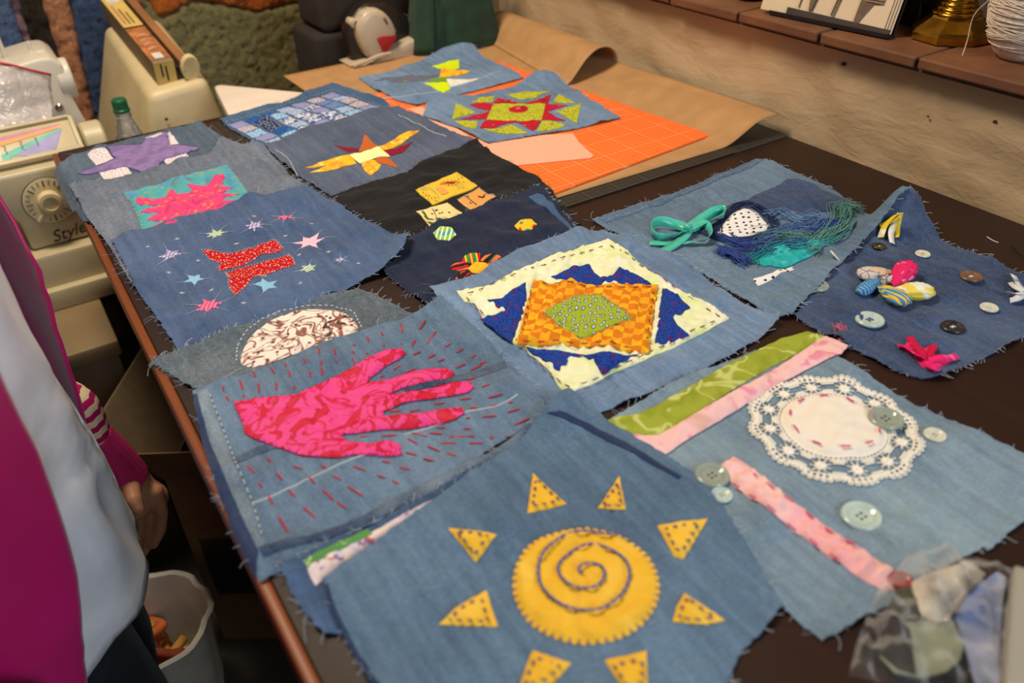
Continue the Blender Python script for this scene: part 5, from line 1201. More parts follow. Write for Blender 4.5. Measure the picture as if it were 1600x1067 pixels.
for q in (((785, 195), (838, 245), (890, 290), (768, 320)), ((1055, 205), (1075, 308), (1030, 308), (988, 305)), ((1332, 338), (1255, 465), (1225, 455), (1175, 360), (1250, 345)), ((1260, 570), (1385, 655), (1330, 668), (1222, 658), (1235, 610)), ((1140, 750), (1145, 854), (1110, 900), (1080, 890), (1010, 780)), ((785, 750), (905, 790), (850, 850), (740, 880), (750, 840)), ((640, 562), (675, 675), (490, 668), (540, 620)), ((520, 368), (600, 375), (672, 388), (605, 475))):
    z = ZL(*q); a = p12.app('sun_ray', z, sunm, puff=0.0018, ripple=0.001)
    c = (sum(p[0] for p in z) / len(z), sum(p[1] for p in z) / len(z))
    ins = [(c[0] + 0.68 * (p[0] - c[0]), c[1] + 0.68 * (p[1] - c[1])) for p in z]
    p12.run(ins, TH['purple'], 0.0034, 0.0042, 0.0010, 0.0042, parent=a, closed=True)
# loose threads lying on the bare table
# ------------------------------------------------------------------ hanging shag rug on the back wall
RY = 2.40
def rugp(px, py):
    q = atY(px, py, RY); return (q.x, q.z)
rug = empty('shag_rug', (0.45, RY, 0.4), 'shaggy multicoloured rug hanging on the wall behind the machines', 'rug')
def pile(name, c, c2):
    c = tuple(min(255, q * 1.4) for q in c); c2 = tuple(min(255, q * 1.4) for q in c2)
    t = NT(name); v = t.coord(); a = t.noise(v, 150, 4, 0.8); b = t.noise(v, 24, 4, 0.6)
    x = t.ramp(a, 0.3, 0.72, tuple(q * 0.45 for q in lin(c)[:3]) + (1,), lin(c2)); x = t.mix(t.ramp(b, 0.4, 0.7, (0, 0, 0, 1), (0.45, 0.45, 0.45, 1)), x, lin(c))
    t.bump(a, 0.9, 0.01)
    return t.out(x, 1.0, Specular_IOR_Level=0.05, Sheen_Weight=0.1)
def rug_piece(poly, mat, seed):
    bp = resample(poly, 0.012, seed, 0.003); sp = 0.009
    xs = [p[0] for p in bp]; ys = [p[1] for p in bp]
    X, Y = np.meshgrid(np.arange(min(xs), max(xs), sp), np.arange(min(ys), max(ys), sp))
    rs = np.random.RandomState(seed); X = (X + rs.uniform(-0.003, 0.003, X.shape)).ravel(); Y = (Y + rs.uniform(-0.003, 0.003, Y.shape)).ravel()
    m = inside(bp, X, Y); X, Y = X[m], Y[m]; dd = seg_dist(np.c_[X, Y], bp); k = dd > 0.004; X, Y = X[k], Y[k]
    pts = [Vector(p) for p in bp] + [Vector(p) for p in zip(X, Y)]; nb = len(bp)
    r = delaunay_2d_cdt(pts, [(i, (i + 1) % nb) for i in range(nb)], [], 1, 1e-7)
    v2 = np.array([(p.x, p.y) for p in r[0]]); d = seg_dist(v2, bp)
    z = np.where(d > 0.003, 0.014 + rs.uniform(0, 0.012, len(v2)), 0.004)
    V = [(a, RY + 0.03 - c, b) for (a, b), c in zip(v2, z)]; n = len(V); V += [(a, RY + 0.045, b) for a, b in v2[:]]
    Fc = []
    for f in r[2]:
        f = tuple(f); Fc.append(f); Fc.append(tuple(i + n for i in f[::-1]))
    cnt = {}
    for f in r[2]:
        f = tuple(f)
        for i in range(3): cnt[(f[i], f[(i + 1) % 3])] = 1
    for a, b in cnt:
        if (b, a) not in cnt: Fc.append((b, a, a + n, b + n))
    o = wmesh('pile_area', V, Fc, mat, rug, smooth=True)
    return o
RB, RT = -0.75, 0.75       # rug hangs from well above the frame to near the floor
def stripe(p_top0, p_bot0, p_top1, p_bot1):
    """a vertical stripe bounded by two lines seen in the photograph, extended to the rug's full height"""
    def ext(a, b):
        a, b = rugp(*a), rugp(*b); dx = (b[0] - a[0]) / (b[1] - a[1])
        return [(a[0] + (z - a[1]) * dx * 0.5, z) for z in (TZ + RT, TZ + RT - 0.5, TZ + 0.1, TZ - 0.1, TZ + RB)]
    L, R_ = ext(p_top0, p_bot0), ext(p_top1, p_bot1)
    return L + R_[::-1]
lines = [((-260, 60), (-250, 100)), ((18, 0), (38, 80)), ((30, 0), (50, 80)), ((66, 0), (95, 100)), ((110, 0), (122, 110)), ((168, 0), (180, 40)), ((222, 0), (240, 40))]
cols = [pile('pile_blue', (58, 76, 110), (96, 116, 150)), pile('pile_mauve', (112, 84, 92), (150, 118, 124)), pile('pile_black', (30, 22, 16), (52, 42, 32)), pile('pile_terracotta', (146, 92, 62), (190, 130, 96)), pile('pile_navy', (44, 58, 88), (70, 88, 122)), pile('pile_rose', (150, 92, 66), (180, 120, 92))]
for i in range(6):
    rug_piece(stripe(lines[i][0], lines[i][1], lines[i + 1][0], lines[i + 1][1]), cols[i], 40 + i)
ol = stripe(lines[6][0], lines[6][1], (545, 0), (530, 130))
orc = [rugp(*p) for p in ((240, 0), (252, 30), (275, 22), (300, 4), (345, 8), (400, 21), (440, 12), (490, 2))]
orange_top = [(ol[0][0], TZ + RT), (ol[2][0], TZ + 0.1)] + [(a, b) for a, b in orc[1:]] + [(orc[-1][0] + 0.03, TZ + RT)]
green_poly = [(orc[-1][0] + 0.03, TZ + RT)] + [(a, b) for a, b in orc[1:]][::-1] + ol[2:5] + ol[5:10]
rug_piece(orange_top, pile('pile_rust', (150, 72, 22), (190, 104, 44)), 50)
rug_piece(green_poly, pile('pile_olive', (98, 92, 60), (134, 126, 88)), 51)
# what stands behind the iron
MAT['taupe'] = plain('taupe_cloth', (92, 78, 62), 0.9, 0.12, 12)

# ------------------------------------------------------------------ lower desk with the machines
MAT['desk'] = plain('beige_laminate', (138, 116, 84), 0.5, 0.05, 8)
MAT['deskdark'] = plain('brown_cabinet', (66, 50, 38), 0.6, 0.1, 8)
DZ = TZ - 0.30
dk = empty('sewing_desk', (-0.2, 1.75, 0), 'low beige sewing desk with a brown front, beyond the left table edge', 'desk')
box('desk_top', (-1.2, 1.765, DZ - 0.03), (0.55, 2.30, DZ), MAT['desk'], dk, bev=0.004)
box('desk_top_extension', (-1.2, 1.40, DZ - 0.03), (0.036, 1.765, DZ), MAT['desk'], dk, bev=0.004)
box('drawer_front', (-0.5, 1.43, DZ - 0.17), (0.03, 1.45, DZ - 0.034), plain('drawer_beige', (128, 106, 76), 0.6, 0.06, 8), dk, bev=0.003)
box('side_panel', (-1.15, 1.45, 0), (-1.12, 2.25, DZ - 0.03), MAT['deskdark'], dk, bev=0.002)
box('side_panel', (0.50, 1.80, 0), (0.53, 2.25, DZ - 0.03), MAT['deskdark'], dk, bev=0.002)
box('front_panel', (-1.12, 1.46, 0.02), (0.03, 1.48, DZ - 0.16), MAT['deskdark'], dk, bev=0.002)

CREAM = plain('cream_plastic', (198, 184, 148), 0.4, 0.03, 20)
CREAM2 = plain('aged_cream_plastic', (210, 190, 146), 0.45, 0.04, 14)
IVORY = plain('ivory_plastic', (214, 206, 190), 0.4, 0.03, 20)
BLACK = plain('black_plastic', (24, 22, 22), 0.4, 0.08)
INK = plain('dark_ink', (52, 42, 38), 0.6, 0.05)
def XZ(Y, *pts):
    out = []
    for p in pts:
        q = atY(p[0], p[1], Y); out.append((q.x, q.z))
    return out
# front sewing machine
SY = 1.62
sm_ = empty('sewing_machine', (0.0, 1.70, DZ), 'cream sewing machine with a round dial and Style lettering', 'sewing machine')
pl = atY(8, 282, SY); pr = atY(134, 236, SY); pb = atY(60, 390, SY)
x0, x1, zt, zb = -0.040, 0.102, pr.z - 0.012, pb.z
prism('machine_body', [(x0, zb), (x1, zb), (x1, zt), (-0.42, zt), (-0.42, zt - 0.075), (x0 - 0.012, zt - 0.075), (x0 - 0.003, zt - 0.09)], 'y', SY, SY + 0.16, CREAM, sm_, bev=0.007)
box('machine_bed', (-0.42, SY - 0.03, DZ), (x1 + 0.03, SY + 0.17, zb - 0.002), CREAM, sm_, bev=0.008)
box('bed_ledge', (-0.42, SY - 0.05, DZ), (x1 + 0.04, SY - 0.028, DZ + 0.04), CREAM, sm_, bev=0.004)
box('head_cover', (-0.44, SY - 0.004, zt - 0.14), (-0.36, SY + 0.14, zt - 0.01), CREAM, sm_, bev=0.01)
lathe('hand_wheel', [(0, 0), (0.040, 0), (0.044, 0.004), (0.044, 0.034), (0.040, 0.038), (0.02, 0.04), (0, 0.04)], CREAM, sm_, 32, (x1 + 0.004, SY + 0.075, zt - 0.005), (1, 0, 0))
dcen = atY(77, 313, SY)
dial = lathe('stitch_dial', [(0, 0.0), (0.0425, 0.0), (0.0425, 0.0025), (0.041, 0.003), (0.020, 0.0035), (0.0195, 0.012), (0.0185, 0.019), (0.0125, 0.020), (0.0115, 0.0165), (0, 0.0165)], plain('dial_plastic', (222, 206, 160), 0.35, 0.02), sm_, 40, (dcen.x, SY, dcen.z), (0, -1, 0))
V, Fc = [], []
for k in range(24):
    a = 2 * math.pi * k / 24
    if 3.7 < a < 4.4: continue
    l0 = 0.031 if k % 3 else 0.027
    tube_geo([(dcen.x + l0 * math.cos(a), SY - 0.0036, dcen.z + l0 * math.sin(a)), (dcen.x + 0.0385 * math.cos(a), SY - 0.0033, dcen.z + 0.0385 * math.sin(a))], 0.0007 if k % 3 else 0.0012, 4, V, Fc)
for k in range(40):
    a, b = 2 * math.pi * k / 40, 2 * math.pi * (k + 1) / 40
    tube_geo([(dcen.x + 0.0432 * math.cos(a), SY - 0.001, dcen.z + 0.0432 * math.sin(a)), (dcen.x + 0.0432 * math.cos(b), SY - 0.001, dcen.z + 0.0432 * math.sin(b))], 0.0008, 4, V, Fc)
mk = wmesh('dial_marks', V, Fc, INK, dial)
pt = [(dcen.x - 0.031, dcen.z - 0.030), (dcen.x - 0.012, dcen.z - 0.010), (dcen.x - 0.006, dcen.z - 0.016), (dcen.x - 0.026, dcen.z - 0.036)]
prism('dial_pointer', pt, 'y', SY - 0.013, SY - 0.003, CREAM, dial, bev=0.002)
so = atY(84, 379, SY)
text('style_lettering', 'Style', 0.031, (so.x, SY - 0.0008, so.z), (1, 0, 0.10), (-0.10, 0, 1), INK, sm_, shear=0.35)
# tilted lid with the stitch card
lb0, lb1 = atY(-60, 262, SY + 0.02), atY(133, 236, SY + 0.02)
def tiltbox(name, x0, x1, yb, zb, h, th, ang, mat, parent, off=0.0, v0=0.0, v1=None, bev=0.002):
    """a slab leaning back by ang, its lower edge at (yb, zb)"""
    bm = bmesh.new(); v1 = h if v1 is None else v1
    bbox(bm, (x0, -th - off, v0), (x1, -off, v1), bev, 2)
    rot = Matrix.Rotation(-ang, 4, 'X')
    for v in bm.verts: v.co = (rot @ v.co.to_4d()).to_3d() + Vector((0, yb, zb))
    return bm_obj(name, bm, mat, parent, smooth=True)
LA = 0.95
tiltbox('lid_panel', -0.42, x1 - 0.004, SY + 0.03, zt + 0.002, 0.075, 0.004, LA, CREAM, sm_)
tiltbox('lid_rim', -0.42, x1, SY + 0.03, zt + 0.002, 0.08, 0.008, LA, CREAM, sm_, v0=0.074, v1=0.080, off=0.002)
tiltbox('lid_rim', x1 - 0.008, x1, SY + 0.03, zt + 0.002, 0.08, 0.008, LA, CREAM, sm_, v0=0.0, v1=0.080, off=0.002)
tiltbox('lid_rim', -0.42, x1, SY + 0.03, zt + 0.002, 0.08, 0.012, LA, CREAM, sm_, v0=-0.002, v1=0.008, off=0.002)
rotL = Matrix.Rotation(-LA, 3, 'X')
def lidp(x, v, o): return tuple(rotL @ Vector((x, -0.0045 - o, v)) + Vector((0, SY + 0.03, zt + 0.002)))
card = empty('stitch_card', (0, 0, 0)); card.parent = sm_
strip_c = [plain('card_mauve', (196, 124, 150), 0.5), plain('card_orange', (238, 160, 80), 0.5), plain('card_teal', (96, 186, 170), 0.5), plain('card_lilac', (150, 146, 200), 0.5)]
tipx = 0.078
for k, (a0, a1) in enumerate(((0.052, 0.066), (0.036, 0.052), (0.020, 0.036), (0.008, 0.020))):
    xl = -0.16 if k < 2 else (-0.03 if k == 2 else 0.015)
    top = [(tipx, 0.064), (-0.16, 0.064 - 0.02 * k)]
    q = [(tipx, 0.066 - 0.004 * k), (xl, 0.058 - 0.016 * k - (0.0 if k < 2 else 0.0)), (xl, 0.058 - 0.016 * (k + 1)), (tipx, 0.066 - 0.004 * (k + 1))]
    if k == 3: q = [(tipx, 0.054), (-0.012, 0.018), (0.03, 0.010), (0.058, 0.016)]
    V = [lidp(x, v, 0.0004) for x, v in q] + [lidp(x, v, -0.0002) for x, v in q]
    wmesh('card_stripe', V, [(0, 1, 2, 3), (7, 6, 5, 4), (0, 4, 5, 1), (1, 5, 6, 2), (2, 6, 7, 3), (3, 7, 4, 0)], strip_c[k], card)
V, Fc = [], []
for (bx, bv, n) in ((-0.052, 0.040, 6), (-0.022, 0.044, 4), (0.005, 0.047, 5), (0.030, 0.048, 7)):
    pts = []
    for i in range(n + 1): pts.append(lidp(bx + 0.0035 * (i % 2) , bv - 0.020 * i / n, 0.0008))
    tube_geo(pts, 0.0005, 4, V, Fc)
wmesh('stitch_symbols', V, Fc, INK, card)['kind'] = 'stuff'
# overlocker behind, with spool pins and three stepped wheels
OY = 1.84
ov_ = empty('overlocker', (-0.05, 1.95, DZ), 'ivory overlocker machine with spool pins behind the cream sewing machine', 'sewing machine')
prof = XZ(OY, (-60, 122), (18, 105), (60, 92), (80, 90), (97, 100), (106, 122), (112, 150), (140, 200), (150, 260))
bx = [(p[0], p[1]) for p in prof]
poly = bx + [(bx[-1][0], DZ), (-0.42, DZ), (-0.42, bx[0][1])]
prism('machine_body', poly, 'y', OY, OY + 0.17, IVORY, ov_, bev=0.006)
for px, py, r, ln in ((118, 130, 0.040, 0.028), (124, 168, 0.034, 0.020), (133, 172, 0.026, 0.016)):
    q = atY(px, py, OY - 0.01)
    lathe('knurled_wheel', [(0, 0), (r * 0.94, 0), (r, 0.003), (r, ln - 0.003), (r * 0.94, ln), (0, ln)], IVORY, ov_, 28, (q.x - 0.028, OY + 0.035, q.z), (1, 0, 0))
for px, py, hgt in ((11, 96, 0.055), (52, 90, 0.030)):
    q = atY(px, py, OY + 0.08)
    lathe('spool_pin', [(0, -0.02), (0.009, -0.02), (0.009, 0.002), (0.004, 0.006), (0.0032, hgt), (0, hgt + 0.002)], IVORY, ov_, 14, (q.x, OY + 0.08, q.z), (0, 0, 1))
q = atY(65, 90, OY + 0.07); lathe('tension_cap', [(0, -0.01), (0.013, -0.01), (0.014, 0.0), (0.014, 0.012), (0.011, 0.016), (0, 0.016)], IVORY, ov_, 20, (q.x, OY + 0.07, q.z))
q = atY(93, 168, OY - 0.002); lathe('chrome_screw', [(0, 0), (0.008, 0), (0.008, 0.004), (0.005, 0.007), (0, 0.007)], plain('chrome', (190, 190, 195), 0.15, 0.02, Metallic=1.0), ov_, 16, (q.x, OY, q.z), (0, -1, 0))
# clear zip bag lying over the overlocker
bagm = film('clear_film', (216, 210, 212), 0.42)
zb_ = empty('zip_bag', atY(30, 190, OY - 0.02), 'clear plastic zip bag with a red seal draped over the overlocker', 'bag')
def px_sheet(name, rows, mat, parent, n=8, amp=0.004, seed=1, th=0.0006):
    """cloth or film through a grid of points (pixel x, pixel y, distance along the table)"""
    R0 = [[atY(*p) for p in r] for r in rows]
    R1 = [spline(r, n) for r in R0]; m = len(R1[0])
    cols_ = [spline([r[i] for r in R1], n) for i in range(m)]; k = len(cols_[0])
    rs = np.random.RandomState(seed); V = []
    for i in range(m):
        for j in range(k):
            p = cols_[i][j]; s = amp * (math.sin(i * 0.9 + j * 0.5 + seed) * math.cos(j * 0.8 - i * 0.35) + 0.6 * rs.uniform(-1, 1))
            V.append(tuple(p + Vector((0, -1, 0.5)) * s))
    Fc = [(i * k + j, (i + 1) * k + j, (i + 1) * k + j + 1, i * k + j + 1) for i in range(m - 1) for j in range(k - 1)]
    o = wmesh(name, V, Fc, mat, parent, smooth=True)
    sd = o.modifiers.new('thickness', 'SOLIDIFY'); sd.thickness = th; sd.offset = 0
    return o
px_sheet('bag_film', [[(-40, 92, OY - 0.015), (20, 104, OY - 0.02), (80, 118, OY - 0.02)], [(-40, 120, OY - 0.045), (20, 130, OY - 0.05), (80, 138, OY - 0.03)], [(-40, 165, OY - 0.07), (20, 165, OY - 0.075), (84, 165, OY - 0.055)], [(-40, 215, OY - 0.115), (20, 205, OY - 0.12), (86, 190, OY - 0.10)]], bagm, zb_, 6, 0.003, 3)
tube('red_seal', [atY(-40, 90, OY - 0.018), atY(20, 102, OY - 0.024), atY(50, 110, OY - 0.024), atY(80, 117, OY - 0.024)], 0.0022, plain('red_plastic', (196, 40, 52), 0.4), zb_)
# hard case of an old machine
CY0, CY1 = 1.80, 2.14
cs = empty('machine_case', (0.30, 1.97, DZ), 'tall cream machine case with sloping top, a yellow carton on it', 'case')
A = atY(232, 150, CY0); B = atY(324, 124, CY0); C = atY(162, 40, CY1); Dd = atY(215, 34, CY1)
V = [(A.x - 0.07, CY0 - 0.012, DZ), (B.x + 0.05, CY0 - 0.012, DZ), (B.x + 0.05, CY1 + 0.03, DZ), (C.x - 0.13, CY1 + 0.03, DZ), tuple(A), tuple(B), (B.x - 0.005, CY1, C.z), tuple(C)]
bm = bmesh.new(); vs = [bm.verts.new(v) for v in V]
for f in ((0, 1, 5, 4), (1, 2, 6, 5), (2, 3, 7, 6), (3, 0, 4, 7), (4, 5, 6, 7)): bm.faces.new([vs[i] for i in f])
bm.faces.new([vs[i] for i in (3, 2, 1, 0)])
bmesh.ops.recalc_face_normals(bm, faces=bm.faces)
bmesh.ops.bevel(bm, geom=list(bm.edges), offset=0.016, segments=4, profile=0.5, affect='EDGES')
bm_obj('case_shell', bm, CREAM2, cs, smooth=True)
lathe('latch_button', [(0, 0), (0.003, 0), (0.003, 0.002), (0, 0.002)], BLACK, cs, 12, atY(260, 186, CY0 - 0.006), (0, -1, 0))
lathe('screw_cap', [(0, 0), (0.004, 0), (0.004, 0.004), (0, 0.005)], IVORY, cs, 12, atY(300, 121, CY0 + 0.04), (0, -0.2, 1))
# long carton and flat bar lying on the slope
sl = (Vector(C) - Vector(A)); sl.x = 0; sl.normalize(); upn = Vector((1, 0, 0)).cross(sl).normalized()
ct = empty('carton', atY(262, 140, 1.83), 'long yellow carton with a hand picture lying on the cream machine case', 'carton')
def obox(name, org, dx, dy, dz, mat, parent, bev=0.001):
    """box from a corner and three edge vectors"""
    bm = bmesh.new(); o0 = Vector(org)
    vs = [bm.verts.new(o0 + dx * i + dy * j + dz * k) for k in (0, 1) for j in (0, 1) for i in (0, 1)]
    for f in ((0, 1, 3, 2), (4, 5, 7, 6), (0, 1, 5, 4), (2, 3, 7, 6), (0, 2, 6, 4), (1, 3, 7, 5)): bm.faces.new([vs[i] for i in f])
    bmesh.ops.recalc_face_normals(bm, faces=bm.faces)
    if bev: bmesh.ops.bevel(bm, geom=list(bm.edges), offset=bev, segments=2, profile=0.5, affect='EDGES')
    return bm_obj(name, bm, mat, parent, smooth=False)
YEL = plain('carton_yellow', (214, 184, 104), 0.55, 0.05, 12); PIC = plain('carton_picture', (176, 112, 66), 0.5, 0.25, 26); SLV = plain('carton_side', (132, 112, 84), 0.6, 0.1, 10)
n0 = atY(250, 144, 1.83)
xd = Vector((0.040, 0, 0.0)); yd = (Vector(sl) + Vector((-0.06, 0, 0))).normalized(); zd = upn * 0.046
on_slope = A.z + (1.83 - A.y) * (sl.z / sl.y)
n0 = Vector((n0.x, 1.83, on_slope + 0.004))
LC = 0.34
obox('carton_body', n0, xd, yd * LC, zd, SLV, ct)
obox('end_flap', n0 - yd * 0.0012, xd, yd * 0.001, zd, YEL, ct, 0)
tp0 = n0 + zd * 1.0
obox('lid_picture', tp0 + yd * 0.012, xd, yd * 0.155, upn * 0.0008, PIC, ct, 0)
obox('lid_yellow', tp0 + yd * 0.175, xd, yd * (LC - 0.178), upn * 0.0009, YEL, ct, 0)
obox('lid_border', tp0 + yd * 0.167, xd, yd * 0.008, upn * 0.0009, BLACK, ct, 0)
obox('price_label', tp0 + yd * 0.014 + xd * 0.25, xd * 0.45, yd * 0.026, upn * 0.0014, plain('white_label', (222, 216, 210), 0.5), ct, 0)
obox('lid_label', tp0 + yd * (LC - 0.035) + xd * 0.2, xd * 0.6, yd * 0.03, upn * 0.0014, plain('white_label', (222, 216, 210), 0.5), ct, 0)
HANDC = plain('picture_skin', (206, 140, 96), 0.5)
for k in range(4): tube('picture_finger', [tp0 + yd * (0.055 + 0.022 * k) + xd * 0.2 + upn * 0.001, tp0 + yd * (0.062 + 0.022 * k) + xd * 0.55 + upn * 0.0014, tp0 + yd * (0.058 + 0.02 * k) + xd * 0.85 + upn * 0.001], 0.0035, HANDC, ct, 6)
for k in range(3): obox('lid_text_line', tp0 + yd * 0.19 + xd * (0.18 + 0.22 * k), xd * 0.09, yd * (0.10 - 0.02 * k), upn * 0.0013, (plain('pink_print', (190, 110, 110)) if k == 0 else plain('brown_print', (120, 90, 50))), ct, 0)
for k in range(2): obox('end_text_line', n0 - yd * 0.0016 + xd * (0.30 + 0.22 * k) + zd * (0.3 - 0.22 * k), xd * 0.09, yd * 0.0006, zd * (0.6 + 0.1 * k), INK, ct, 0)
fb = empty('flat_bar', n0 + xd, 'pale yellow flat bar with a rounded end cap beside the carton', 'bar')
b0 = n0 + xd * 1.35
obox('bar_strip', b0, xd * 0.45, yd * 0.36, upn * 0.036, plain('bar_wood', (150, 104, 66), 0.5, 0.1, 10), fb)
obox('bar_slot', n0 + xd * 1.02, xd * 0.30, yd * 0.35, upn * 0.030, BLACK, fb)
bm = bmesh.new(); lathe_bm(bm, [(0, 0), (0.020, 0), (0.022, 0.002), (0.022, 0.012), (0.020, 0.014), (0, 0.014)], 28)
qq = Vector((0, 0, 1)).rotation_difference(-yd)
for v in bm.verts: v.co = qq @ Vector((v.co.x * 0.85, v.co.y * 1.25, v.co.z)) + b0 + xd * 0.35 + upn * 0.026
bm_obj('end_cap', bm, plain('cap_yellow', (226, 206, 150), 0.4), fb, smooth=True)
# bottle with a green cap
BTY = 1.735
bq = atY(190, 172, BTY)
bt = empty('plastic_bottle', (bq.x, BTY, DZ), 'clear plastic bottle with a dark green cap in front of the cream case', 'bottle')
cz = bq.z - DZ
lathe('bottle_body', [(0, 0.0), (0.030, 0.0), (0.034, 0.006), (0.034, cz - 0.10), (0.032, cz - 0.075), (0.024, cz - 0.045), (0.0145, cz - 0.018), (0.0135, cz - 0.012), (0.0125, cz), (0.0115, cz), (0.0125, cz - 0.014), (0.023, cz - 0.046), (0.031, cz - 0.077), (0.033, cz - 0.10), (0.033, 0.008), (0, 0.003)], film('bottle_plastic', (226, 226, 222), 0.18, 0.06), bt, 32, (bq.x, BTY, DZ))
lathe('bottle_cap', [(0, cz + 0.022), (0.012, cz + 0.022), (0.0142, cz + 0.019), (0.0142, cz + 0.003), (0.0155, cz + 0.002), (0.0155, cz - 0.003), (0.0130, cz - 0.003), (0.0125, cz), (0, cz)], plain('green_cap', (22, 98, 62), 0.4, 0.04), bt, 24, (bq.x, BTY, DZ))
lathe('bottle_collar', [(0.0128, cz - 0.012), (0.0158, cz - 0.012), (0.0158, cz - 0.009), (0.0128, cz - 0.009)], film('bottle_plastic', (226, 226, 222), 0.18, 0.06), bt, 24, (bq.x, BTY, DZ))
def onz(px, py, z):
    d = ray(px, py); return CAM + d * ((z - CAM.z) / d.z)
# steam iron standing on its heel on the far table end
IY = 1.66
irn = empty('steam_iron', (0.72, IY, TZ), 'white and black steam iron with a red panel on its heel by the green bag', 'iron')
def iy(Y, *pts): return XZ(Y, *pts)
white_i = plain('iron_white', (196, 176, 150), 0.35, 0.04, 10); dark_i = plain('iron_dark', (34, 27, 22), 0.35, 0.08); red_i = plain('iron_red', (168, 26, 30), 0.3, 0.05)
def sil(name, pts, Y0, Y1, mat, parent, bev=0.008, dome=0.0):
    P_ = iy(Y0, *pts)
    return prism(name, P_, 'y', Y0, Y1, mat, parent, bev=bev, seg=3)
S6 = lambda *p: zp(520, 0, 5.714, p)
sil('sole_shell', S6((120, 260), (170, 170), (240, 70), (330, 20), (480, 10), (600, 60), (700, 200), (760, 320), (700, 420), (480, 560), (330, 575), (185, 580)), IY + 0.01, IY + 0.05, dark_i, irn, 0.010)
sil('iron_body', S6((225, 290), (240, 190), (300, 100), (380, 75), (470, 100), (540, 180), (590, 280), (575, 340), (520, 440), (450, 500), (400, 560), (340, 540), (270, 430)), IY - 0.022, IY + 0.02, white_i, irn, 0.014)
sil('red_panel', S6((398, 345), (440, 328), (570, 318), (565, 360), (490, 460), (455, 468)), IY - 0.027, IY - 0.018, red_i, irn, 0.002)
sil('heel_plate', S6((150, 600), (340, 545), (500, 470), (640, 390), (750, 340), (755, 430), (740, 520), (440, 560), (300, 600)), IY - 0.02, IY + 0.05, white_i, irn, 0.006)
sil('water_door', S6((452, 165), (475, 160), (500, 210), (490, 225), (465, 190)), IY - 0.025, IY - 0.018, plain('iron_taupe', (120, 84, 74), 0.4), irn, 0.001)
sil('steam_knob', S6((150, 215), (165, 165), (240, 175), (255, 195), (215, 205), (190, 265)), IY - 0.006, IY + 0.02, white_i, irn, 0.004)
cdp = [atY(*p, IY - 0.025) for p in S6((180, 590), (300, 545), (420, 495), (520, 470))]
tube('power_cord', spline(cdp, 6), 0.004, white_i, irn)
hd2 = [atY(*p, IY + 0.10) for p in S6((300, 45), (420, 10), (540, 30), (640, 130), (760, 150))]
tube('handle', spline(hd2, 6), 0.010, plain('iron_taupe2', (130, 104, 78), 0.5), irn)
sl2 = empty('folded_cloths', (0.74, 1.82, TZ - 0.16), 'folded dark taupe cloths stacked behind the iron', 'cloth')
box('folded_layer', (0.60, 1.745, TZ - 0.16), (0.88, 1.90, TZ + 0.05), plain('taupe_dark', (40, 32, 27), 0.9, 0.1, 12), sl2, bev=0.014, seg=4)
box('folded_layer', (0.62, 1.75, TZ + 0.051), (0.86, 1.89, TZ + 0.20), plain('taupe_dark2', (52, 42, 34), 0.9, 0.15, 9), sl2, bev=0.016, seg=4)
# dark green cloth bag at the wall end of the table
GYb = 1.60
gbl, gbr = onz(652, 91, TZ + 0.006), onz(793, 68, TZ + 0.006)
gb = empty('green_bag', ((gbl.x + gbr.x) / 2, (gbl.y + gbr.y) / 2, TZ), 'dark green pleated cloth bag standing at the wall end of the table', 'bag')
gm = plain('dark_green_cloth', (26, 56, 36), 0.85, 0.12, 30, Sheen_Weight=0.1)
u = (gbr - gbl); u.z = 0; Lg = u.length; u.normalize(); vv = Vector((-u.y, u.x, 0))
V, Fc = [], []
NR, NA = 14, 64
for j in range(NR + 1):
    t = j / NR; hh = 0.24 * t; wdt = Lg * (0.5 - 0.17 * min(1, t * 1.3)); dpt = 0.055 * (1 - 0.45 * t)
    for k in range(NA):
        a = 2 * math.pi * k / NA; ca, sa = math.cos(a), math.sin(a)
        ex = math.copysign(abs(ca) ** 0.6, ca) * wdt; ey = math.copysign(abs(sa) ** 0.6, sa) * dpt
        fold = 0.006 * math.sin(5 * a + 0.6) * (0.4 + 0.6 * t) + (0.010 if abs(ex + Lg * 0.17) < 0.006 and sa < 0 else 0)
        p = (gbl + gbr) / 2 + u * ex + vv * (ey + fold + 0.055)
        V.append((p.x, p.y, TZ + 0.0055 + hh + 0.004 * math.sin(3 * a) * t))
for j in range(NR):
    for k in range(NA): Fc.append((j * NA + k, j * NA + (k + 1) % NA, (j + 1) * NA + (k + 1) % NA, (j + 1) * NA + k))
Fc.append(tuple(range(NA))[::-1]); Fc.append(tuple(NR * NA + k for k in range(NA)))
wmesh('bag_body', V, Fc, gm, gb, smooth=True)
pp = gbl.lerp(gbr, 0.21); tube('bag_seam', [(pp.x - vv.x * 0.004, pp.y - vv.y * 0.004 + 0.004, TZ + 0.012), (pp.x + u.x * 0.008, pp.y + 0.012, TZ + 0.12), (pp.x + u.x * 0.012, pp.y + 0.02, TZ + 0.24)], 0.0025, gm, gb)
for s in (0.35, 0.65):
    p = gbl.lerp(gbr, s) + vv * 0.055; tube('bag_handle', spline([(p.x - 0.03, p.y, TZ + 0.235), (p.x - 0.02, p.y, TZ + 0.30), (p.x + 0.02, p.y, TZ + 0.30), (p.x + 0.03, p.y, TZ + 0.235)], 6), 0.006, gm, gb)

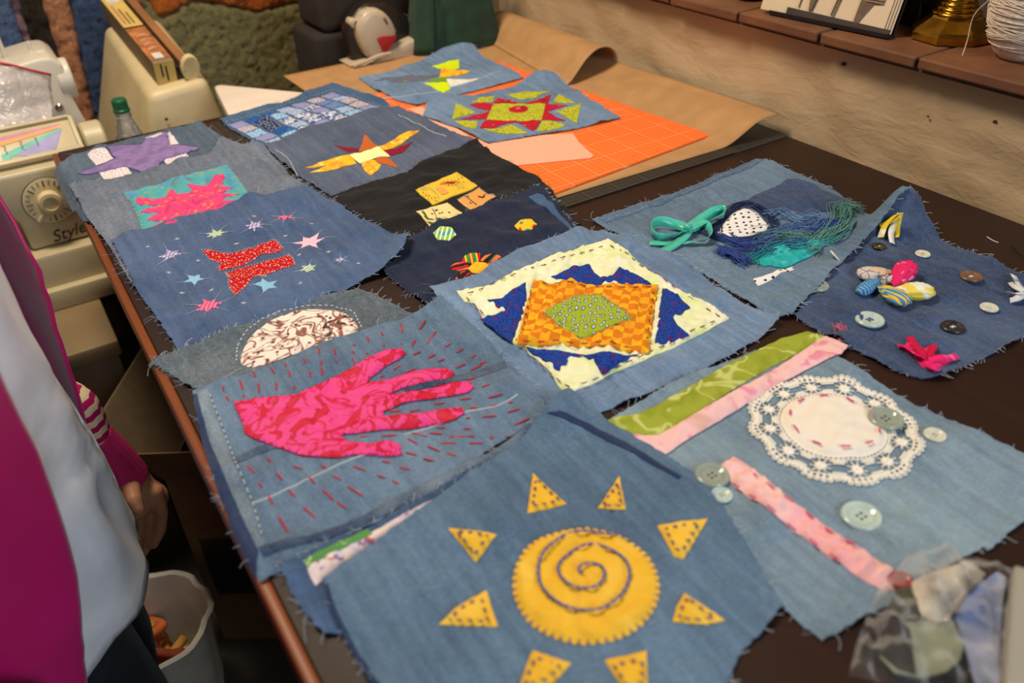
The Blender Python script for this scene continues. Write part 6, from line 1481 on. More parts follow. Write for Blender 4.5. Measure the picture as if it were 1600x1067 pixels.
# ------------------------------------------------------------------ things on the ledge
LH = 0.1705
cd_c = (1.140, 0.682)
cs_ = empty('brass_candlestick', (cd_c[0], cd_c[1], LZ), 'polished brass candlestick with a faceted foot on the tiled ledge', 'candlestick')
def brass():
    t = NT('polished_brass'); v = t.coord(); f = t.noise(v, 40, 4)
    return t.out(t.ramp(f, 0.3, 0.75, lin((150, 106, 32)), lin((214, 166, 62))), 0.22, Metallic=1.0)
BR = brass()
lathe('faceted_foot', [(0, 0.001), (0.056, 0.001), (0.056, 0.010), (0.0535, 0.012), (0.052, 0.015), (0.034, 0.028), (0.032, 0.031), (0, 0.031)], BR, cs_, 8, (cd_c[0], cd_c[1], LZ), sharp=0.3, ph=0.25)
prof = [(0, 0.03)]
for k in range(9):
    r = 0.031 - 0.021 * (k / 8) ** 0.72; z = 0.031 + 0.0058 * k; prof += [(r, z), (r * 1.03, z + 0.0018), (r * 0.97, z + 0.0040), (r * 0.88, z + 0.0052)]
prof += [(0.0085, 0.085), (0.0095, 0.10), (0.012, 0.125), (0.010, 0.145), (0.016, 0.150), (0.016, 0.154), (0.009, 0.158), (0.0085, 0.20), (0.013, 0.205), (0.022, 0.212), (0.022, 0.216), (0.012, 0.22), (0.013, 0.245), (0, 0.245)]
lathe('ringed_stem', prof, BR, cs_, 36, (cd_c[0], cd_c[1], LZ), sharp=1.2)
# cone of white yarn
yc = on(1612, 78, LH); yc = Vector((1.118, 0.570, LZ))
yn = empty('yarn_cone', yc, 'fat cone of white yarn on the ledge at the right', 'yarn')
ym = plain('white_yarn', (206, 190, 176), 0.9, 0.08, 160)
lathe('yarn_core', [(0, 0.001), (0.026, 0.001), (0.034, 0.008), (0.046, 0.030), (0.051, 0.060), (0.046, 0.10), (0.038, 0.15), (0.030, 0.19), (0, 0.19)], ym, yn, 40, yc, sharp=2)
V, Fc = [], []
ry = random.Random(8)
def yr(z):
    P_ = [(0.001, 0.027), (0.008, 0.035), (0.030, 0.047), (0.060, 0.052), (0.10, 0.047), (0.15, 0.039), (0.19, 0.031)]
    for (z0, r0), (z1, r1) in zip(P_[:-1], P_[1:]):
        if z <= z1: return r0 + (r1 - r0) * (z - z0) / (z1 - z0)
    return P_[-1][1]
for k in range(60):
    zc = ry.uniform(0.012, 0.18); tilt = ry.uniform(-0.016, 0.016); ph = ry.uniform(0, 6.28); pts = []
    for i in range(29):
        a = 2 * math.pi * i / 28; z = min(0.186, max(0.004, zc + tilt * math.sin(a + ph))); r = yr(z) + 0.0003
        pts.append((yc.x + r * math.cos(a), yc.y + r * math.sin(a), yc.z + z))
    tube_geo(pts, 0.0009, 4, V, Fc)
o = wmesh('yarn_strands', V, Fc, ym, yn, smooth=True); o['kind'] = 'stuff'
e1 = on(1562, 30, LH + 0.05); tube('loose_end', spline([Vector((yc.x - 0.035, yc.y + 0.035, LZ + 0.075)), Vector((1.078, 0.622, LZ + 0.05)), Vector((1.074, 0.620, LZ + 0.02)), Vector((1.068, 0.618, LZ + 0.001))], 6), 0.0006, ym, yn)
# desk calendar in a black stand, fashion sketch on the page
m0, m1 = on(1184, 20, LH), on(1386, 62, LH)
cal = empty('desk_calendar', ((m0.x + m1.x) / 2, (m0.y + m1.y) / 2, LZ), 'open white calendar page with fashion sketches in a black easel on the ledge', 'calendar')
cu = (m1 - m0); cu.z = 0; CL = cu.length; cu.normalize(); cb = Vector((-cu.y, cu.x, 0))
if cb.x < 0: cb = -cb
lean = (Vector((0, 0, 1)) * math.cos(0.30) + cb * math.sin(0.30)); nrm_ = cu.cross(lean).normalized()
if nrm_.x > 0: nrm_ = -nrm_
mb = Vector((m0.x, m0.y, LZ + 0.006)) + cb * 0.004
obox('easel_back', mb - nrm_ * 0.012, cu * CL, lean * 0.20, -nrm_ * 0.003, BLACK, cal)
obox('easel_lip', mb + cu * 0.02 + nrm_ * 0.004 - Vector((0, 0, 0.006)), cu * (CL - 0.02), -nrm_ * 0.02, Vector((0, 0, 0.007)), BLACK, cal)
PAGE = plain('page_white', (214, 190, 160), 0.7, 0.02, 10)
for k in range(4): obox('page', mb - nrm_ * (0.0015 + 0.0022 * k) + cu * 0.003 * k, cu * (CL - 0.012), lean * 0.19, -nrm_ * 0.0012, PAGE, cal, 0)
for k, (sx_, ln_) in enumerate(((1.02, 0.16),)):
    p = mb + cu * (CL - 0.002); tube('easel_strut', [p - nrm_ * 0.014 + lean * 0.12, p - nrm_ * 0.014 + cb * 0.075 - Vector((0, 0, 0.004))], 0.0022, BLACK, cal)
SK = plain('sketch_dark', (56, 44, 38), 0.7, 0.08); HER = cloth('sketch_herringbone', (150, 124, 98), (('stripe', 90, 0.5, (70, 56, 48), {'rot': 0.8, 'dir': 'Z'}),)); LEGM = plain('sketch_leg', (104, 82, 68), 0.7, 0.1, 60)
def pg(u_, v_): return mb + cu * (u_ * CL) + lean * v_ + nrm_ * 0.0006
def print_poly(name, uv, mat):
    V = [tuple(pg(*p)) for p in uv] + [tuple(pg(*p) - nrm_ * 0.0008) for p in uv]; n = len(uv)
    Fc = [tuple(range(n)), tuple(range(2 * n - 1, n - 1, -1))] + [(i, (i + 1) % n, n + (i + 1) % n, n + i) for i in range(n)]
    return wmesh(name, V, Fc, mat, cal)
print_poly('sketch_skirt', [(0.66, 0.052), (0.72, 0.040), (0.80, 0.034), (0.89, 0.036), (0.90, 0.085), (0.71, 0.085)], HER)
print_poly('sketch_leg', [(0.735, 0.038), (0.83, 0.036), (0.78, 0.016), (0.755, 0.004), (0.73, 0.004)], LEGM)
print_poly('sketch_leg', [(0.36, 0.085), (0.46, 0.085), (0.43, 0.045), (0.405, 0.012), (0.385, 0.010), (0.365, 0.040)], LEGM)
for a, b in (((0.325, 0.085), (0.30, 0.012)), ((0.62, 0.085), (0.575, 0.008)), ((0.60, 0.085), (0.555, 0.010)), ((0.47, 0.085), (0.405, 0.010))):
    print_poly('sketch_line', [(a[0], a[1]), (a[0] + 0.008, a[1]), (b[0] + 0.006, b[1]), (b[0], b[1])], SK)
for k in range(4): print_poly('page_text', [(0.08, 0.030 + 0.007 * k), (0.17, 0.030 + 0.007 * k), (0.17, 0.0325 + 0.007 * k), (0.09, 0.0325 + 0.007 * k)], plain('grey_print', (150, 132, 114)))
print_poly('page_band', [(0.22, 0.001), (1.0, 0.001), (1.0, 0.006), (0.22, 0.010)], SK)
# dark books behind
bk0 = Vector((1.165, 0.775, LZ))
for k, (c, wd) in enumerate((((38, 32, 30), 0.018), ((96, 84, 70), 0.010), ((30, 28, 28), 0.014), ((120, 104, 84), 0.008), ((44, 38, 34), 0.016))):
    y0 = 0.80 - k * 0.0 
ys_ = 0.722
for k, (c, wd, lab) in enumerate((((36, 30, 28), 0.016, 'black book standing on the ledge, next to the candlestick'), ((140, 124, 100), 0.007, 'thin beige booklet standing second from the candlestick'), ((52, 44, 40), 0.013, 'dark brown book standing third from the candlestick'), ((28, 26, 26), 0.020, 'thick black book standing fourth from the candlestick'), ((70, 60, 52), 0.030, 'dark taupe book behind the calendar easel'))):
    bk = empty('book', (1.19, ys_ + wd / 2, LZ), lab, 'book', 'books on the ledge')
    m = plain('book_%d_%d_%d' % c, c, 0.5, 0.06)
    box('book_cover', (1.150, ys_, LZ + 0.0005), (1.232, ys_ + 0.0015, LZ + 0.21), m, bk, bev=0.0004)
    box('book_cover', (1.150, ys_ + wd - 0.0015, LZ + 0.0005), (1.232, ys_ + wd, LZ + 0.21), m, bk, bev=0.0004)
    box('book_spine', (1.149, ys_, LZ + 0.0005), (1.1508, ys_ + wd, LZ + 0.21), m, bk, bev=0.0004)
    box('book_pages', (1.152, ys_ + 0.0016, LZ + 0.003), (1.230, ys_ + wd - 0.0016, LZ + 0.207), plain('book_pages', (190, 176, 150), 0.8), bk, bev=0)
    ys_ += wd + 0.001
tk = on(1166, 2, LH); lathe('tape_tin', [(0, 0.0006), (0.020, 0.0006), (0.022, 0.003), (0.022, 0.018), (0.019, 0.021), (0, 0.021)], BLACK, None, 28, (tk.x + 0.02, tk.y + 0.01, LZ))
tag(bpy.data.objects['tape_tin'], 'small dark round tin at the far end of the ledge', 'tin')

# ------------------------------------------------------------------ front right: clear bag with trimmings, box edge
bx0 = on(1574, 895, 0.02)
bb = empty('storage_box', (bx0.x + 0.1, bx0.y - 0.1, TZ), 'pale grey lidded box at the front right corner', 'box')
q0 = on(1577, 900, 0.03); q1 = on(1560, 1100, 0.03); ee = (q1 - q0).normalized(); rr_ = Vector((-ee.y, ee.x, 0)); 
if rr_.x < 0: rr_ = -rr_
GREYB = plain('grey_box', (160, 156, 144), 0.5, 0.03, 12)
obox('box_body', Vector((q0.x, q0.y, TZ + 0.0005)) + rr_ * 0.004 + ee * 0.004, rr_ * 0.16, ee * 0.19, Vector((0, 0, 0.03)), GREYB, bb, 0.002)
obox('box_lid', Vector((q0.x, q0.y, TZ + 0.0305)), rr_ * 0.168, ee * 0.198, Vector((0, 0, 0.012)), GREYB, bb, 0.002)
obox('purple_mark', Vector((q0.x, q0.y, TZ + 0.0428)) + rr_ * 0.012 + ee * 0.006, rr_ * 0.012, ee * 0.006, Vector((0, 0, 0.0004)), plain('purple_ink', (90, 50, 110)), bb, 0)
cb_ = empty('trimmings_bag', on(1450, 990, 0.0), 'clear plastic bag of white trimmings and a card disc, front right', 'bag')
def flat(name, pts, h, th, mat, parent, puffv=0.0, rip=0.0, sp=0.006, seed=3):
    w_ = [tuple(on(px, py, h).xy) for px, py in pts]
    zf = lambda x, y, d: h + puffv * np.clip(d / 0.02, 0, 1) ** 0.6 + rip * waves(seed, 0.02, x, y) * np.clip(d / 0.004, 0, 1)
    return sheet(name, w_, zf, th, sp, mat, parent, seed)[0]
Z5 = lambda *p: zp(1300, 830, 4.503, p)
flat('card_disc', Z5((470, 600), (560, 640), (700, 560), (840, 600), (930, 800), (900, 900), (800, 990), (620, 1030), (440, 990), (340, 880), (330, 720), (400, 640)), 0.008, 0.002, plain('pale_green_card', (150, 160, 138), 0.6, 0.06, 20), cb_)
flat('black_label', Z5((330, 640), (480, 610), (545, 690), (590, 1000), (460, 960), (340, 860)), 0.0095, 0.0012, plain('black_label', (30, 28, 30), 0.35), cb_)
flat('olive_scrap', Z5((385, 560), (440, 420), (540, 380), (600, 480), (610, 600), (480, 610)), 0.011, 0.002, plain('olive_scrap', (56, 54, 34), 0.8), cb_, 0.003, 0.001)
wad = plain('white_wadding', (206, 198, 184), 0.95, 0.12, 60, 0.3)
flat('wadding', Z5((560, 360), (640, 310), (760, 270), (900, 230), (980, 220), (1080, 300), (1000, 380), (930, 440), (870, 540), (820, 620), (740, 640), (640, 600), (590, 500)), 0.010, 0.006, wad, cb_, 0.014, 0.004, 0.005)
flat('blue_paper', Z5((940, 420), (1060, 350), (1160, 285), (1225, 320), (1200, 500), (1180, 800), (1180, 1080), (1010, 1080), (950, 860), (880, 640), (860, 600)), 0.007, 0.0012, cloth('blue_white_paper', (84, 116, 190), (('blot', 16, 0.48, (186, 196, 230), {'soft': 0.08}),), 0.5, 0.02), cb_, 0.003, 0.0012)
clearf = film('bag_film', (226, 226, 228), 0.02, 0.04)
flat('bag_film', Z5((330, 380), (430, 300), (520, 180), (640, 120), (800, 150), (1000, 180), (1270, 260), (1240, 600), (1200, 1090), (700, 1140), (120, 1010), (170, 800), (260, 560)), 0.020, 0.0006, clearf, cb_, 0.012, 0.006, 0.005, 9)
# small loose bits on the bare table
rl = random.Random(9)
for (p0, p1, p2, lab) in (((1542, 370), (1552, 376), (1560, 379), 'short white thread on bare table near the wall, right'), ((1582, 382), (1592, 394), (1606, 402), 'dark thread curl beside the top edge of the button square'), ((1206, 262 + 15), (1214, 268), (1224, 262), 'white thread end beyond the bow square top edge')):
    pts = [on(x, y, 0.001) for x, y in (p0, p1, p2)]
    o = tube('loose_thread', spline(pts, 5), 0.0006, TH['white'] if 'white' in lab else TH['black'], None, 5)
    tag(o, lab, 'thread', 'loose threads on the bare table')
for px, py, r in ((1318, 100, 0.004), (1450, 182, 0.002), (1555, 190, 0.003)):
    dd = ray(px, py); q = CAM + dd * ((WX - 0.003) / dd.x)
    bm = bmesh.new(); bmesh.ops.create_icosphere(bm, subdivisions=2, radius=r)
    for v in bm.verts: v.co = Vector((v.co.x * 0.5, v.co.y * (1 + 0.4 * math.sin(9 * v.co.z / r)), v.co.z * 0.7)) + q
    bm_obj('plaster_chip', bm, plain('chip_dark', (58, 48, 38), 0.9), wall_r)

# ------------------------------------------------------------------ under the table: carton, bin
CARD = plain('brown_cardboard', (104, 70, 40), 0.8, 0.08, 14)
cbx = empty('cardboard_box', (0.30, 1.30, 0), 'brown cardboard box with a black printed label under the table', 'box')
rot = Matrix.Rotation(math.radians(-32), 3, 'Z')
def rb(x, y, z): return rot @ Vector((x, y, 0)) + Vector((0.30, 1.22, z))
BW, BD, BH = 0.22, 0.17, 0.44
ux, uy = rot @ Vector((1, 0, 0)), rot @ Vector((0, 1, 0))
for nm, o0, dx, dy in (('box_side', rb(-BW, -BD, 0.001), ux * 2 * BW, uy * 0.005), ('box_side', rb(-BW, BD - 0.005, 0.001), ux * 2 * BW, uy * 0.005), ('box_side', rb(-BW, -BD + 0.005, 0.001), ux * 0.005, uy * (2 * BD - 0.01)), ('box_side', rb(BW - 0.005, -BD + 0.005, 0.001), ux * 0.005, uy * (2 * BD - 0.01))):
    obox(nm, o0, dx, dy, Vector((0, 0, BH)), CARD, cbx, 0)
obox('box_flap', rb(-BW, -BD, BH), ux * 2 * BW, -uy * 0.004, Vector((0, 0, 0.12)) - uy * 0.07, CARD, cbx, 0)
obox('box_flap', rb(-BW, -BD, BH), ux * 0.004, uy * 2 * BD, Vector((0, 0, 0.11)) - ux * 0.09, plain('pale_cardboard', (96, 78, 56), 0.8), cbx, 0)
obox('box_bottom', rb(-BW, -BD, 0.0005), ux * 2 * BW, uy * 2 * BD, Vector((0, 0, 0.004)), CARD, cbx, 0)
obox('printed_label', rb(-0.20, -BD - 0.001, 0.14), ux * 0.22, uy * 0.0008, Vector((0, 0, 0.15)), plain('black_print', (26, 22, 20), 0.6), cbx, 0)
obox('printed_label', rb(-BW - 0.001, -0.10, 0.14), ux * 0.0008, uy * 0.22, Vector((0, 0, 0.16)), plain('black_print', (26, 22, 20), 0.6), cbx, 0)
bc = Vector((-0.085, 1.10, 0.0)); BHt = 0.30
bn = empty('waste_bin', bc, 'waste bin with a white plastic liner beside the person', 'bin')
LIN = plain('white_liner', (196, 190, 178), 0.5, 0.06, 16)
bm = bmesh.new(); NB2 = 48; rings = []
for (r, z) in ((0.078, 0.002), (0.088, 0.10), (0.098, 0.22), (0.104, 0.295), (0.110, 0.300), (0.106, 0.306), (0.100, 0.300), (0.094, 0.26), (0.086, 0.12), (0.08, 0.08)):
    rings.append([bm.verts.new(bc + Vector(((r + 0.003 * math.sin(7 * 2 * math.pi * k / NB2 + z * 30) + 0.002 * math.sin(15 * 2 * math.pi * k / NB2)) * math.cos(2 * math.pi * k / NB2), (r + 0.003 * math.sin(7 * 2 * math.pi * k / NB2 + z * 30)) * math.sin(2 * math.pi * k / NB2), z * 0.8))) for k in range(NB2)])
for a, b in zip(rings[:-1], rings[1:]):
    for k in range(NB2): bm.faces.new((a[k], a[(k + 1) % NB2], b[(k + 1) % NB2], b[k]))
bm.faces.new(rings[0]); bm.faces.new(rings[-1])
bm_obj('bin_liner', bm, LIN, bn, smooth=True)
sc_m = [plain('orange_scrap', (190, 96, 40), 0.9, 0.1), plain('ochre_scrap', (196, 136, 60), 0.9, 0.1), plain('rust_scrap', (120, 52, 34), 0.9, 0.1)]
for k in range(9):
    a = rl.uniform(0, 6.28); r = rl.uniform(0.01, 0.07); p = bc + Vector((r * math.cos(a), r * math.sin(a), 0.10 + rl.uniform(0, 0.05)))
    pts = [p + Vector((rl.uniform(-0.04, 0.04), rl.uniform(-0.04, 0.04), rl.uniform(0, 0.06))) for _ in range(5)]
    tube('fabric_scrap', spline(pts, 5), 0.009, sc_m[k % 3], bn, 6)

# ------------------------------------------------------------------ the person beside the table
SKIN = plain('skin', (176, 120, 88), 0.55, 0.05, 30, Subsurface_Weight=0.0)
def caps(bm, a, b, ra, rb_, n=14, sx=1.0, sy=1.0):
    """tapered capsule from a to b; sx, sy squash the section"""
    a, b = Vector(a), Vector(b); d = (b - a); L = max(d.length, 1e-5); q = Vector((0, 0, 1)).rotation_difference(d.normalized() if d.length > 1e-5 else Vector((0, 0, 1)))
    prof = [(ra * math.sin(t), -ra * math.cos(t)) for t in np.linspace(0, math.pi / 2, 5)] + [(rb_ * math.cos(t), L + rb_ * math.sin(t)) for t in np.linspace(0, math.pi / 2, 5)]
    rings = []
    for r, z in prof:
        if r < 1e-6: rings.append([bm.verts.new(q @ Vector((0, 0, z)) + a)])
        else: rings.append([bm.verts.new(q @ Vector((r * sx * math.cos(2 * math.pi * k / n), r * sy * math.sin(2 * math.pi * k / n), z)) + a) for k in range(n)])
    for u_, v_ in zip(rings[:-1], rings[1:]):
        for k in range(n):
            k2 = (k + 1) % n
            if len(u_) == 1: bm.faces.new((u_[0], v_[k2], v_[k]))
            elif len(v_) == 1: bm.faces.new((u_[k], u_[k2], v_[0]))
            else: bm.faces.new((u_[k], u_[k2], v_[k2], v_[k]))
def remesh(o, vox, it=6):
    m = o.modifiers.new('remesh', 'REMESH'); m.mode = 'VOXEL'; m.voxel_size = vox; m.use_smooth_shade = True
    s_ = o.modifiers.new('smooth', 'SMOOTH'); s_.iterations = it; s_.factor = 0.5
PX, PY = -0.195, 0.865
pe = empty('person', (PX, PY, 0), 'person in a magenta satin jacket and white t-shirt standing at the left', 'person')
bm = bmesh.new()
wr = atY(196, 742, 1.0); pm = atY(214, 766, 1.0); kn = atY(240, 768, 0.985)
el = Vector((-0.25, 1.06, 0.98)); sh = Vector((PX - 0.01, PY + 0.19, 1.33)); shn = Vector((PX - 0.01, PY - 0.19, 1.33))
caps(bm, (PX, PY, 0.80), (PX, PY, 1.00), 0.125, 0.115, 20, 1.0, 1.25); caps(bm, (PX, PY, 1.0), (PX - 0.01, PY, 1.26), 0.115, 0.12, 20, 1.0, 1.35)
caps(bm, shn, sh, 0.055, 0.055); caps(bm, (PX, PY, 1.30), (PX + 0.01, PY, 1.46), 0.058, 0.05)
hc = Vector((PX + 0.03, PY, 1.545)); caps(bm, hc + Vector((0.01, 0, -0.045)), hc + Vector((-0.005, 0, 0.03)), 0.062, 0.082, 20, 1.0, 1.0)
caps(bm, hc + Vector((0.078, 0, 0.01)), hc + Vector((0.095, 0, -0.022)), 0.008, 0.013)
for s in (-1, 1): caps(bm, hc + Vector((-0.005, 0.078 * s, 0.012)), hc + Vector((0.0, 0.080 * s, -0.02)), 0.010, 0.008); caps(bm, hc + Vector((0.06, 0.012 * s, -0.055)), hc + Vector((0.064, 0.0, -0.055)), 0.011, 0.011)
caps(bm, sh, el, 0.052, 0.040); caps(bm, el, wr, 0.040, 0.026)
eln = Vector((-0.27, 0.62, 1.02)); wrn = Vector((-0.20, 0.58, 0.78)); caps(bm, shn, eln, 0.052, 0.040); caps(bm, eln, wrn, 0.040, 0.026)
# far hand, hanging: back of the palm, thumb towards the table, four fingers pointing down
def HN(px, py, Y): return atY(px, py, Y)
caps(bm, wr, pm, 0.025, 0.027); caps(bm, pm, HN(240, 776, 1.0), 0.025, 0.021); caps(bm, pm, HN(214, 790, 0.985), 0.024, 0.020)
def finger(pts, rr):
    for (a, b), (r0, r1) in zip(zip(pts[:-1], pts[1:]), zip(rr[:-1], rr[1:])): caps(bm, a, b, r0, r1, 10)
finger([HN(243, 768, 0.985), HN(253, 800, 0.980), HN(250, 828, 0.980), HN(240, 850, 0.985)], (0.0115, 0.0094, 0.0088, 0.0074))
finger([HN(231, 780, 0.990), HN(236, 818, 0.992), HN(232, 848, 0.992), HN(222, 868, 0.995)], (0.0105, 0.0082, 0.0076, 0.0066))
finger([HN(219, 786, 0.995), HN(219, 822, 1.004), HN(214, 850, 1.004), HN(205, 866, 1.006)], (0.0105, 0.0080, 0.0074, 0.0064))
finger([HN(207, 784, 1.000), HN(202, 818, 1.012), HN(197, 838, 1.012), HN(190, 850, 1.014)], (0.0098, 0.0074, 0.0068, 0.006))
finger([HN(203, 762, 0.975), HN(209, 780, 0.950), HN(217, 796, 0.942)], (0.0140, 0.0110, 0.0090))
# near hand
caps(bm, wrn, wrn + Vector((0.02, 0.0, -0.08)), 0.024, 0.026, 12, 1, 0.8)
for k in range(4): finger([wrn + Vector((0.02, -0.027 + 0.018 * k, -0.09)), wrn + Vector((0.026, -0.028 + 0.019 * k, -0.128)), wrn + Vector((0.018, -0.028 + 0.019 * k, -0.158 - 0.004 * (k in (1, 2))))], (0.0105, 0.0095, 0.008))
finger([wrn + Vector((0.025, 0.022, -0.03)), wrn + Vector((0.045, 0.040, -0.065)), wrn + Vector((0.05, 0.042, -0.09))], (0.013, 0.011, 0.009))
for s, yy in ((-1, PY - 0.085), (1, PY + 0.085)):
    caps(bm, (PX + 0.02, yy, 0.78), (PX + 0.05, yy, 0.46), 0.085, 0.058); caps(bm, (PX + 0.05, yy, 0.46), (PX + 0.01, yy, 0.10), 0.055, 0.035); caps(bm, (PX, yy, 0.05), (PX + 0.14, yy, 0.035), 0.036, 0.030)
body = bm_obj('body', bm, SKIN, pe); remesh(body, 0.0034, 3)
HAIR = plain('dark_hair', (40, 28, 22), 0.6, 0.15, 60)
bm = bmesh.new(); caps(bm, hc + Vector((-0.025, 0, 0.02)), hc + Vector((-0.01, 0, 0.045)), 0.085, 0.084, 20)
caps(bm, hc + Vector((-0.05, 0, 0.0)), hc + Vector((-0.06, 0, -0.16)), 0.075, 0.05, 16, 0.7, 1.0)
hr = bm_obj('hair', bm, HAIR, pe, smooth=True, sharp=3); remesh(hr, 0.006, 3)
for s in (-1, 1):
    lathe('eye', [(0, 0), (0.009, 0.002), (0.007, 0.007), (0, 0.009)], plain('eye_dark', (40, 30, 26), 0.2), pe, 12, hc + Vector((0.070, 0.030 * s, 0.012)), (1, 0, 0))
# jeans
JN = denim('dark_jeans', (30, 34, 44), 0.25, fade=0.1)
bm = bmesh.new()
caps(bm, (PX + 0.005, PY - 0.05, 0.74), (PX + 0.005, PY + 0.05, 0.74), 0.122, 0.122, 20); 
for yy in (PY - 0.076, PY + 0.076):
    caps(bm, (PX + 0.02, yy, 0.72), (PX + 0.055, yy, 0.42), 0.090, 0.078, 18); caps(bm, (PX + 0.055, yy, 0.42), (PX + 0.02, yy, 0.09), 0.078, 0.062, 18)
jn = bm_obj('jeans', bm, JN, pe); remesh(jn, 0.008, 4)
for yy in (PY - 0.085, PY + 0.085):
    bm = bmesh.new(); caps(bm, (PX - 0.01, yy, 0.042), (PX + 0.15, yy, 0.040), 0.042, 0.038, 16)
    for v in bm.verts: v.co.z = max(v.co.z, 0.001)
    bm_obj('shoe', bm, BLACK, pe, smooth=True, sharp=3)
# garments as open shells around the trunk
def shell(name, rows, mat, parent, fold=0.004, fseed=1, th=0.003, fk=9, sides=None, wr_amp=0.0):
    """rows of (z, centre x, centre y, rx, ry, angle from, angle to[, extra z per angle])"""
    NA_ = 72; V = []; Fc = []
    P_ = []
    for r_ in rows: P_.append(r_)
    full = abs(rows[0][6] - rows[0][5]) >= 359.9
    fine_rows = []
    for i in range(len(P_) - 1):
        for k in range(8):
            t = k / 8; fine_rows.append(tuple(P_[i][j] * (1 - t) + P_[i + 1][j] * t for j in range(7)))
    fine_rows.append(P_[-1])
    for (z, cx, cy, rx, ry, a0_, a1_) in fine_rows:
        for k in range(NA_ + 1):
            a = math.radians(a0_ + (a1_ - a0_) * k / NA_)
            f = fold * (math.sin(fk * a + 14 * z + fseed) * 0.6 + math.sin((fk + 5) * a - 23 * z + 2 * fseed) * 0.4)
            f += wr_amp * math.sin(60 * z + 5 * math.sin(3 * a + 20 * z + fseed)) * math.sin(2.5 * a + fseed)
            V.append((cx + (rx + f) * math.cos(a), cy + (ry + f) * math.sin(a), z + 0.008 * math.sin(2 * a + fseed)))
    m = NA_ + 1; nr = len(fine_rows)
    for i in range(nr - 1):
        for k in range(NA_): Fc.append((i * m + k, i * m + k + 1, (i + 1) * m + k + 1, (i + 1) * m + k))
    o = wmesh(name, V, Fc, mat, parent, smooth=True)
    if full:
        bm2 = bmesh.new(); bm2.from_mesh(o.data); bmesh.ops.remove_doubles(bm2, verts=bm2.verts, dist=0.0005); bm2.to_mesh(o.data); bm2.free()
        for f_ in o.data.polygons: f_.use_smooth = True
    sd = o.modifiers.new('thickness', 'SOLIDIFY'); sd.thickness = th; sd.offset = 0
    return o
TEE = plain('white_jersey', (226, 228, 236), 0.85, 0.02, 30)
shell('t_shirt', [(0.625, PX + 0.012, PY, 0.152, 0.188, 0, 360), (0.72, PX + 0.008, PY, 0.150, 0.184, 0, 360), (0.82, PX + 0.005, PY, 0.146, 0.178, 0, 360), (0.95, PX, PY, 0.144, 0.176, 0, 360), (1.10, PX, PY, 0.142, 0.186, 0, 360), (1.25, PX, PY, 0.138, 0.195, 0, 360), (1.35, PX - 0.01, PY, 0.10, 0.16, 0, 360), (1.41, PX, PY, 0.068, 0.075, 0, 360)], TEE, pe, 0.0055, 3, 0.002, 7, wr_amp=0.0042)
SAT = plain('magenta_satin', (178, 0, 96), 0.32, 0.05, 12, Sheen_Weight=0.3, Specular_IOR_Level=0.6)
shell('jacket_front', [(0.50, PX, PY, 0.174, 0.222, -180, -72), (0.65, PX, PY, 0.172, 0.220, -180, -65), (0.77, PX, PY, 0.168, 0.215, -180, -52), (0.90, PX, PY, 0.166, 0.210, -180, -44), (1.00, PX, PY, 0.164, 0.208, -180, -43), (1.20, PX, PY, 0.156, 0.212, -180, -45), (1.36, PX - 0.01, PY, 0.115, 0.20, -180, -50), (1.42, PX - 0.01, PY, 0.085, 0.10, -180, -60)], SAT, pe, 0.004, 2, 0.004, 6, wr_amp=0.0015)
shell('jacket_front', [(0.74, PX - 0.004, PY, 0.164, 0.203, 22, 180), (0.85, PX, PY, 0.166, 0.204, 14, 180), (1.00, PX, PY, 0.170, 0.204, 8, 180), (1.20, PX, PY, 0.160, 0.212, 24, 180), (1.36, PX - 0.01, PY, 0.115, 0.20, 45, 180), (1.42, PX - 0.01, PY, 0.085, 0.10, 60, 180)], SAT, pe, 0.003, 5, 0.004, 6, wr_amp=0.0015)
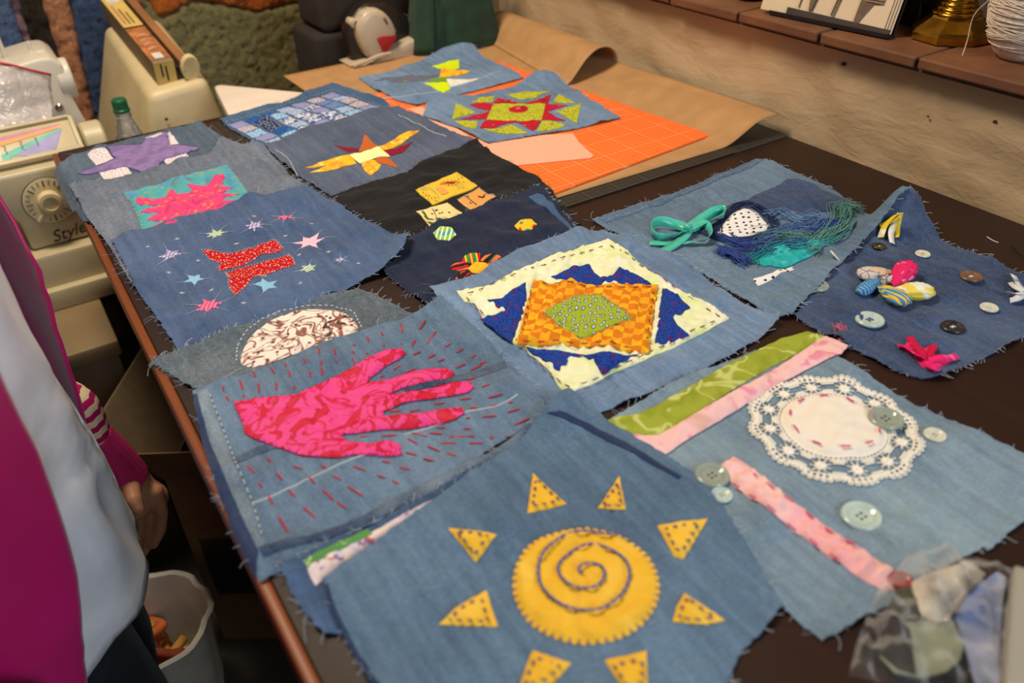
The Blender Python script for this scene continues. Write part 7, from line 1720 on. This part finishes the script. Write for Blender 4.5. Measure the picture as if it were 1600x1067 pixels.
# sleeves
def sleeve(name, pts, radii, mat, parent, n=24, ribs=0, ribamp=0.0, fold=0.0):
    V, Fc = [], []; P_ = spline(pts, 8); m = len(P_); R_ = []
    for i in range(m):
        f = i / (m - 1) * (len(radii) - 1); k = min(int(f), len(radii) - 2); R_.append(radii[k] + (radii[k + 1] - radii[k]) * (f - k))
    for i, p in enumerate(P_):
        t = (P_[min(i + 1, m - 1)] - P_[max(i - 1, 0)]).normalized(); a = t.cross(Vector((0, 1, 0))); a = a.normalized() if a.length > 1e-3 else Vector((1, 0, 0)); b = a.cross(t)
        for k in range(n):
            an = 2 * math.pi * k / n; r = R_[i] + ribamp * math.cos(ribs * an) + fold * math.sin(i * 0.8 + 2 * math.sin(an)); V.append(tuple(p + a * r * math.cos(an) + b * r * math.sin(an)))
    for i in range(m - 1):
        for k in range(n): Fc.append((i * n + k, i * n + (k + 1) % n, (i + 1) * n + (k + 1) % n, (i + 1) * n + k))
    o = wmesh(name, V, Fc, mat, parent, smooth=True)
    sd = o.modifiers.new('thickness', 'SOLIDIFY'); sd.thickness = 0.003; sd.offset = 1
    return o
s1 = atY(132, 642, 1.0); s2 = atY(152, 694, 1.0); c1 = atY(200, 748, 1.0)
sleeve('jacket_sleeve', [sh + Vector((0, 0.0, 0.0)), sh.lerp(el, 0.5) + Vector((0, 0.015, 0)), el, el.lerp(s1, 0.75)], [0.07, 0.060, 0.046, 0.026], SAT, pe, fold=0.003)
STR = cloth('striped_knit', (214, 190, 150), (('stripe', 17, 0.55, (168, 10, 84), {'dir': 'Z', 'rot': 0.0}),), 0.9)
sleeve('striped_band', [s1 + Vector((-0.03, 0.006, 0.030)), s1 + Vector((-0.012, 0, 0.01)), s2 + Vector((-0.006, 0, 0))], [0.024, 0.031, 0.026], STR, pe, ribs=12, ribamp=0.001)
sleeve('ribbed_cuff', [s2 + Vector((-0.006, 0, 0.012)), s2.lerp(c1, 0.5), c1 + Vector((-0.002, 0, 0))], [0.029, 0.029, 0.0305], plain('magenta_rib', (168, 18, 84), 0.85, 0.05), pe, n=72, ribs=24, ribamp=0.0009)
sleeve('jacket_sleeve', [shn, shn.lerp(eln, 0.5) + Vector((0, -0.015, 0)), eln, eln.lerp(wrn, 0.9)], [0.075, 0.07, 0.062, 0.045], SAT, pe, fold=0.004)
sleeve('ribbed_cuff', [eln.lerp(wrn, 0.82), wrn], [0.034, 0.032], plain('magenta_rib', (168, 18, 84), 0.85, 0.05), pe, n=72, ribs=24, ribamp=0.0009)
print('objects', len(bpy.data.objects))
